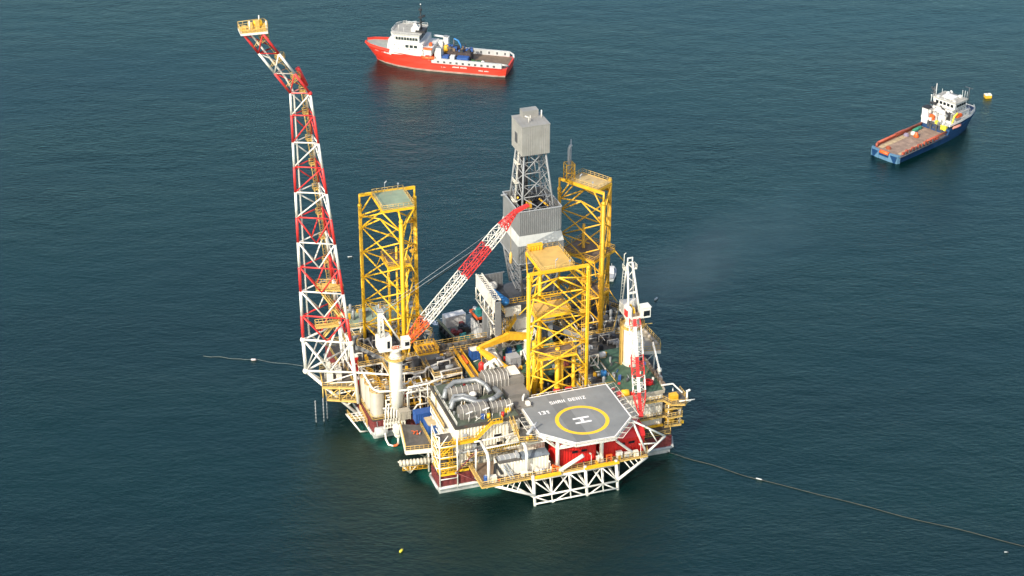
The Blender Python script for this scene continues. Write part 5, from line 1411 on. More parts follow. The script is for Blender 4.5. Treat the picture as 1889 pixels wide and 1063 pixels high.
# ================================================================ left side: tanks, pipes, process modules
def tanks():
    for (u, v, r, h, lab) in ((-41.4,37.0,1.85,7.0,'frontmost of the tall beige tanks under the flare tower foot, nearest the maroon hull corner'),
                              (-41.6,41.0,1.85,7.0,'beige tank directly behind the frontmost tank, left of the white crane column'),
                              (-41.9,45.0,1.85,7.0,'rearmost of the tall beige tanks beside the flare tower foot'),
                              (-38.0,41.5,1.6,6.0,'shorter beige tank tucked behind the white crane column')):
        t = Thing('storage_tank', lab, 'tank', (u,v,5.5), 'beige tanks left of the crane')
        t.part('shell', MB().lathe(u,v,[(r+.1,5.5),(r+.1,5.8),(r,5.85),(r,5.5+h),(r*.5,5.8+h),(.1,5.9+h)],24), BGE)
        mb = MB(); z = 5.5+h
        mb.rail([(u+r*math.cos(a*math.pi/5), v+r*math.sin(a*math.pi/5), z+.05) for a in range(10)],1.1,.06,1.1,closed=True)
        mb.ladder((u+r+.15,v-.6,5.6),(u+r+.15,v-.6,z+1),.5,V3(0,1,0))
        t.part('top_railing', mb, ORY)
        mb = MB(); mb.path([(u-.6,v,z),(u-.6,v,z+.9),(u+.5,v+.3,z+.9),(u+.5,v+.3,z)],.14,6); mb.cyl(u+.2,v-.7,z,z+.6,.35,.35,8); t.part('top_valve', mb, CRM2)
    t = Thing('header_pipe', 'thick white pipe running along the beige tank tops to the crane column', 'pipe', (-42,40,14))
    mb = MB(); mb.path([(-43.0,47.0,13.9),(-42.6,36.0,13.6),(-41.4,34.6,13.4),(-36.0,33.4,13.4),(-33.4,33.2,13.4),(-33.4,33.2,11.6)],.26,8); t.part('pipe', mb, WHT)
    mb = MB()
    for v in (46,43,40,37): mb.tube((-42.9,v,12.4),(-42.9,v,13.7),.12,5); mb.tube((-42.9+.0,v-.3,13.9),(-42.9,v+.3,13.9),.34,8)
    t.part('flange', mb, CRM2)
    k = Thing('drum_float', 'short pale cylinder hung on the hull corner below the maroon band', 'cylinder', (-42,33.4,2))
    mb = MB(); mb.drum((-43.0,33.5,2.4),(-40.0,33.4,2.4),1.25,14,.2); k.part('drum', mb, HULW)
    mb = MB(); mb.tube((-42.4,33.6,3.6),(-42.4,33.9,5.2),.1,5); mb.tube((-40.5,33.6,3.6),(-40.5,33.9,5.2),.1,5); k.part('hanger', mb, GRY)
tanks()

def manifold():
    t = Thing('pipe_manifold', 'row of bent white pipes dropping over the hull edge right of the beige tanks', 'pipe manifold', (-38,32.4,5))
    mb = MB()
    for i in range(7):
        u = -40.4+i*.75
        mb.path([(u+1.6,35.6,9.0-.2*i),(u+.6,34.2,9.0-.2*i),(u,33.0,8.2-.15*i),(u,32.9,4.8)],.15,7)
    t.part('drop_pipe', mb, WHT)
    mb = MB(); mb.box(-40.9,-35.2,32.6,33.2,4.4,5.0); mb.box(-40.9,-35.2,32.6,33.2,3.4,3.7)
    for i in range(8): mb.box(-40.8+i*.75,-40.6+i*.75,32.5,33.3,3.4,5.8)
    t.part('clamp_rail', mb, CRM2)
    t = Thing('pipe_rack', 'stacked white pipes bending across the rack right of the white crane column', 'pipe rack', (-33,34,9))
    mb = MB()
    for i,(z,v,dz) in enumerate(((9.2,34.6,0),(10.0,35.4,.4),(10.8,36.4,.8),(9.6,37.4,0),(11.6,34.0,1.0))):
        mb.path([(-39.4,v,z),(-35.5,v+.2,z),(-34.6,v+.5,z+.5+dz*.5),(-30.0,v+.4,z+.5+dz*.5),(-29.2,v+.2,z),(-25.6,v+.2,z)],.2,7)
    mb.path([(-34.5,33.0,7.0),(-34.5,33.0,12.6),(-31.8,33.0,12.6),(-31.8,36.5,12.6),(-26,36.6,12.6)],.2,7)
    mb.path([(-40.6,34.4,8.4),(-36.8,33.8,8.4),(-36.0,33.4,7.2),(-33,33.0,7.2),(-32.0,33.0,8.6),(-29,33,8.6)],.2,7)
    t.part('pipe', mb, WHP)
    mb = MB()
    for u in (-34,-31,-28):
        mb.bar((u,33.4,5.5),(u,33.4,12.6),.25,.25); mb.bar((u,38.0,5.5),(u,38.0,12.6),.25,.25); mb.bar((u,33.4,9),(u,38,9),.2,.25); mb.bar((u,33.4,12.4),(u,38,12.4),.2,.25)
    mb.bar((-34,33.4,12.4),(-28,33.4,12.4),.2,.25); mb.tube((-34,33.4,5.6),(-31,33.4,9),.1,5)
    t.part('rack_frame', mb, CRM2)
    mb = MB(); mb.prism([(-33.8,38.2),(-26,38.2),(-26,42),(-33.8,42)],10.4,10.55); mb.rail([(-33.8,38.2,10.55),(-26,38.2,10.55)],1.1,.07,1.3)
    t.part('rack_gallery', mb, ORY)
manifold()

def process_modules():
    rnd = random.Random(5)
    def module(label, u0,u1,v0,v1,z0,z1, levels, dens, roof=None, name='process_module'):
        t = Thing(name, label, 'process module', ((u0+u1)/2,v0,z0))
        mb = MB(); nu = max(2,int((u1-u0)/5)+1); nv = max(2,int((v1-v0)/5)+1)
        us = [u0+(u1-u0)*i/(nu-1) for i in range(nu)]; vs = [v0+(v1-v0)*i/(nv-1) for i in range(nv)]
        for u in us:
            for v in vs: mb.bar((u,v,z0),(u,v,z1),.28,.28)
        zs = [z0+(z1-z0)*(i+1)/levels for i in range(levels)]
        for z in zs:
            for v in vs: mb.bar((u0,v,z-.2),(u1,v,z-.2),.22,.36)
            for u in us: mb.bar((u,v0,z-.2),(u,v1,z-.2),.22,.36)
        for i in range(nu-1):
            if i % 2 == 0: mb.tube((us[i],v0,z0),(us[i+1],v0,zs[0]),.1,5); mb.tube((us[i+1],v0,z0),(us[i],v0,zs[0]),.1,5)
        t.part('steel_frame', mb, CRM2)
        for z in zs:
            mb = MB(); mb.box(u0+.02,u1-.02,v0+.02,v1-.02,z-.02,z+.05); t.part('deck', mb, roof if (roof and z == zs[-1]) else GRT)
        mb = MB()
        for z in zs: mb.rail([(u0,v1,z),(u0,v0,z),(u1,v0,z),(u1,v1,z)],1.15,.065,1.4,closed=True)
        t.part('railing', mb, YELR)
        groups = {'vessel': (MB(), GRY), 'equipment_box': (MB(), DGR if dens > .85 else GRY), 'pipework': (MB(), WHP), 'dark_machinery': (MB(), BLK), 'yellow_valve': (MB(), ORY), 'rust_brown_pipe': (MB(), BRD)}
        zz = [z0]+zs
        for li, z in enumerate(zz):
            hmax = (zz[1]-zz[0])*.8 if li < len(zz)-1 else 2.6
            for _ in range(int(dens*(u1-u0)*(v1-v0)/5.5)):
                u = rnd.uniform(u0+.8,u1-.8); v = rnd.uniform(v0+.8,v1-.8); k = rnd.random(); h = rnd.uniform(.6,hmax)
                if k < .16: groups['vessel'][0].drum((u-.9,v,z+.8),(u+.9,v,z+.8),rnd.uniform(.3,.6),10)
                elif k < .30: groups['vessel'][0].lathe(u,v,[(.45,z),(.45,z+h),(.2,z+h+.3)],10)
                elif k < .46: a,b = rnd.uniform(.3,.8),rnd.uniform(.3,.7); groups['equipment_box'][0].box(u-a,u+a,v-b,v+b,z+.06,z+h)
                elif k < .58: a,b = rnd.uniform(.3,.9),rnd.uniform(.3,.8); groups['dark_machinery'][0].box(u-a,u+a,v-b,v+b,z+.06,z+h*.8); groups['dark_machinery'][0].drum((u-.5,v,z+h*.8+.3),(u+.5,v,z+h*.8+.3),.35,8)
                elif k < .80:
                    a = rnd.choice([-1,1])*rnd.uniform(1.5,4); q = groups['pipework'][0] if rnd.random() < .65 else groups['rust_brown_pipe'][0]
                    ua = min(max(u+a,u0+.3),u1-.3)
                    q.path([(u,v,z),(u,v,z+h),(ua,v,z+h),(ua,v+rnd.uniform(-1,1),z+h*.3)],rnd.uniform(.07,.15),6)
                elif k < .9:
                    vb = min(max(v+rnd.choice([-1,1])*rnd.uniform(2,5),v0+.3),v1-.3); groups['pipework'][0].path([(u,v,z+h),(u,vb,z+h),(u,vb,z)],rnd.uniform(.08,.18),6)
                else: groups['yellow_valve'][0].box(u-.3,u+.3,v-.3,v+.3,z+.06,z+rnd.uniform(.6,1.8))
        for nme,(q,m) in groups.items():
            if q.v: t.part(nme, q, m)
        return t
    module('crowded module of pipes and vessels between the white crane column and left yellow leg', -36.5,-27,42,49,5.5,13,1,1.0)
    module('grey piped process module beneath the left yellow leg with a rusty grating roof', -42.5,-34,50,66,5.5,12.5,1,.7)
    module('braced pale process module left of the green pipe deck', -26.0,-18.6,37.5,47.5,5.5,13.2,2,.7)
    module('low piped module between the deckhouse and the braced pale module', -27,-18.8,27.5,36,5.5,11.5,1,.9)
    module('rear process module with a faded green roof behind the left yellow leg', -40,-19.5,67.5,77,5.5,14,1,.55,PGRN)
    module('piped wellhead module at the foot of the yellow leg behind the derrick', 12,28,33,45,5.5,12,1,1.0)
    module('brown cluttered pipe module behind the right hand cream crane column', 15,33,46,63,5.5,12,1,.9)
    module('piped module between the frontmost yellow leg and the right green deck', 9.2,15.5,17,30,5.5,14.2,2,1.0)
    module('low cluttered module behind the taupe turbine enclosure',-18,-8.4,24.6,30.2,5.5,11.8,1,1.1)
    module('equipment module under the frontmost yellow leg', -8,8.6,14.6,28,5.5,9,1,.8)
    # red water tanks boxes seen between columns
    for (u,v,z,h,lab) in ((-43.2,52.0,10.4,4.2,'upper left red pump cabinet beside the flare tower foot'),(-43.0,48.6,6.0,3.8,'lower left red pump cabinet behind the beige tanks'),(-33.9,40.6,6.4,4.4,'red pump cabinet just right of the white crane column')):
        t = Thing('pump_cabinet', lab, 'cabinet', (u,v,z), 'red pump cabinets')
        mb = MB(); mb.box(u-.9,u+.9,v-.8,v+.8,z,z+h); t.part('body', mb, RED)
        mb = MB(); mb.box(u-.95,u+.95,v-.86,v+.86,z+h,z+h+.2); mb.cyl(u+.2,v-.82,z+h*.5,z+h*.5+.3,.2,.2,8); t.part('lid', mb, WHT)
    # guide housings round the legs
    for (c, lab, zt) in (((-30.4,57.4),'grey jacking house ringed by yellow rails round the left yellow leg',14.0),((21.4,54.2),'dark jacking house round the yellow leg behind the derrick',13.2)):
        t = Thing('jacking_house', lab, 'jacking house', (*c,5.5), 'jacking houses')
        s = 10.4
        P6 = [(c[0]+s*math.cos(R(a)),c[1]+s*math.sin(R(a))) for a in (-90-24,-90+24,30-24,30+24,150-24,150+24)] if c[0] < 0 else [(c[0]+s*math.cos(R(a)),c[1]+s*math.sin(R(a))) for a in (-88-24,-88+24,32-24,32+24,152-24,152+24)]
        mb = MB(); n = 6
        for i in range(n):
            a, b = V3(*P6[i],0), V3(*P6[(i+1) % n],0)
            mb.bar(a+V3(0,0,zt-.6),b+V3(0,0,zt-.6),.5,1.2); mb.bar(a+V3(0,0,5.5),a+V3(0,0,zt),.6,.6)
            mb.tube(a+V3(0,0,6),(b.lerp(a,.5))+V3(0,0,zt-1),.2,6); mb.tube(b+V3(0,0,6),(b.lerp(a,.5))+V3(0,0,zt-1),.2,6)
        t.part('ring_girder', mb, GRY)
        mb = MB(); mb.rail([(x,y,zt) for x,y in P6],1.2,.08,1.3,closed=True); t.part('railing', mb, YELR)
        mb = MB()
        for p in tri(c, 14.4, c[0] > 0, 0 if c[0] < 0 else R(-58)):
            mb.lathe(p[0],p[1],[(1.5,5.6),(1.5,zt-2.4),(1.1,zt-2.0),(1.1,zt-1.4),(.62,zt-1.2)],14)
        t.part('jack_case', mb, DGR)
process_modules()

def misc_pipes():
    t = Thing('overhead_pipe', 'thick white pipe running level from the flare tower base behind the white crane column', 'pipe', (-40,44,12))
    mb = MB(); mb.path([(-45.2,44.6,14.2),(-37.2,41.0,14.0),(-31.2,40.6,13.6),(-30.4,40.6,13.0),(-27.6,40.8,13.0),(-27.0,41.0,14.0),(-18.6,43.8,14.2)],.27,8); t.part('pipe', mb, WHT)
    mb = MB()
    for u,v in ((-40,42.3),(-33,40.7),(-23,42.4)): mb.bar((u,v,9),(u,v,13.8),.2,.2)
    t.part('hanger', mb, CRM2)
    t = Thing('overhead_pipe', 'looping white pipe bridge crossing in front of the braced pale module', 'pipe', (-28,33,13))
    mb = MB()
    mb.path([(-36.8,36.6,8),(-36.8,36.6,13.0),(-33.6,36.6,13.2),(-31.0,38.6,13.6),(-29.6,38.2,13.6),(-29.4,36.6,12.4),(-25,36.6,12.8),(-19,36.8,13.2)],.2,7)
    mb.path([(-34.0,33.6,9),(-34.0,33.6,13.8),(-29,33.4,14.0),(-24.6,34.6,14.2),(-24.4,37.2,14.4),(-19,37.4,14.6)],.22,7)
    t.part('pipe', mb, WHT)
    mb = MB()
    for u,v in ((-33.9,33.6),(-29,33.4),(-24.5,36.2)): mb.tube((u,v,5.6),(u,v,13.9),.14,6)
    t.part('support', mb, CRM2)
misc_pipes()

# inset working deck at the left notch
def inset_deck():
    t = Thing('loading_deck', 'small grey overhanging work deck with yellow rails in the notch left of the deckhouse', 'work deck', (-36.5,22,5.5))
    t.part('deck_plate', MB().prism([(-40.0,16.0),(-33.4,15.0),(-33.2,26.4),(-37.8,28.4)],6.4,6.75), GRT)
    mb = MB(); mb.rail([(-37.8,28.4,6.75),(-40.0,16.0,6.75),(-33.4,15.0,6.75),(-33.2,26.4,6.75)],1.25,.08,1.2); t.part('railing', mb, YELR)
    mb = MB(); mb.bar((-40.1,15.9,6.3),(-33.4,14.8,6.3),.3,1.1); mb.bar((-40.1,16,6.3),(-38.0,28.4,6.3),.3,.9); mb.box(-39.6,-38.4,27.6,29.2,4.4,6.6); t.part('edge_beam', mb, CRM2)
    mb = MB()
    for (a,b) in (((-38.5,17,6.2),(-33.5,20,1.0)),((-34,16,6.2),(-34,20,.6)),((-38.6,24,6.2),(-32,25,1.5)),((-34.6,15.4,6.2),(-31.2,16.6,1.2)),((-31.4,15.4,6.0),(-34.4,17,1.0))): mb.tube(a,b,.18,6)
    for u in (-34.4,-32.4): mb.tube((u,15.4,6.4),(u,15.4,-1),.24,7)
    t.part('underside_strut', mb, CRM2)
    k = Thing('hose_coil', 'orange hose coiled loosely on the grey overhanging work deck', 'hose', (-35.4,21.6,6.8))
    mb = MB(); pts = [(-36.2+.16*i+.5*math.sin(i*1.3),23.6-.1*i+.7*math.cos(i*1.1),6.9+.012*i) for i in range(14)]; mb.path(pts,.09,6); k.part('hose', mb, ORG)
    mb = MB(); mb.cyl(pts[-1][0],pts[-1][1],6.8,7.3,.2,.2,8); k.part('coupling', mb, LGR)
    k = Thing('floating_hose', 'white and red floating hose looping from the hull to a pale valve over green water', 'hose', (-39,30,1))
    mb = MB(); mb.path([(-40.6,33.0,3.2),(-40.9,31.4,1.2),(-40.6,30.0,.3),(-39.6,29.0,.3)],.24,8); k.part('white_hose', mb, WHT)
    mb = MB(); mb.path([(-39.6,29.0,.3),(-38.8,28.8,.5),(-38.4,28.6,1.2)],.26,8); k.part('red_hose', mb, ORG)
    mb = MB(); mb.ball((-38.4,28.8,3.6),1.0,9); mb.ball((-38.6,28.4,4.6),.7,8); mb.tube((-38.4,28.6,1.0),(-38.4,28.7,3.2),.3,7); k.part('valve', mb, CRM2)
    # ribbed white fender boom below
    t = Thing('ribbed_fender', 'cream ribbed round ended fender platform hung low at the left notch of the hull', 'fender', (-38.6,18,3))
    mb = MB(); 
    for i in range(9): mb.tube((-41.8+i*.85,15.2-.12*i,4.0),(-41.4+i*.85,15.2-.12*i,4.0),.82,14)
    mb.tube((-42.0,15.2,4.0),(-34.2,14.1,4.0),.66,14)
    t.part('ribbed_tube', mb, mat('dull_cream',(.52,.47,.36),.6,.15,.6,.4,.25))
    mb = MB()
    for u in (-41.4,-39.2,-37.0): mb.tube((u,15.2,3.2),(-39.2,15.6,.4),.16,6)
    mb.tube((-41.6,15.0,3.2),(-35,14.2,3.2),.12,6); mb.tube((-41.8,17,3.4),(-39.2,16.6,.4),.14,6)
    t.part('bracket', mb, WHT)
    mb = MB(); mb.rail([(-41.4,14.4,2.2),(-35.2,13.6,2.2)],1.0,.06,1.2); t.part('railing', mb, ORY)
    # green side deck with blue containers
    solo('side_deck', MB().prism([(-33.1,15.2),(-29.9,12.0),(-29.9,33.6),(-33.1,33.6)],6.3,6.6), GRN, 'plain green side deck strip between the work deck and the deckhouse', 'deck', (-31.5,22,6.3))
    container('long blue container behind the small blue one, left of the deckhouse wall', (-30.9,28.6,6.6), 6.2, 2.5, 2.8, 0, BLU)
    container('small blue open topped container with a pale load beside the deckhouse wall', (-31.0,23.6,6.6), 2.9, 4.2, 2.6, 0, BLU, top=WOODL)
    container('grey beige equipment cabin behind the work deck, left of the long blue container', (-35.8,31.6,6.3), 2.6, 2.0, 2.4, 0, BGE, 'equipment_cabin', 'cabin')
inset_deck()

# ================================================================ pipe deck in the middle
def pipe_deck():
    t = Thing('pipe_deck', 'faded green cargo deck in the middle of the platform among the yellow booms', 'cargo deck', (-8,38,12))
    t.part('deck_plate', MB().prism([(-17.2,31.0),(1.5,29.0),(9,31.0),(9,46.0),(-17.2,46.4)],12.5,13.0), GRN)
    mb = MB()
    for u in (-16.8,-8,0,8): 
        for v in (32,39,45.6): mb.bar((u,v,5.5),(u,v,12.5),.5,.5)
    t.part('deck_column', mb, GRY)
    mb = MB(); mb.rail([(-14.2,45.9,13),(-8,45.9,13),(-6.8,45.9,13)],1.1,.06,1.4); mb.rail([(-17,31.4,13),(-2,30.2,13)],1.1,.06,1.4)
    t.part('railing', mb, YELR)
    t = Thing('access_bridge', 'long brown grating bridge with yellow rails along the back of the green cargo deck', 'bridge', (-10,48.5,14))
    mb = MB(); P = [(-25.5,46.6),(4.5,46.6),(4.5,51.4),(-25.5,51.4)]; mb.prism(P,13.9,14.1); t.part('bridge_deck', mb, BRD)
    mb = MB(); mb.rail([(-25.4,51.3,14.1),(4.4,51.3,14.1)],1.3,.075,1.5); mb.rail([(-19,46.7,14.1),(4.4,46.7,14.1)],1.3,.075,1.5)
    t.part('bridge_railing', mb, YELR)
    mb = MB()
    for v in (46.6,51.4): mb.bar((-25.5,v,13.4),(4.5,v,13.4),.4,1.1)
    for i in range(6): mb.tube((-25+i*5,51.5,13.0),(-22.5+i*5,51.5,10),.16,6); mb.tube((-22.5+i*5,51.5,10),(-20+i*5,51.5,13.0),.16,6)
    mb.tube((-25,51.5,10),(4,51.5,10),.18,6)
    t.part('bridge_girder', mb, BGE)
    mb = MB(); 
    for i in range(4): mb.path([(-24,47.6+i*.7,14.5),(-2,47.6+i*.7,14.5),(3.6,47.6+i*.7,14.6)],.14,6)
    for i in range(14): u = -22+i*1.8; mb.box(u-.5,u+.5,48.2,49.2,14.6,14.9+.5*((i*7)%4)/2)
    t.part('pipe_run', mb, GRT)
    # small yellow framed hoist platform at the bridge's left end
    t = Thing('hoist_frame', 'yellow framed hoist platform at the left end of the brown bridge', 'platform', (-24.5,48,14))
    mb = MB(); P = [(-27.6,45.6,15.4),(-22.2,45.6,15.4),(-22.2,50.4,15.4),(-27.6,50.4,15.4)]
    mb.rail(P,1.4,.085,.9,closed=True)
    for i in range(4): mb.bar(P[i],P[(i+1) % 4],.25,.5)
    for i in range(4): mb.bar((-26.6+i*1.1,46.2,15.6),(-26.6+i*1.1,49.8,15.6),.18,.25)
    t.part('frame', mb, ORY)
    t.part('platform_deck', MB().box(-27.5,-22.3,45.7,50.3,15.0,15.15), BRD)
    mb = MB(); mb.box(-27.2,-22.6,45.9,50,13.2,14.9); t.part('base_block', mb, GRY)
    # yellow gangway along the left of the pipe deck
    t = Thing('sloping_gangway', 'long yellow sided gangway along the left edge of the green cargo deck', 'gangway', (-16.8,38,13))
    mb = MB()
    for du in (-1.0,.6): mb.bar((-16.6+du,47.0,14.2),(-16.0+du,30.4,13.6),.22,1.0)
    mb.rail([(-17.9,47,14.5),(-17.3,30.4,13.9)],1.2,.075,1.3)
    mb.bar((-15.9,30.2,14.2),(-12.6,30.2,14.2),.5,.7)
    t.part('girder', mb, ORY)
    t.part('walk_plate', MB().prism([(-17.4,47),(-16.8,30.4),(-15.7,30.4),(-16.2,47)],13.5,13.65), BRD)
    mb = MB(); mb.drum((-16.6,43.4,14.4),(-16.4,39.6,14.3),.35,8); t.part('orange_bundle', mb, ORG)
    k = Thing('hydraulic_unit', 'bright yellow hydraulic unit at the lower end of the yellow sided gangway', 'hydraulic unit', (-12.4,28.9,13))
    mb = MB(); mb.obox((-12.4,28.6),2.0,3.4,13,14.6,.25); k.part('body', mb, YEL)
    mb = MB(); mb.obox((-11.9,27.0),1.6,.5,13,13.6,.25); mb.cyl(-12.6,29.4,14.6,15.2,.4,.3,8); k.part('fitting', mb, ORG)
pipe_deck()

def knuckle_crane():
    t = Thing('knuckle_boom_crane', 'orange yellow folded knuckle boom crane lying in a V over the green cargo deck', 'deck crane', (-1.4,36,13))
    def arm(mb, p, q, w0, h0, w1, h1):
        p = Vector(p); q = Vector(q); d = (q-p).normalized(); s = d.cross(V3(0,0,1)).normalized(); u = s.cross(d)
        mb.loft([[c-s*w/2-u*h/2,c+s*w/2-u*h/2,c+s*w/2+u*h/2,c-s*w/2+u*h/2] for c,w,h in ((p,w0,h0),(q,w1,h1))])
    A = V3(-13.6,38.2,19.0)
    mb = MB(); arm(mb, A, (-5.2,39.6,20.2), .9,.9, 1.3,1.9); arm(mb, (-5.2,39.6,20.2),(-.2,39.2,19.4), 1.3,1.9,1.2,1.6); t.part('upper_arm', mb, ORY)
    mb = MB(); arm(mb, A+V3(.1,-.3,-.5), (-12.0,35.6,17.6), .8,1.0, 1.1,1.6); arm(mb, (-12.0,35.6,17.6),(-7.0,27.8,15.6), 1.1,1.6,.5,.6); t.part('lower_arm', mb, ORY)
    mb = MB(); mb.tube(A+V3(-.7,0,-.2),A+V3(.7,0,-.2),.6,12); mb.tube((-12.6,37.8,18.2),(-10.2,33.0,16.0),.16,7); mb.tube(A+V3(.3,0,-.8),(-13.0,38,14.2),.14,6); t.part('pivot', mb, YEL)
    mb = MB(); mb.lathe(-.2,39.2,[(1.3,13),(1.1,13.4),(1.0,18.2),(1.25,18.4),(1.25,18.9)],16); t.part('pedestal', mb, CRM2)
    mb = MB()
    for i in range(4): mb.tube((-13.2+.25*i,36.4,16.5),(-11.8+.8*i,29.6,13.2),.09,5)
    t.part('hose', mb, MAR)
knuckle_crane()

def pipe_deck_cargo():
    container('small dark blue box container on the left of the green cargo deck by the bridge', (-13.4,43.4,13.02), 2.2, 2.2, 2.9, 0, BLU, top=CRM2)
    container('grey box container on the green cargo deck inside the knuckle boom V', (-5.0,36.6,13.02), 2.8, 2.8, 3.0, .1, LGR)
    k = Thing('red_tank', 'small bright red upright tank alone in the middle of the green cargo deck', 'tank', (-13.4,37.2,13))
    mb = MB(); mb.lathe(-13.4,37.2,[(.65,13.05),(.8,13.2),(.8,14.8),(.5,15.2),(.1,15.3)],14); k.part('shell', mb, CRED)
    mb = MB(); mb.cyl(-13.4,37.2,15.25,15.6,.18,.18,8); mb.cyl(-13.4,37.2,13.0,13.08,1.0,1.0,14); k.part('cap', mb, ORG)
    k = Thing('mud_hopper', 'cream wedge shaped hopper inside the V of the orange yellow crane', 'hopper', (-9.0,41.0,13))
    mb = MB(); mb.loft([[(-11.4,39.4,13.1),(-7.2,38.4,13.1),(-6.6,41.6,13.1),(-10.8,43.0,13.1)],[(-11.0,40.6,15.8),(-8.6,40.2,15.8),(-8.2,42.2,15.8),(-10.6,42.8,15.8)]]); k.part('body', mb, CRM2)
    mb = MB(); mb.box(-10.2,-9.2,41,42,15.8,16.2); k.part('lid', mb, LGR)
    for (u,v,m,lab) in ((-3.6,42.8,BLU,'blue pump skid behind the grey box container near the brown bridge'),(-.6,43.6,TEAL,'teal pump skid right of the blue one, behind the crane pedestal'),(-6.6,34.0,ORY,'yellow pump skid in front of the grey box container'),(-10.6,33.2,CRED,'red and pale skid left of the yellow one under the lower crane arm'),(3.6,35.0,BRD,'brown pump skid right of the crane pedestal'),(5.8,40.4,TEAL,'teal pump skid at the right of the green cargo deck by the derrick legs')):
        t = Thing('pump_skid', lab, 'pump skid', (u,v,13), 'pump skids on the green cargo deck')
        mb = MB(); mb.box(u-1.3,u+1.3,v-.8,v+.8,13.02,13.3); mb.box(u-1.0,u+.1,v-.6,v+.6,13.3,14.7); t.part('skid_body', mb, m)
        mb = MB(); mb.drum((u+.2,v,13.9),(u+1.1,v,13.9),.5,10); mb.path([(u-.6,v,14.7),(u-.6,v,15.3),(u+.8,v+.2,15.3),(u+.8,v+.2,13.8)],.11,6); t.part('motor', mb, LGR)
    k = Thing('casing_bundle', 'pair of white slanting tubes leaning by the crane pedestal on the green cargo deck', 'pipe bundle', (-1.8,37,13))
    mb = MB(); mb.tube((-2.4,36.6,17.2),(-1.6,33.6,13.1),.2,8); mb.tube((-2.0,37.0,17.2),(-1.0,34.0,13.1),.2,8); k.part('tube', mb, WHT)
    mb = MB(); mb.bar((-2.6,36.4,16.4),(-1.6,37,16.4),.2,.2); k.part('strap', mb, DGR)
    k = Thing('white_tank', 'white rounded tank peeping out behind the left chord of the front leg', 'tank', (1.0,45,14))
    mb = MB(); mb.drum((-.8,45.4,16.6),(2.2,45.2,16.6),1.25,14,.5); k.part('shell', mb, WHT)
    mb = MB(); mb.box(-.4,0,44.6,46.2,14,15.6); mb.box(1.4,1.8,44.6,46.2,14,15.6); mb.box(-.8,2.2,44.4,46.4,13.02,14.0); k.part('saddle', mb, GRY)
    k = Thing('red_winch', 'dusty red winch machinery on the deck behind the frontmost yellow leg', 'winch', (8,35,13))
    mb = MB(); mb.drum((5.6,33.6,14.6),(8.2,33.8,14.6),1.2,14); mb.drum((6.0,31.2,14.2),(8.0,31.2,14.2),.9,14); k.part('drum', mb, mat('dusty_red',(.36,.09,.06),.6,.2,.6,.2,.2))
    mb = MB(); mb.box(5.4,8.6,30.4,34.6,13.02,13.4); mb.box(5.2,5.6,32.8,34.4,13.4,15.6); mb.box(8.3,8.7,32.8,34.4,13.4,15.6); k.part('frame', mb, BRD)
pipe_deck_cargo()

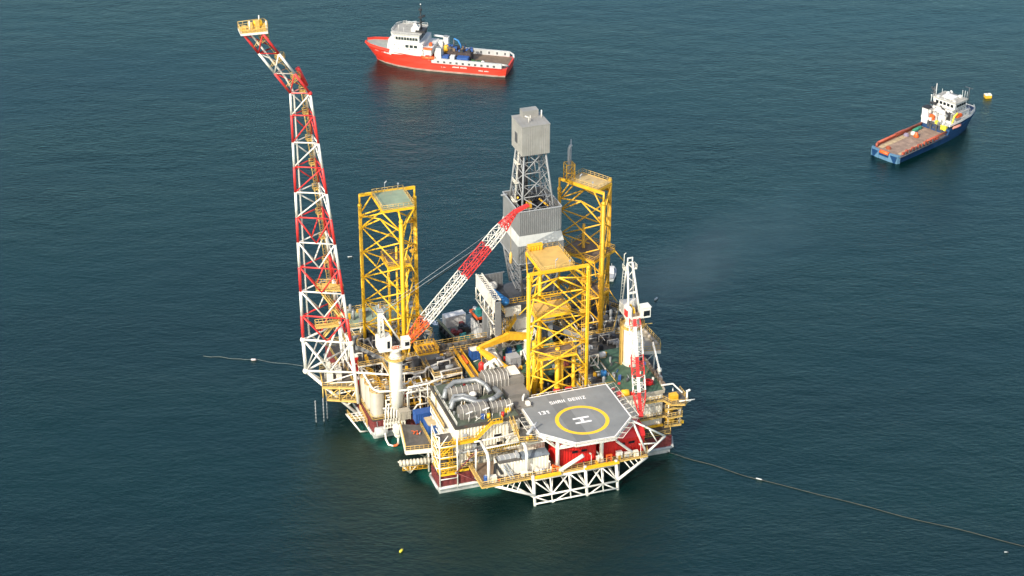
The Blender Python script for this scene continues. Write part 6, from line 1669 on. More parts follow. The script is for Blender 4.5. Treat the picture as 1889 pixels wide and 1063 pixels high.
# ================================================================ right side building
def right_block():
    t = Thing('utility_block', 'tall cream ribbed block at the right end of the platform with a green roof deck', 'deckhouse', (20,12,5.5))
    t.part('wall', MB().corr([(14.6,9.2),(25.0,9.2),(25.0,22.0),(14.6,26.0)],5.5,14.8,.84,.16), CRM)
    t.part('roof', MB().prism([(13.2,8.8),(25.3,8.8),(26.6,20.5),(26.6,33.0),(12.6,33.0)],14.8,15.1), GRN)
    mb = MB(); mb.bar((13.2,8.75,15.2),(25.3,8.75,15.2),.35,.8); mb.bar((25.4,8.9,15.4),(26.7,20.5,15.4),.3,.6); mb.bar((26.7,20.5,15.4),(26.7,33,15.4),.3,.6); t.part('parapet', mb, BGE)
    mb = MB()
    for i in range(9): u = 26.2+.03*i; mb.box(u-.5,u+.4,11+2.2*i,12.4+2.2*i,15.1,15.9)
    t.part('deck_clutter', mb, BRD)
    mb = MB(); mb.bar((18.6,8.9,11.3),(24.9,8.9,11.3),.05,.14); mb.box(20.2,21.0,8.9,9.05,12.6,13.2); t.part('wall_band', mb, BGE)
    mb = MB(); mb.box(18.4,30.6,8.0,8.6,5.2,5.9); t.part('base_beam', mb, YEL)
    # escape balconies on the right
    bt = Thing('escape_balcony_stack', 'stack of yellow railed escape balconies at the right edge of the platform', 'balconies', (27.5,8,5.5))
    for z,(a,b,c_) in ((13.3,(20.0,31.4,4.6)),(10.9,(24.4,29.4,6.6)),(8.4,(18.4,29.6,7.4)),(5.9,(24.2,29.6,6.4))):
        if z > 13: P = [(20,8.0),(24.6,7.8),(25.8,5.2),(29.0,4.2),(30.4,5.6),(30.4,10.8),(25.5,10.8),(25.5,9.0),(20,9.0)]
        elif z in (8.4,): P = [(18.4,8.0),(25.4,8.0),(25.7,6.8),(29.6,6.8),(29.6,13.2),(25.5,13.2),(25.5,8.9),(18.4,8.9)]
        else: P = [(25.0,7.2),(29.4,6.8),(29.4,13),(25.5,13),(25.5,8.9),(25.0,8.9)]
        bt.part('balcony_deck', MB().prism(P,z-.15,z), GRT)
        mb = MB(); pts = [(x,y,z) for x,y in P[:-3]]
        mb.rail(pts,1.25,.08,1.1); 
        for p,q in zip(pts[:-1],pts[1:]): mb.bar(V3(*p)-V3(0,0,.25),V3(*q)-V3(0,0,.25),.15,.3)
        bt.part('balcony_railing', mb, YELR)
        mb = MB(); mb.box(26.2,28.2,c_+2.0,c_+3.6,z,z+1.5); bt.part('equipment_box', mb, ORY)
    mb = MB()
    for u,v in ((29.2,7.4),(29.3,12.6),(26,7.4)): mb.tube((u,v,5.9),(u,v,13.2),.15,6)
    mb.tube((29.2,7.4,10.9),(31.2,5.6,13.2),.14,6); mb.tube((29.3,12.6,10.9),(31.2,10.4,13.2),.14,6)
    for z in (5.9,8.4): mb.tube((29.2,7.4,z),(29.3,12.6,z+2.5),.1,5); mb.tube((29.3,12.6,z),(29.2,7.4,z+2.5),.1,5)
    bt.part('balcony_post', mb, WHT)
    mb = MB(); mb.tube((27.6,4.6,14.2),(31.6,4.2,14.2),.15,7); mb.tube((29.8,5.0,13.3),(29.8,5.0,16.4),.2,7); mb.bar((29.6,5,16.4),(30.6,5.2,16.6),.5,.3); mb.bar((25.2,10.6,15.9),(28.2,10.4,15.9),.4,.2); mb.bar((28.2,10.4,15.9),(29.8,7.8,14.4),.3,.2)
    bt.part('white_antenna', mb, WHT)
    k = Thing('boom_rest', 'thin white crane boom rest post standing at the right edge of the green roof deck', 'post', (27.2,19.6,15))
    mb = MB(); mb.path([(27.6,17.0,13.0),(27.6,18.0,16.6),(27.4,22.0,21.8)],.27,8); k.part('post', mb, WHT)
    mb = MB(); mb.ball((27.6,17.6,16.0),.7,9); mb.box(27.2,28.1,16.6,17.6,12.6,14.4); k.part('base', mb, CRM2)
    k = Thing('red_hose_reel', 'round red hose reel on the green roof deck right of the lowered crane boom', 'hose reel', (22.4,13,15.1))
    mb = MB(); mb.ring((22.8,13.4),.7,1.3,15.5,16.0,20); mb.ring((22.8,13.4),.6,.72,15.2,16.3,20); k.part('reel', mb, RED)
    mb = MB(); mb.box(21.2,24.2,12.6,12.9,15.1,15.4); mb.cyl(22.8,13.4,15.1,16.1,.3,.3,8); k.part('stand', mb, MAR)
    k = Thing('yellow_skid', 'yellow tank skid on the front edge of the green roof deck beside the helideck net', 'skid', (15.0,10,15.1))
    mb = MB(); mb.drum((14.4,10.0,16.0),(16.0,9.8,16.0),.9,12); mb.box(14.2,16.4,9.4,11.0,15.1,15.5); k.part('tank', mb, YEL)
    mb = MB(); mb.box(13.2,14.0,9.6,10.8,15.1,16.4); mb.box(16.6,17.4,9.2,10.0,15.1,16.0); k.part('red_box', mb, CRED)
    k = Thing('blue_tank', 'small bright blue tank at the left edge of the green roof deck', 'tank', (13.6,20,15.1))
    mb = MB(); mb.lathe(13.6,20.6,[(.75,15.12),(.8,16.6),(.5,16.9),(.1,16.95)],12); k.part('shell', mb, BLU2)
    mb = MB(); mb.cyl(13.6,20.6,16.9,17.2,.2,.2,8); k.part('cap', mb, DGR)
    for (u,v,lab) in ((14.6,30.6,'white bundle by the foot of the cream crane column, left one of two'),(16.8,29.8,'white bundle by the foot of the cream crane column, right one of two')):
        k = Thing('covered_bundle', lab, 'bundle', (u,v,15.1), 'white bundles by the crane column')
        mb = MB(); mb.drum((u-.7,v,15.8),(u+.7,v+.2,15.8),.75,10,.5); k.part('cover', mb, SHW)
        mb = MB(); mb.box(u-.8,u+.8,v-.6,v+.6,15.1,15.3); k.part('pallet', mb, WOODL)
    solo('deck_hatch', MB().box(10.2,14.0,32.0,36.0,13.2,13.6), mat('glossy_green',(0.02,.10,.05),.35,.2,.8), 'dark glossy green hatch cover between the front leg and the cream crane column', 'hatch', (12,34,13.2))
    t = Thing('scaffold_gallery', 'pale scaffold gallery with cross braces between the front leg and the green roof deck', 'gallery', (12,26,9))
    mb = MB()
    for u in (9.4,12.0,14.4):
        for v in (26.5,30.5): mb.bar((u,v,9),(u,v,18.4),.22,.22)
    for v in (26.5,30.5): mb.bar((9.4,v,18.4),(14.4,v,18.4),.25,.3); mb.bar((9.4,v,15.2),(14.4,v,15.2),.2,.25)
    mb.tube((12,26.5,15),(14.4,26.5,18.4),.1,5); mb.tube((14.4,26.5,15),(12,26.5,18.4),.1,5)
    t.part('frame', mb, CRM2)
    t.part('gallery_deck', MB().box(9.2,14.6,26.3,30.7,18.5,18.65), GRT)
    mb = MB()
    for i in range(5): mb.box(9.6+i*.9,10.2+i*.9,27.2+.4*i,28.4+.3*i,18.65,19.4+.3*(i%2))
    t.part('stowed_gear', mb, LGR)
    # platform overhang at right rear
    t = Thing('overhang_platform', 'narrow railed platform overhanging the right rear of the hull on pale struts', 'platform', (30,36,14))
    t.part('deck_plate', MB().prism([(26.0,31.5),(33.2,30.0),(34.4,33.0),(33.8,45.0),(27.2,45.0)],13.6,14.0), BGE)
    mb = MB(); mb.rail([(26.2,31.6,14),(33.2,30.1,14),(34.3,33,14),(33.7,44.8,14)],1.3,.08,1.3); t.part('railing', mb, YELR)
    mb = MB(); mb.bar((26,31.4,13.5),(33.2,29.9,13.5),.3,.8); mb.tube((31.8,30.6,13.4),(31.2,30.0,5.5),.22,7); mb.tube((27.0,31.4,13.4),(27.2,31.0,5.5),.2,6); mb.tube((31.7,30.5,13.2),(27.2,31,8.6),.15,6); mb.tube((27.2,31,13),(31.4,30.2,8.0),.15,6); t.part('strut', mb, CRM2)
    mb = MB()
    for i in range(6): mb.drum((33.0-.1*i,32.5+2*i,14.6),(33.1-.1*i,33.8+2*i,14.6),.5,9)
    t.part('life_raft_canister', mb, mat('weathered_canister',(.42,.36,.27),.6,.15,.8))
right_block()

# ================================================================ vessels
def hull_rings(stations, m_):
    """stations: (x, half breadth at waterline, half breadth at deck, deck height) -> port & starboard lofted hull"""
    rings = []
    for x, bw, bd, zd, xr in stations:
        rings.append([V3(x,-bw*.85,-1.5),V3(x,-bw,0),V3(x+xr*.5,-(bw+bd)/2,zd*.5),V3(x+xr,-bd,zd),V3(x+xr,bd,zd),V3(x+xr*.5,(bw+bd)/2,zd*.5),V3(x,bw,0),V3(x,bw*.85,-1.5)])
    return rings
def rails_white(mb, pts, h=1.1): mb.rail(pts, h, .06, 2.2)

def red_ship():
    Thing.ZS = ZS = 0.86
    a = V3(-4.8,679.3,0); b = V3(-50.2,690.2,0); d = (b-a).normalized(); rot = math.atan2(d.y,d.x); nrm = V3(-d.y,d.x,0)   # port = left of heading
    c = (a+b)/2 - nrm*6.6
    t = Thing('supply_ship', 'orange red hulled supply ship with a white wheelhouse and black mast', 'ship', (c.x,c.y,0), rig=False, rot=rot)
    st = [(-25.6,5.9,6.4,3.6,-.6),(-22,6.5,6.7,3.6,0),(-8,6.6,6.8,3.5,0),(1.6,6.6,6.8,3.6,0),(2.2,6.6,6.8,6.0,0),(8,6.2,6.7,6.2,.3),(15,4.8,6.0,6.7,1.0),(19.5,2.9,4.9,7.1,2.2),(22.2,1.2,3.4,7.5,3.6),(23.4,.25,1.4,7.8,4.6)]
    hp = t.part('hull', MB().quadgrid(hull_rings(st,None), smooth=False), SHR)
    mb = MB()
    rr = [[V3(x,-bw-.03,-.4),V3(x,-bw-.06-(bd-bw)*.12,.75),V3(x,bw+.06+(bd-bw)*.12,.75),V3(x,bw+.03,-.4)] for x,bw,bd,zd,xr in st]
    for s in (0,1):
        mb.quadgrid([[r[0],r[1]] if s == 0 else [r[2],r[3]] for r in rr], close=False, smooth=False, cap=False)
    t.part('waterline_band', mb, ANTI, parent=hp)
    # aft deck & bulwarks
    t.part('cargo_deck', MB().prism([(-25.6,-5.6),(1.6,-5.9),(1.6,5.9),(-25.6,5.6)],3.62,3.7), BRD)
    mb = MB()
    for s in (-1,1):
        mb.prism([(-24.4,s*6.62),(1.6,s*6.72),(1.6,s*6.0),(-24.4,s*5.9)][::s],3.6,5.9)
    mb.path([(-24.4,-6.3,5.6),(-26.0,-5.4,5.0),(-26.4,-4.2,4.2)],.35,6); mb.path([(-24.4,6.3,5.6),(-26.0,5.4,5.0),(-26.4,4.2,4.2)],.35,6)
    t.part('bulwark', mb, SHG)
    mb = MB()
    for s in (-1,1):
        for i in range(10): mb.box(-22+i*2.3,-21.2+i*2.3,s*6.62 if s > 0 else -6.78,s*6.62+.16 if s > 0 else -6.62,4.2,5.0)
    for i in range(7): mb.box(-23+i*3.0,-22.4+i*3.0,5.82,5.9,4.2,5.2); mb.box(-23+i*3.0,-22.4+i*3.0,-5.98,-5.88,4.2,5.2)
    t.part('freeing_port', mb, DGR)
    mb = MB()
    for s in (-1,1):
        mb.tube((-24.4,s*6.85,3.7),(1.6,s*6.95,3.7),.22,6)
        mb.path([(2.2,s*6.92,6.1),(8.2,s*6.85,6.3),(16,s*6.1,6.8),(21.6,s*5.0,7.2),(25.8,s*3.4,7.6),(28,s*1.4,7.9)],.2,6)
    mb.tube((28,-1.4,7.9),(28,1.4,7.9),.2,6)
    t.part('fender_strake', mb, SHR)
    fd = [(2.4,-6.6),(8.2,-6.5),(16,-5.8),(21.6,-4.7),(25.6,-3.1),(27.6,-1.2),(27.6,1.2),(25.6,3.1),(21.6,4.7),(16,5.8),(8.2,6.5),(2.4,6.6)]
    fs = [(x+xr,bd-.25,zd) for x,bw,bd,zd,xr in st if zd > 5]
    mb = MB()
    mb.quadgrid([[V3(x,w*k,z+.06) for k in (-1,-.5,0,.5,1)] for x,w,z in fs], close=False, smooth=False, cap=False)
    mb.f = [tuple(reversed(f)) for f in mb.f]
    t.part('forecastle_deck', mb, mat('pale_green_grey_deck',(.30,.33,.285),.6,.15,.4,0,.3))
    mb = MB()
    for s in (-1,1):
        for p,q in zip(fs[2:-1],fs[3:]): mb.bar((p[0],s*(p[1]+.2),p[2]+.5),(q[0],s*(q[1]+.2),q[2]+.5),.16,1.1)
    t.part('bow_bulwark', mb, SHR)
    # superstructure, rounded front
    def slab(x0,x1,w0,w1,z0,z1,rk=.6): return MB().loft([[(x0,-w0,z0),(x1-2,-w0,z0),(x1,-w0*.55,z0),(x1,w0*.55,z0),(x1-2,w0,z0),(x0,w0,z0)],[(x0,-w1,z1),(x1-2-rk,-w1,z1),(x1-rk,-w1*.55,z1),(x1-rk,w1*.55,z1),(x1-2-rk,w1,z1),(x0,w1,z1)]])
    t.part('deckhouse', slab(5.0,19.4,6.3,6.0,6.2,11.4,.9), SHW)
    wh = t.part('wheelhouse', slab(6.4,17.2,5.2,5.8,11.4,14.6,-.5), SHW)
    mb = MB()
    for i in range(8): mb.box(7.0+i*1.05,7.8+i*1.05,5.30,5.66,12.5,13.7) ; mb.box(7.0+i*1.05,7.8+i*1.05,-5.66,-5.30,12.5,13.7)
    for i in range(4): mb.box(6.24,6.42,-4.6+i*2.4,-2.9+i*2.4,12.2,13.9)
    for i in range(3): mb.box(7.0+i*1.6,8.2+i*1.6,6.05,6.2,9.4,10.6)
    for i in range(4): mb.box(17.2,17.62,-2.8+i*1.5,-1.7+i*1.5,12.6,13.7)
    for i in range(4): mb.bar((15.6+.35*i,5.3-.6*i,13.1),(15.9+.35*i,4.85-.6*i,13.1),.12,.9)
    t.part('pane', mb, GLS, parent=wh)
    mb = MB()
    for i in range(5): mb.cyl(8+i*2.0,6.2,8.6,8.95,.2,.2,6); mb.cyl(9+i*1.6,6.14,10.3,10.6,.18,.18,6)
    t.part('porthole', mb, DGR)
    t.part('roof_deck', MB().prism([(6.0,-5.9),(15.6,-5.9),(17.6,-3.2),(17.6,3.2),(15.6,5.9),(6.0,5.9)],14.6,14.8), SHD)
    mb = MB()
    for z,w,x0,x1 in ((8.8,6.3,5.0,18.6),(11.35,6.1,5.0,18.0)): mb.box(x0,x1-2.4,w-.05,w+.12,z,z+.16); mb.box(x0,x1-2.4,-w-.12,-w+.05,z,z+.16)
    t.part('deck_edge', mb, SHG)
    mb = MB(); rails_white(mb,[(6.2,5.7,14.8),(15.5,5.7,14.8),(17.4,3.2,14.8),(17.4,-3.2,14.8),(15.5,-5.7,14.8),(6.2,-5.7,14.8)],1.0)
    mb.box(7.4,10.4,-1.9,1.9,14.8,16.3); mb.loft([[(8,-1.0,16.3),(9.8,-1.0,16.3),(9.8,1.0,16.3),(8,1.0,16.3)],[(8.8,-.5,17.9),(9.7,-.5,17.9),(9.7,.5,17.9),(8.8,.5,17.9)]]); mb.bar((9.2,-1.4,18.0),(11.8,1.0,18.4),.6,.22)
    for u,v in ((12.5,4),(15,2),(13.5,-3)): mb.tube((u,v,14.8),(u,v,17.4),.07,5)
    t.part('bridge_roof', mb, SHW)
    mb = MB(); mb.tube((7.0,.4,14.8),(7.0,.4,26.4),.32,8,.14); mb.bar((7.0,-1.8,23.4),(7.0,2.0,23.4),.2,.22); mb.box(6.6,7.6,.4,1.4,24.2,24.7); mb.bar((7.0,-2.2,20.2),(7.0,2.4,20.2),.2,.22); mb.bar((6.2,-1.4,18.6),(7.8,2.0,18.6),.3,.3); mb.box(6.2,7.6,.2,1.6,20.9,21.3); mb.box(6.0,7.0,-2.0,-1.3,20.3,21.0); mb.box(5.2,8.6,-1.6,2.4,14.8,15.6); mb.tube((7.4,.4,16),(5.6,2.6,14.8),.14,5); mb.tube((7.4,.4,16),(5.6,-2.6,14.8),.14,5); mb.bar((6.8,-.8,18.4),(8.6,2.2,18.4),.4,.15)
    t.part('mast', mb, BLK)
    mb = MB(); mb.ball((7.0,.4,26.6),.26,8); t.part('mast_light', mb, SHW)
    # aft superstructure part: funnel deck, lifeboat
    mb = MB(); mb.box(1.9,5.0,-5.6,5.6,6.2,9.2); mb.box(-1.8,.0,4.2,6.2,3.7,10.2); mb.box(-1.8,0,-6.2,-4.2,3.7,10.6); mb.bar((-1.8,-5.2,10.4),(3.8,-5.2,10.8),.8,.5); mb.box(.0,1.9,-5.4,-3,3.7,9.0)
    mb.loft([[(-2.4,2.2,3.7),(.6,2.2,3.7),(.6,5.8,3.7),(-2.4,5.8,3.7)],[(-1.4,3,9.6),(.2,3,9.6),(.2,5.6,9.6),(-1.4,5.6,9.6)]])
    t.part('funnel_casing', mb, SHW)
    mb = MB(); mb.box(-1.4,0,-5.9,-4.4,10.6,11.0); mb.box(-1.5,-.1,4.5,5.9,10.2,10.4); mb.box(.2,1.8,-2,2,3.7,7.0); t.part('dark_opening', mb, GRY)
    mb = MB(); mb.box(1.6,4.6,5.2,6.2,9.2,9.8); mb.box(2.6,3.6,1,2.5,9.2,10.4); t.part('red_fitting', mb, ORG)
    mb = MB()
    for x in (2.0,.2): mb.tube((x,5.0,9.2),(x,6.6,8.6),.14,6); mb.tube((x,6.6,8.6),(x,6.8,6.0),.14,6)
    for z in (4.6,5.4): mb.tube((1.6,6.7,z),(5,6.7,z+1.6),.08,5)
    rails_white(mb,[(2,5.6,9.2),(5,5.6,9.2)])
    t.part('davit', mb, SHW)
    bo = Thing('lifeboat', 'orange lifeboat slung at the side of the red ship behind its white deckhouse', 'lifeboat', tuple(Matrix.Rotation(rot,3,'Z') @ V3(3.0,6.5,5.4*ZS) + V3(c.x,c.y,0)), rig=False, rot=rot)
    bo.part('boat_hull', MB().quadgrid([[V3(x,-w,.5+k),V3(x,-w*.6,-.1),V3(x,w*.6,-.1),V3(x,w,.5+k),V3(x,w*.5,1.1+k*.5),V3(x,-w*.5,1.1+k*.5)] for x,w,k in ((-2.6,.15,.25),(-1.8,.6,.05),(0,.8,0),(1.8,.6,.05),(2.6,.15,.25))]), ORG)
    bo.part('canopy', MB().box(-1.0,.8,-.45,.45,1.1,1.5), SHR)
    # name lettering is unreadable in the photo: rows of small white strokes where it stands
    mb = MB()
    def strokes(x0, x1, y_of, z_of, h):
        n = int((x1-x0)/.42)
        for i in range(n):
            if i == n//2: continue
            x = x0+i*.42; y = y_of(x); z = z_of(x)
            mb.box(x,x+.26,y,y+.10,z,z+h*.8*(.75+.25*((i*5) % 3)/2))
    strokes(-19.6,-15.8,lambda x: 6.62,lambda x: 2.0,.55); strokes(-11.6,-6.0,lambda x: 6.74,lambda x: 2.6,.75); strokes(-3.6,-1.8,lambda x: 6.72,lambda x: 2.3,.35)
    t.part('hull_lettering', mb, SHW)
    mb = MB()
    P3 = [(17.0,5.92,5.75),(19.2,5.18,5.9),(21.2,4.42,6.05),(23.4,3.62,6.2)]
    for i in range(15):
        f = i/14*3; k = min(2,int(f)); p = V3(*P3[k]).lerp(V3(*P3[k+1]),f-k)
        if i != 7: mb.obox((p.x,p.y),.30,.14,p.z-.3,p.z+.2+.1*(i%2),-.37)
    t.part('bow_lettering', mb, SHW)
    # cargo on deck
    M = Matrix.Rotation(rot,3,'Z')
    def on(x,y,z): return tuple(M @ V3(x,y,z*ZS) + V3(c.x,c.y,0))
    def cargo(label, x,y,L,W,H,m,z=3.72,name='cargo_container',cat='container',top=None):
        k = Thing(name,label,cat,on(x,y,z),'cargo on the red ship deck',rig=False,rot=rot)
        k.part('shell', MB().corr([(-L/2,-W/2),(L/2,-W/2),(L/2,W/2),(-L/2,W/2)],0,H-.1,.5,.06), m)
        k.part('roof', MB().box(-L/2-.04,L/2+.04,-W/2-.04,W/2+.04,H-.1,H), top or m)
    cargo('blue container at the aft end of the cargo stack on the red ship',-9.6,4.4,4.2,2.3,3.0,BLU)
    cargo('small blue container nearest the red ship wheelhouse',-3.2,4.5,2.2,2.2,3.0,BLU)
    cargo('white container between the two blue ones on the red ship',-5.8,4.6,1.6,1.9,3.2,SHW)
    cargo('long dark rack of gear behind the blue containers on the red ship',-7.6,0.4,8.6,4.4,3.8,mat('dark_brown_gear',(.07,.05,.045),.7,.3,.9),name='gear_rack',cat='gear rack')
    k = Thing('deck_crane','blue curved arm of a deck crane rising among the red ship cargo','deck crane',on(-5.5,-1.5,7.4),rig=False,rot=rot,group='cargo on the red ship deck')
    k.part('arm', MB().path([(-1.6,0,-1.2),(-1.9,0,1.2),(-.8,0,3.6),(.8,0,4.4)],.3,8), BLU2)
    k.part('column', MB().cyl(.8,0,-3.6,4.2,.35,.25,10), DGR)
    k = Thing('machinery_heap','crowded dark and blue machinery around the blue crane arm on the red ship','machinery',on(-7.0,-.6,7.4),rig=False,rot=rot,group='cargo on the red ship deck')
    rn = random.Random(6); q1, q2, q3 = MB(), MB(), MB()
    for i in range(30):
        x, y = rn.uniform(-4.8,4.6), rn.uniform(-2.2,2.4); w = rn.uniform(.2,.7); (q1,q2,q3)[i % 3].box(x-w,x+w,y-w,y+w,0.1,rn.uniform(.4,1.5))
    for i in range(6): x = rn.uniform(-4,4); q1.tube((x,rn.uniform(-2,2),0),(x+rn.uniform(-1,1),rn.uniform(-2,2),2.4),.1,5)
    k.part('dark_block_heap', q1, BLK); k.part('blue_block_heap', q2, BLU); k.part('rusty_block_heap', q3, BRD)
    k = Thing('orange_drum','brown orange drum on its frame forward of the blue crane arm on the red ship','drum',on(-2.0,-1.0,5.8),rig=False,rot=rot,group='cargo on the red ship deck')
    k.part('drum_body', MB().lathe(0,0,[(.9,0),(1.0,.2),(1.0,2.6),(.5,3.0)],12), ORY)
    k.part('pallet', MB().box(-1.2,1.2,-1.2,1.2,-2.1,0), DGR)
    k = Thing('hose_bundle','heap of green hose aft of the blue containers on the red ship','hose',on(-14.0,3.4,3.7),rig=False,rot=rot,group='cargo on the red ship deck')
    mb = MB(); rn = random.Random(2)
    for i in range(5): mb.path([(rn.uniform(-2,2),rn.uniform(-1.6,1.6),.3+.2*i) for _ in range(5)],.28,6)
    k.part('hose', mb, mat('green_hose',(.07,.20,.06),.6,.2,1)); k.part('pallet', MB().box(-1.8,1.8,-1.5,1.5,0,.2), WOOD)
    k = Thing('white_buoy','round white buoy on the after deck of the red ship','buoy',on(-16.6,3.2,3.72),rig=False,rot=rot,group='cargo on the red ship deck')
    k.part('float', MB().ball((0,0,.7),.75,10), SHW); k.part('ring', MB().ring((0,0),.3,.75,0,.15,14), GRY)
red_ship()
Thing.ZS = 1.0

FRR = mat('faded_red_rail', (0.43, 0.095, 0.05), 0.55, 0.25, 0.6, 0.3, 0.3)
def blue_ship():
    Thing.ZS = ZS = 0.80; Thing.XS = XS = 0.86
    a = V3(123.0,609.4,0); b = V3(155.4,639.7,0); d = (b-a).normalized(); rot = math.atan2(d.y,d.x); c = (a+b)/2; nrm = V3(-d.y,d.x,0)
    t = Thing('anchor_handler', 'blue hulled work ship with a long timber deck and red rails seen from its stern', 'ship', (c.x,c.y,0), rig=False, rot=rot)
    st = [(-27.6,4.6,5.0,2.9,0),(-26,5.4,5.6,2.9,0),(-10,5.7,5.9,2.9,0),(3.5,5.7,5.9,3.0,0),(4.2,5.7,6.0,5.2,0),(12,5.2,5.9,5.6,.2),(19,3.8,5.2,6.2,.8),(22.6,2.0,4.0,6.8,1.6),(24.6,.3,1.8,7.2,2.2)]
    hp = t.part('hull', MB().quadgrid(hull_rings(st,None), smooth=False), SHB)
    mb = MB()
    for s in (-1,1):
        lo = [(-28.0,s*1.9),(-26.9,s*2.1),(-26.2,s*5.75),(-27.4,s*5.3)]; hi = [(-27.6,s*2.0),(-26.9,s*2.1),(-26.0,s*5.75),(-27.2,s*5.3)]
        mb.loft([[(x,y,-.6) for x,y in lo],[(x,y,3.5) for x,y in hi]])
    mb.box(-27.8,-27.5,-1.9,1.9,-.4,1.4)
    t.part('stern_plate', mb, SHB2)
    t.part('stern_roller', MB().tube((-27.2,-1.75,2.9),(-27.2,1.75,2.9),.75,12), ORG)
    t.part('timber_deck', MB().prism([(-26.6,-5.2),(3.6,-5.4),(3.6,5.4),(-26.6,5.2)],2.92,3.0), WOOD)
    mb = MB()
    for i in range(7): mb.box(-24.6+i*2.5,-22.4+i*2.5,2.6,4.4,3.0,3.05); mb.box(-24.6+i*2.5,-22.4+i*2.5,-4.6,-3.6,3.0,3.05)
    t.part('pale_plank', mb, WOODL)
    mb = MB(); mb.tube((-23.8,5.0,4.4),(3.5,5.1,4.4),.42,8); mb.box(-23.8,3.5,5.1,5.4,3.0,4.4); mb.box(-13,-8,4.7,5.3,3.6,5.0); mb.path([(-23.8,5.0,4.4),(-25,4.8,4.0),(-25.2,4.6,3.0)],.4,8)
    t.part('port_cargo_rail', mb, FRR)
    mb = MB(); mb.tube((-9,-5.1,4.3),(3.5,-5.1,4.3),.42,8)
    for i in range(12): mb.box(-24+i*1.9,-22.8+i*1.9,-5.5,-4.8,3.0,4.0+.4*(i%2))
    t.part('starboard_cargo_rail', mb, FRR)
    mb = MB()
    for i in range(9): mb.box(-23+i*2.1,-22.5+i*2.1,-5.95,-5.5,3.0,4.2)
    mb.tube((-27,-5.9,2.9),(4,-6.1,2.9),.2,6); t.part('bulwark_stay', mb, DGR)
    fd = [(4.2,-5.8),(12,-5.7),(19.5,-5),(24.0,-3.7),(26.6,-1.6),(26.6,1.6),(24.0,3.7),(19.5,5),(12,5.7),(4.2,5.8)]
    t.part('forecastle_deck', MB().prism(fd,6.5,6.6), SHG)
    mb = MB()
    for i in range(len(fd)-1): mb.bar((*fd[i],7.0),(*fd[i+1],7.0),.2,1.0)
    t.part('bow_bulwark', mb, SHW)
    mb = MB(); mb.box(7.0,19,-4.3,4.3,6.6,9.6); mb.box(8.2,17.4,-3.9,3.9,9.6,12.0); t.part('deckhouse', mb, SHW)
    mb = MB()
    for z,w,x0,x1 in ((9.5,4.4,6.8,19.2),(12,4.3,8.0,17.6)): mb.box(x0,x1,w-.1,w+.25,z,z+.14); mb.box(x0,x1,-w-.25,-w+.1,z,z+.14); mb.box(x0-.25,x0,-w,w,z,z+.14)
    for i in range(5): mb.box(8.4+i*2,9.1+i*2,-4.36,-4.29,7.8,8.4); mb.box(9+i*1.7,9.6+i*1.7,-3.96,-3.89,10.5,11.1)
    for i in range(4): mb.box(8.14,8.21,-3.2+i*1.6,-2.6+i*1.6,10.5,11.1)
    t.part('deck_edge', mb, GRY)
    mb = MB(); mb.loft([[(9,-4.2,12),(16.2,-4.2,12),(16.2,4.2,12),(9,4.2,12)],[(8.8,-4.6,14.8),(16.6,-4.6,14.8),(16.6,4.6,14.8),(8.8,4.6,14.8)]]); wh = t.part('wheelhouse', mb, SHW)
    t.part('roof_deck', MB().box(8.6,16.8,-4.8,4.8,14.8,15.05), SHD)
    mb = MB(); mb.box(11,14.4,-2.2,2.2,15.05,15.8)
    for x,y,w in ((9.6,3,.5),(10,-3.4,.4),(15.4,2.6,.5),(15.6,-2.2,.6),(9.4,0,.4)): mb.box(x-w,x+w,y-w,y+w,15.05,15.05+w*1.4)
    t.part('roof_box', mb, SHW)
    mb = MB()
    for i in range(5): mb.box(8.72,8.9,-3.7+i*1.5,-2.7+i*1.5,12.9,14.1)
    for i in range(4): mb.box(10+i*1.5,11+i*1.5,-4.62,-4.36,13.0,14.1)
    t.part('pane', mb, GLS, parent=wh)
    mb = MB(); mb.box(4.0,6.2,3.2,5.6,3.0,11.2); mb.box(6.2,9.4,3.4,5.0,6.6,10.6); t.part('funnel', mb, SHW, label='tall white funnel on the port side')
    mb = MB(); mb.loft([[(6.4,-2.6,6.6),(7.2,-2.6,6.6),(7.2,3.0,6.6),(6.4,3.0,6.6)],[(7.0,-1.6,11.2),(7.9,-1.6,11.2),(7.9,2.2,11.2),(7.0,2.2,11.2)]]); t.part('sloping_casing', mb, SHW)
    mb = MB(); mb.box(3.8,6.4,3.0,5.8,11.2,11.5); mb.box(5.2,8.8,4.4,6.6,10.4,10.7); mb.bar((8.4,1.2,12.2),(7.4,-3.0,10.0),.5,.5); mb.box(6.4,8.2,-4.2,-2.8,8.0,10.8); mb.box(7,9.2,2.6,4.8,12.4,12.8)
    t.part('black_exhaust', mb, BLK)
    mb = MB()
    for i in range(6): mb.box(3.4+.3*(i%2),4.8,-3.6+i*1.15,-2.9+i*1.15,3.0,4.6+.5*(i%3))
    mb.drum((5.2,-2.2,5.4),(5.2,2.2,5.4),1.1,12)
    t.part('towing_winch', mb, DGR)
    rq = random.Random(12); q1, q2 = MB(), MB()
    for i in range(46):
        x, y = rq.uniform(3.6,9.0), rq.uniform(-5.0,5.0); z = rq.choice([6.6,6.6,9.6]); w = rq.uniform(.12,.45)
        (q1 if i % 3 else q2).box(x-w,x+w,y-w,y+w,z,z+rq.uniform(.3,1.5))
    for i in range(22):
        x, y = rq.uniform(19,24), rq.uniform(-3.4,3.4); w = rq.uniform(.12,.4); (q1 if i % 2 else q2).box(x-w,x+w,y-w,y+w,6.6,6.6+rq.uniform(.3,1.3))
    t.part('white_fittings', q1, SHW); t.part('grey_fittings', q2, GRY)
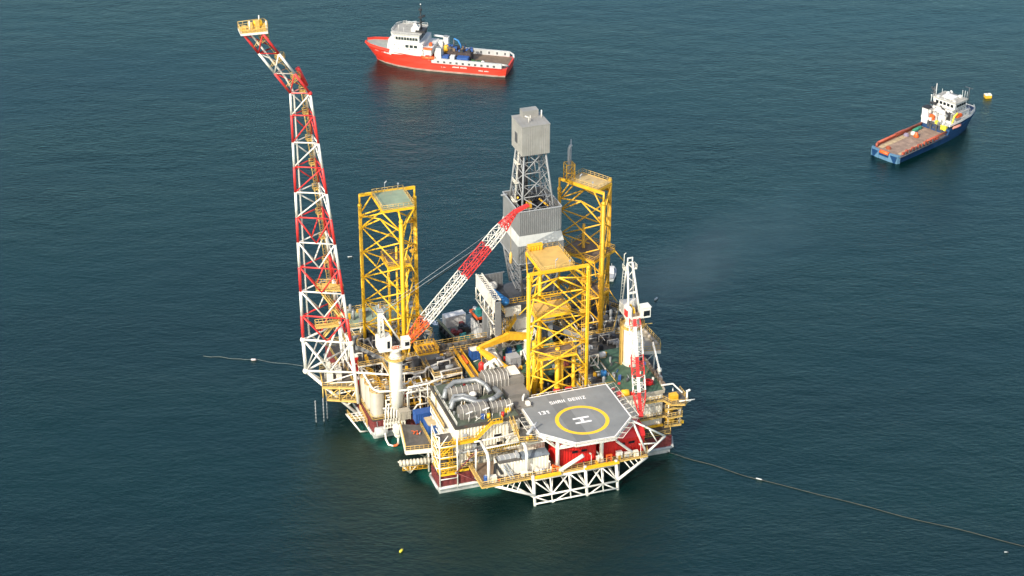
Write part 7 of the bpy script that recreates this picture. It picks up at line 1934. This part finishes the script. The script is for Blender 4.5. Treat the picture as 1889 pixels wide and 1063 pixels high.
    mb = MB(); mb.box(4.2,5.0,-.8,.2,5.6,7.2); mb.box(3.6,5.0,-4.6,-2.6,4.4,6.4); mb.path([(6.2,-5.2,5.8),(8,-5.0,9.8),(9.8,-5.2,11)],.3,7); t.part('yellow_winch_guard', mb, mat('lemon_paint',(.75,.66,.05),.5,.1,.8))
    mb = MB(); mb.box(4.6,5.6,1.2,2.8,6.0,8.8); mb.box(9.6,12.6,-5.4,-4.4,8.6,9.8); t.part('red_fitting', mb, ORG)
    mb = MB(); mb.quadgrid([[V3(x,-6.9-w,6.4),V3(x,-6.9,5.7),V3(x,-6.9+w,6.4),V3(x,-6.9,6.7)] for x,w in ((4.6,.15),(6,.75),(8.6,.75),(10,.1))]); t.part('rescue_boat', mb, mat('salmon_paint',(.62,.25,.18),.5,.1,1))
    mb = MB()
    for (x,y,z0,z1,r) in ((10.2,4.4,12,20.5,.11),(12.2,3.2,15,18,.06),(14.4,-3.6,15,19.2,.07),(15.4,-4.0,15,18.8,.07),(13,1,15.9,17.4,.07),(16.4,-4.3,15,18.2,.05)): mb.tube((x,y,z0),(x,y,z1),r,5)
    mb.tube((13.2,-.2,17.2),(13.6,.6,17.6),.32,8); mb.ball((10.4,6.2,14.5),.3,8); mb.ball((11.4,5.6,16.6),.3,8); mb.tube((11.4,5.6,12),(11.4,5.6,16.4),.1,5); mb.tube((10.4,6.2,10.5),(10.4,6.2,14.4),.1,5)
    t.part('aerial', mb, SHW)
    mb = MB(); mb.tube((19.5,-3.2,7),(19.5,-3.2,18.6),.13,6); mb.bar((19.5,-4.6,18.5),(19.5,-1.6,18.5),.14,.18); mb.tube((10.8,5.4,12),(10.8,5.4,18.6),.2,6); mb.bar((10.8,4.0,17.4),(10.8,6.8,17.4),.2,.2); mb.bar((10.8,4.4,15.6),(10.8,6.8,15.6),.2,.2)
    for i in range(5): mb.box(10.5,11.1,4.4+i*.5,4.7+i*.5,14+i*.9,14.5+i*.9)
    t.part('mast', mb, DGR)
    mb = MB()
    for p,q in zip(fd[1:4],fd[2:5]): rails_white(mb,[(*p,7.4),(*q,7.4)],1.0)
    rails_white(mb,[(7,-4.2,9.6),(19,-4.2,9.6)]); rails_white(mb,[(8.8,-4.6,15.1),(8.8,4.6,15.1)])
    t.part('white_railing', mb, SHW)
    M = Matrix.Rotation(rot,3,'Z')
    def on(x,y,z): return tuple(M @ V3(x*XS,y,z*ZS) + V3(c.x,c.y,0))
    k = Thing('orange_buoy','orange cone buoy standing in the middle of the blue ship timber deck','buoy',on(-6.6,.6,3.02),rig=False,rot=rot)
    k.part('cone', MB().lathe(0,0,[(.95,0),(1.0,.3),(.35,2.2),(.1,2.4)],12), ORG); k.part('ring', MB().ring((0,0),.2,.5,2.35,2.55,12), DGR)
    k = Thing('net_bundle','green rolled net along the port rail of the blue ship','net',on(-.5,3.8,3.02),rig=False,rot=rot)
    k.part('net', MB().drum((-2.8,0,.5),(2.0,.2,.5),.7,10,.5), mat('net_green',(.03,.24,.14),.7,.25,1.5)); k.part('lashing', MB().tube((-1,0,.5),(-.8,0,.5),.76,10).tube((.8,.1,.5),(1,.1,.5),.76,10), TEAL)
    for x,y,m,lab in ((-5.4,2.6,SHW,'white coil on the blue ship deck next to the green net'),(-8.6,3.4,mat('lilac_grey',(.30,.26,.34),.7,.2,1),'lilac grey heap by the red rail on the blue ship deck'),(-23.4,1.0,mat('rust_red_block',(.35,.09,.04),.6,.2,1),'rust red block on the timber deck near the blue ship stern')):
        k = Thing('deck_gear',lab,'deck gear',on(x,y,3.02),'loose gear on the blue ship deck',rig=False,rot=rot)
        k.part('heap', MB().ring((0,0),.25,.95,0,.6,14).ring((.1,.1),.2,.7,.6,1.0,14), m); k.part('base', MB().box(-.9,.9,-.9,.9,0,.1), WOOD)
blue_ship()
Thing.ZS = Thing.XS = 1.0

def tug():
    c = to_world(-4.6,73.6); rot = TH+R(90)+R(6)
    t = Thing('work_boat', 'green decked work boat with an orange rimmed wheelhouse lying behind the platform bridge', 'boat', (c.x,c.y,0), rig=False, rot=rot)
    # x+ points away from the camera (stern far), y+ to the left
    st = [(-15,1.5,2.6,3.4,-1.0),(-11,4.2,4.8,2.8,-.3),(-4,5.2,5.4,2.2,0),(9,5.2,5.4,2.0,0),(11.2,4.8,5.1,2.0,0)]
    t.part('hull', MB().quadgrid(hull_rings(st,None),smooth=False), BLK)
    t.part('deck', MB().prism([(-11,-4.4),(11,-4.9),(11,4.9),(-11,4.4)],2.2,2.3), mat('grey_green_deck',(.17,.21,.20),.6,.2,.5))
    mb = MB()
    for i in range(9): mb.tube((-10+i*2.3,5.35,.9),(-10+i*2.3,5.35,2.3),.45,8); mb.tube((-10+i*2.3,-5.35,.9),(-10+i*2.3,-5.35,2.3),.45,8)
    t.part('tyre_fender', mb, BLK)
    mb = MB(); mb.bar((-11,4.9,2.7),(11,5.2,2.7),.3,.8); mb.bar((-11,-4.9,2.7),(11,-5.2,2.7),.3,.8); t.part('bulwark', mb, mat('olive_bulwark',(.25,.26,.16),.6,.2,.6))
    mb = MB(); mb.box(-3.8,1.6,-4.8,-.6,2.3,6.6); mb.box(-3.6,.2,-4.6,-.8,6.6,7.0); t.part('deckhouse', mb, SHW)
    mb = MB(); mb.box(-3.6,.8,-4.8,-.6,6.6,9.0); wh = t.part('wheelhouse', mb, SHW)
    mb = MB(); mb.box(-3.66,-3.6,-4.6,-.8,7.5,8.6); mb.box(-3.4,.6,-.6,-.54,7.5,8.6); t.part('pane', mb, GLS, parent=wh)
    mb = MB(); mb.bar((-4.0,-5.1,9.2),(-4.0,-.3,9.2),.3,.7); mb.bar((1.2,-5.1,9.2),(1.2,-.3,9.2),.3,.7); mb.bar((-4,-.3,9.2),(1.2,-.3,9.2),.3,.7); mb.bar((-4,-5.1,9.2),(1.2,-5.1,9.2),.3,.7); t.part('roof_rim', mb, ORG)
    mb = MB(); mb.box(-3.9,1.1,-5.0,-.4,9.0,9.2); mb.box(-1.8,0,-2.6,-1.2,9.2,10.6); t.part('wheelhouse_roof', mb, TEAL)
    mb = MB(); mb.drum((-1.6,-4.2,10.0),(-.2,-4.4,10.0),.6,9); mb.drum((-.4,-1.6,10.2),(.6,-1.2,10.2),.5,9); t.part('white_dome', mb, SHW)
    mb = MB(); mb.tube((0,-2.4,9.2),(0,-2.4,17.5),.2,7); mb.bar((0,-3.6,15.6),(0,-1.2,15.6),.14,.14); mb.bar((0,-3.2,16.6),(0,-1.6,16.6),.14,.14); mb.tube((0,-3.3,15.6),(0,-3.3,17.2),.08,5); t.part('mast', mb, mat('dark_green_mast',(.04,.10,.08),.5,.2,.8))
    mb = MB(); mb.ball((0,-2.2,14.4),.35,8); t.part('radar', mb, SHW)
    k0 = Matrix.Rotation(rot,3,'Z')
    def on(x,y,z): return tuple(k0 @ V3(x,y,z) + V3(c.x,c.y,0))
    k = Thing('cargo_container','long white container across the deck of the work boat behind the bridge','container',on(7.4,1.8,2.32),rig=False,rot=rot)
    k.part('shell', MB().corr([(-1.25,-3.0),(1.25,-3.0),(1.25,3.0),(-1.25,3.0)],0,3.2,.5,.06), SHW); k.part('roof', MB().box(-1.3,1.3,-3.05,3.05,3.2,3.3), SHW)
    k = Thing('machinery_heap','dark red and black machinery between the white container and wheelhouse of the work boat','machinery',on(3.2,2.2,2.32),rig=False,rot=rot)
    rn = random.Random(8); mb = MB(); mb2 = MB()
    for i in range(10): x,y = rn.uniform(-2.2,1.6),rn.uniform(-2.6,2.4); (mb if i % 2 else mb2).box(x-.6,x+.6,y-.6,y+.6,0,rn.uniform(.8,2.2))
    k.part('black_block', mb, BLK); k.part('maroon_block', mb2, MAR)
    k = Thing('teal_winch','teal deck winch near the port rail of the work boat','winch',on(-2.4,3.0,2.32),rig=False,rot=rot)
    k.part('drum', MB().drum((-.9,0,1.0),(.9,.2,1.0),.9,12), TEAL); k.part('frame', MB().box(-1.3,1.3,-1.2,1.2,0,.4).box(-1.3,-1,-1,1,.4,1.8).box(1,1.3,-1,1,.4,1.8), TEAL)
    k = Thing('white_tank','white open drum shaped tank on the work boat deck before its wheelhouse','tank',on(-6.4,-1.6,2.32),rig=False,rot=rot)
    k.part('shell', MB().ring((0,0),1.35,1.6,0,3.0,20), SHW); k.part('floor', MB().cyl(0,0,.1,2.2,1.33,1.33,18), GRY)
    k = Thing('yellow_gangplank','yellow sloping gangplank beside the white open tank on the work boat','gangplank',on(-7,-4.2,2.32),rig=False,rot=rot)
    k.part('plank', MB().loft([[(-3,-.6,.2),(-3,.6,.2),(-3,.6,.5),(-3,-.6,.5)],[(2,-.6,2.4),(2,.6,2.4),(2,.6,2.7),(2,-.6,2.7)]]), YEL); k.part('foot', MB().box(-3.2,-2.6,-.7,.7,0,.3), ORY)
    # foam left by the boat's propeller
    rn = random.Random(3)
    mb = MB()
    for i in range(60):
        x = rn.gauss(13.5,1.6); y = rn.gauss(.8,3.6)
        if x < 11.6: continue
        s = rn.uniform(.15,.6)
        mb.prism([(x+s*math.cos(a)*1.0*rn.uniform(.6,1.2), y+s*1.7*math.sin(a)*rn.uniform(.6,1.2)) for a in (0,1.05,2.1,3.14,4.19,5.24)],.01,.02)
    f = bpy.data.objects.new('wash_foam', mb.mesh('wash_foam', FOAMM)); COL.objects.link(f); f.location = (c.x,c.y,0); f.rotation_euler = (0,0,rot); f['kind'] = 'stuff'; f['label'] = 'flecks of white foam behind the work boat'; f['category'] = 'foam'
tug()

def small_boat():
    k = Thing('standby_boat','small pale grey boat with a white cabin on the sea behind the right yellow leg','boat',(29.0,526.0,0),rig=False,rot=R(80))
    k.o.scale = (.62,.62,.62)
    k.part('hull', MB().quadgrid(hull_rings([(-5,1.6,1.9,1.2,-.2),(0,2.0,2.3,1.3,0),(4,1.2,1.9,1.7,.4),(6,.1,.5,2.1,.9)],None),smooth=False), SHG)
    k.part('deck', MB().prism([(-5,-1.6),(4,-1.5),(5.6,-.3),(5.6,.3),(4,1.5),(-5,1.6)],1.75,1.8), LGR)
    k.part('cabin', MB().loft([[(-.5,-1.4,1.8),(3.2,-1.2,1.8),(3.2,1.2,1.8),(-.5,1.4,1.8)],[(0,-1.2,4.2),(2.4,-1.0,4.2),(2.4,1.0,4.2),(0,1.2,4.2)]]), SHW)
    k.part('pane', MB().box(2.4,2.95,-.9,.9,2.9,3.7).box(.3,2.2,1.2,1.34,2.9,3.7).box(.3,2.2,-1.34,-1.2,2.9,3.7), GLS)
    k.part('mast', MB().tube((1,0,4.2),(1,0,6.4),.08,5), SHW)
small_boat()

# ================================================================ buoys, floats, hawsers
def floats():
    k = Thing('mooring_buoy','square orange mooring buoy with a pale top floating right of the blue ship','buoy',(166.9,660.7,0),rig=False,rot=R(8))
    k.part('float', MB().loft([[(-1.1,-.9,-.8),(1.1,-.9,-.8),(1.1,.9,-.8),(-1.1,.9,-.8)],[(-1.15,-.9,1.0),(1.15,-.9,1.0),(1.15,.9,1.0),(-1.15,.9,1.0)]]), ORY)
    k.part('top_plate', MB().box(-1.15,-.15,-.95,.95,1.0,1.25).box(.15,1.15,-.95,.95,1.0,1.25), CRM2)
    def fl(x,y,r,lab,m,L=1.6,rot=0.0,name='mooring_float'):
        t = Thing(name,lab,'float',(x,y,.1),'floats on the water',rig=False,rot=rot)
        t.part('body', MB().drum((-L/2,0,.15),(L/2,0,.15),r,10,.8), m); t.part('eye', MB().ring((L/2+r*.8+.12,0),.08,.2,.05,.2,10), DGR)
    fl(60.7,418.7,.17,'white float on the long brown hawser at the lower right',SHG,1.3,R(-25))
    fl(114.8,388.0,.13,'lone white float near the lower right corner beside the hawser',SHG,.5)
    fl(-70.1,477.1,.28,'pinkish white float on the thin line left of the flare tower',mat('pinkish_white',(.62,.52,.50),.5,.1,1),1.0)
    fl(-48.3,538.1,.16,'small white float between the flare tower and the left yellow leg',SHG,1.1,R(10))
    fl(41.2,511.7,.3,'dim grey float on the sea right of the lowered crane mast',LGR,1.2,R(60))
    fl(-25.8,388.5,.3,'tiny lemon float on the dark water in front of the deckhouse',mat('lemon_paint',(.75,.66,.05),.5,.1,.8),.8,R(60))
    def rope(pts,r,lab,m=ROPE):
        mb = MB(); P = [V3(*p) for p in pts]; out = []
        for i in range(len(P)-1):
            for j in range(8): out.append(P[i].lerp(P[i+1],j/8))
        out.append(P[-1])
        out = [p+V3(0,.35*math.sin(i*.9)*math.sin(i*.23),0) for i,p in enumerate(out)]
        mb.path(out,r,5)
        solo('hawser',mb,m,lab,'rope',tuple(P[0]),'hawsers',rig=False)
    hp = to_world(24,4,3.5)
    rope([tuple(hp),(36.5,432.6,.25),(43.5,428.5,.12),(60.0,419.0,.12),(90,404.6,.1),(119.6,390.6,.1),(150,377,.1)],.065,'long brown hawser running over the water to the lower right corner')
    q = to_world(-56.4,51.0,14.6)
    rope([tuple(q),(-69.0,477.0,.2),(-76,478.0,.08),(-84.0,479.5,.06)],.055,'thin pale line running left from the flare tower base over the water',mat('pale_line',(.16,.18,.16),.7,.1,1))
    w2 = [(-24.5,521.0,.06),(-12,541,.05),(2,566,.05)]
    rope(w2,.08,'faint brown line on the water between the left yellow leg and the raised boom')
floats()

# ================================================================ steam drifting off the right rear of the platform
def steam():
    m = bpy.data.materials.new('drifting_steam'); m.use_nodes = True
    nt = m.node_tree; nt.nodes.remove(nt.nodes['Principled BSDF'])
    out = nt.nodes['Material Output']
    pv = nt.nodes.new('ShaderNodeVolumePrincipled'); pv.inputs['Color'].default_value = (.60,.90,1,1); pv.inputs['Anisotropy'].default_value = -.25
    tc = nt.nodes.new('ShaderNodeTexCoord'); n = nt.nodes.new('ShaderNodeTexNoise'); n.inputs['Scale'].default_value = .05; n.inputs['Detail'].default_value = 3
    mp = nt.nodes.new('ShaderNodeMapping'); mp.inputs['Scale'].default_value = (1,1,.45)
    nt.links.new(tc.outputs['Object'], mp.inputs[0]); nt.links.new(mp.outputs[0], n.inputs['Vector'])
    r = nt.nodes.new('ShaderNodeMapRange'); r.inputs['From Min'].default_value = .15; r.inputs['From Max'].default_value = .8; r.inputs['To Max'].default_value = STEAM
    nt.links.new(n.outputs[0], r.inputs['Value'])
    # thins out away from its own axis and downwind
    sep = nt.nodes.new('ShaderNodeSeparateXYZ'); nt.links.new(tc.outputs['Object'], sep.inputs[0])
    def mth(op, a, b_):
        x = nt.nodes.new('ShaderNodeMath'); x.operation = op
        for k, q in enumerate((a, b_)):
            if isinstance(q, (int, float)): x.inputs[k].default_value = q
            else: nt.links.new(q, x.inputs[k])
        return x.outputs[0]
    X, Y, Z = sep.outputs
    rad = mth('ADD', 4.5, mth('MULTIPLY', X, .17))
    yy = mth('DIVIDE', Y, rad); zz = mth('DIVIDE', mth('SUBTRACT', Z, mth('ADD', 16.0, mth('MULTIPLY', X, .02))), mth('ADD', 15.0, mth('MULTIPLY', X, .04)))
    q2 = mth('SQRT', mth('ADD', mth('MULTIPLY', yy, yy), mth('MULTIPLY', zz, zz)), 0.0)
    fr = nt.nodes.new('ShaderNodeMapRange'); fr.interpolation_type = 'SMOOTHSTEP'; fr.inputs['From Min'].default_value = 1.0; fr.inputs['From Max'].default_value = .1
    nt.links.new(q2, fr.inputs['Value'])
    dn = nt.nodes.new('ShaderNodeMapRange'); dn.interpolation_type = 'SMOOTHSTEP'; dn.inputs['From Min'].default_value = 110.0; dn.inputs['From Max'].default_value = 0.0
    nt.links.new(X, dn.inputs['Value'])
    up = nt.nodes.new('ShaderNodeMapRange'); up.interpolation_type = 'SMOOTHSTEP'; up.inputs['From Min'].default_value = -5.0; up.inputs['From Max'].default_value = 2.0
    nt.links.new(X, up.inputs['Value'])
    dil = mth('DIVIDE', 4.5, rad)
    mu = mth('MULTIPLY', mth('MULTIPLY', r.outputs[0], fr.outputs[0]), mth('MULTIPLY', mth('MULTIPLY', dn.outputs[0], up.outputs[0]), dil))
    nt.links.new(mu, pv.inputs['Density']); nt.links.new(pv.outputs[0], out.inputs['Volume'])
    mb = MB()
    rings = []
    for x in (-5,0,20,50,80,110):
        ry = 4.7+.17*x; rz = 15.2+.04*x; cz = 16+.02*x
        rings.append([(x, ry*math.cos(2*math.pi*i/16), max(.4, cz+rz*math.sin(2*math.pi*i/16))) for i in range(16)])
    mb.quadgrid(rings)
    o = solo('steam', mb, m, 'thin pale steam drifting downwind over the sea from the right rear of the platform', 'steam', (0,0,0), kind='stuff')
    o.location = to_world(29,50,4); o.rotation_euler = (0,0,R(40))
STEAM = 0.009
steam()

# ================================================================ loose piping over the main deck and galleries on the deckhouse side
def deck_piping():
    rn = random.Random(21)
    for lab, (u0,u1,v0,v1), z0, n in (('maze of thin cream and rusty pipes on the main deck right of the beige tanks',(-40,-27,34,43),5.6,46),
                                      ('maze of thin pipes on the main deck between the braced module and the bridge',(-27,-8,47,52),6,26),
                                      ('tangle of thin pipes on the deck behind the cream crane column',(14,31,33,60),6,60),
                                      ('tangle of thin pipes at the foot of the left yellow leg',(-43,-20,48,68),6.5,60)):
        t = Thing('deck_piping', lab, 'pipes', ((u0+u1)/2,(v0+v1)/2,5.5), 'pipe runs on the main deck')
        bins = [MB() for _ in range(4)]
        for i in range(n):
            u = rn.uniform(u0,u1); v = rn.uniform(v0,v1); h = rn.uniform(.8,6.5); q = bins[i % 4]
            if rn.random() < .6:
                w = min(max(u+rn.uniform(-6,6),u0),u1); q.path([(u,v,z0),(u,v,z0+h),(w,v,z0+h),(w,v+rn.uniform(-.8,.8),z0+h*.4)],rn.uniform(.07,.15),5)
            else:
                w = min(max(v+rn.uniform(-6,6),v0),v1); q.path([(u,v,z0),(u,v,z0+h),(u,w,z0+h),(u+.3,w,z0)],rn.uniform(.07,.15),5)
        for q, m in zip(bins, (WHP, CRM2, BRD, ORY)): t.part('pipe_run', q, m)
deck_piping()

def side_galleries():
    t = Thing('side_gallery', 'narrow yellow railed gallery with ladders on the left wall of the cream deckhouse', 'gallery', (-30.6,16,9))
    mb = MB(); mb.box(-31.2,-30.1,12.4,26,13.5,13.65); t.part('gallery_deck', mb, GRT)
    mb = MB(); mb.rail([(-31.2,12.4,13.65),(-31.2,26,13.65)],1.15,.06,1.2); mb.ladder((-30.3,16,6.6),(-30.3,16,13.6),.6,V3(0,1,0)); mb.ladder((-30.3,22,13.6),(-30.3,22,18),.6,V3(0,1,0)); t.part('gallery_railing', mb, YELR)
    mb = MB()
    for z in (8.2,10.6,12.2): mb.path([(-30.6,12.6,z),(-30.6,25.6,z),(-30.6,25.6,z+1.2)],.12,6)
    for v in (13.5,17,20.5,24): mb.box(-30.6,-30.2,v,v+.8,9,10.4)
    t.part('wall_pipe', mb, WHP)
    # slim lamp posts round the deck edges
    t = Thing('lamp_row', 'slim white lamp posts standing along the edge of the front walkway', 'lamp posts', (-6,-5,6.8))
    for u in (-21.5,-14.5,-10,.6,2.4,13.5):
        mb = MB(); mb.tube((u,-5.0,6.8),(u,-5.0,9.6),.07,5); mb.tube((u,-5.0,9.6),(u+.1,-4.3,9.8),.06,5); mb.box(u-.15,u+.25,-4.5,-3.9,9.72,9.86); t.part('lamp_post', mb, WHT)
side_galleries()


def facade():
    rn = random.Random(31)
    t = Thing('facade_gallery', 'mid height yellow railed gallery with pipes along the front wall of the cream deckhouse', 'gallery', (-20,5.4,9.4))
    mb = MB(); mb.box(-27.6,-14.6,4.4,5.85,9.0,9.15); mb.box(-29.4,-25.2,4.6,5.85,6.6,6.72); t.part('gallery_deck', mb, GRT)
    mb = MB(); mb.rail([(-27.6,5.8,9.15),(-27.6,4.4,9.15),(-14.6,4.4,9.15)],1.15,.06,1.2); mb.rail([(-29.4,4.6,6.72),(-25.2,4.6,6.72)],1.1,.06,1.2); mb.ladder((-22.6,4.5,6.8),(-22.6,4.5,9.1),.5,V3(1,0,0)); t.part('gallery_railing', mb, YELR)
    for i in range(16):
        u = rn.uniform(-28.5,-14.8); z = rn.choice([6.8,9.2,9.2,11.4,14.2]); mb = MB(); w = rn.uniform(.2,.5)
        mb.box(u-w,u+w,5.2,5.9,z,z+rn.uniform(.5,1.5)); t.part('wall_box', mb, rn.choice([GRY,LGR,CRM2,DGR]))
    for i in range(9):
        u = rn.uniform(-29,-15); mb = MB(); za = rn.uniform(6,9); zb = rn.uniform(10,16.6); mb.path([(u,5.7,za),(u,5.7,zb),(u+rn.uniform(-2.5,2.5),5.7,zb)],.08,5); t.part('wall_pipe', mb, rn.choice([GRY,WHP,BRD]))
    # small gear strewn over the decks between the big modules
    for lab, (u0,u1,v0,v1), z, n in (('scattered small deck gear along the front walkway under the helideck',(-24,13,-4.6,-3.4),6.85,26),
                                     ('scattered small deck gear on the hull deck beside the beige tanks',(-40,-33,34.6,36),5.55,18),
                                     ('scattered small deck gear on the green roof deck below the lowered crane boom',(13.4,26,10.5,31),15.15,34),
                                     ('scattered small deck gear on the roof of the cream deckhouse',(-29,-15,7,25),17.3,34),
                                     ('scattered small deck gear over the faded green cargo deck',(-16,8,31,46),13.05,46)):
        t = Thing('deck_gear', lab, 'deck gear', ((u0+u1)/2,(v0+v1)/2,z), 'scattered gear on the decks')
        for i in range(n):
            u, v, w = rn.uniform(u0,u1), rn.uniform(v0,v1), rn.uniform(.15,.5); mb = MB()
            k = rn.random()
            if k < .5: mb.obox((u,v),w*2,w*1.4,z,z+rn.uniform(.3,1.2),rn.uniform(0,3))
            elif k < .75: mb.lathe(u,v,[(w*.8,z),(w*.85,z+.3),(w*.8,z+.9),(w*.4,z+1.0)],9)
            else: a = rn.uniform(0,3); mb.tube((u,v,z+.15),(u+1.6*math.cos(a),v+1.6*math.sin(a),z+.15),.12,6)
            t.part('gear_item', mb, rn.choice([GRY,LGR,CRM2,DGR,ORY,CRED,BLU,BRD,WHP,WHP]))
facade()
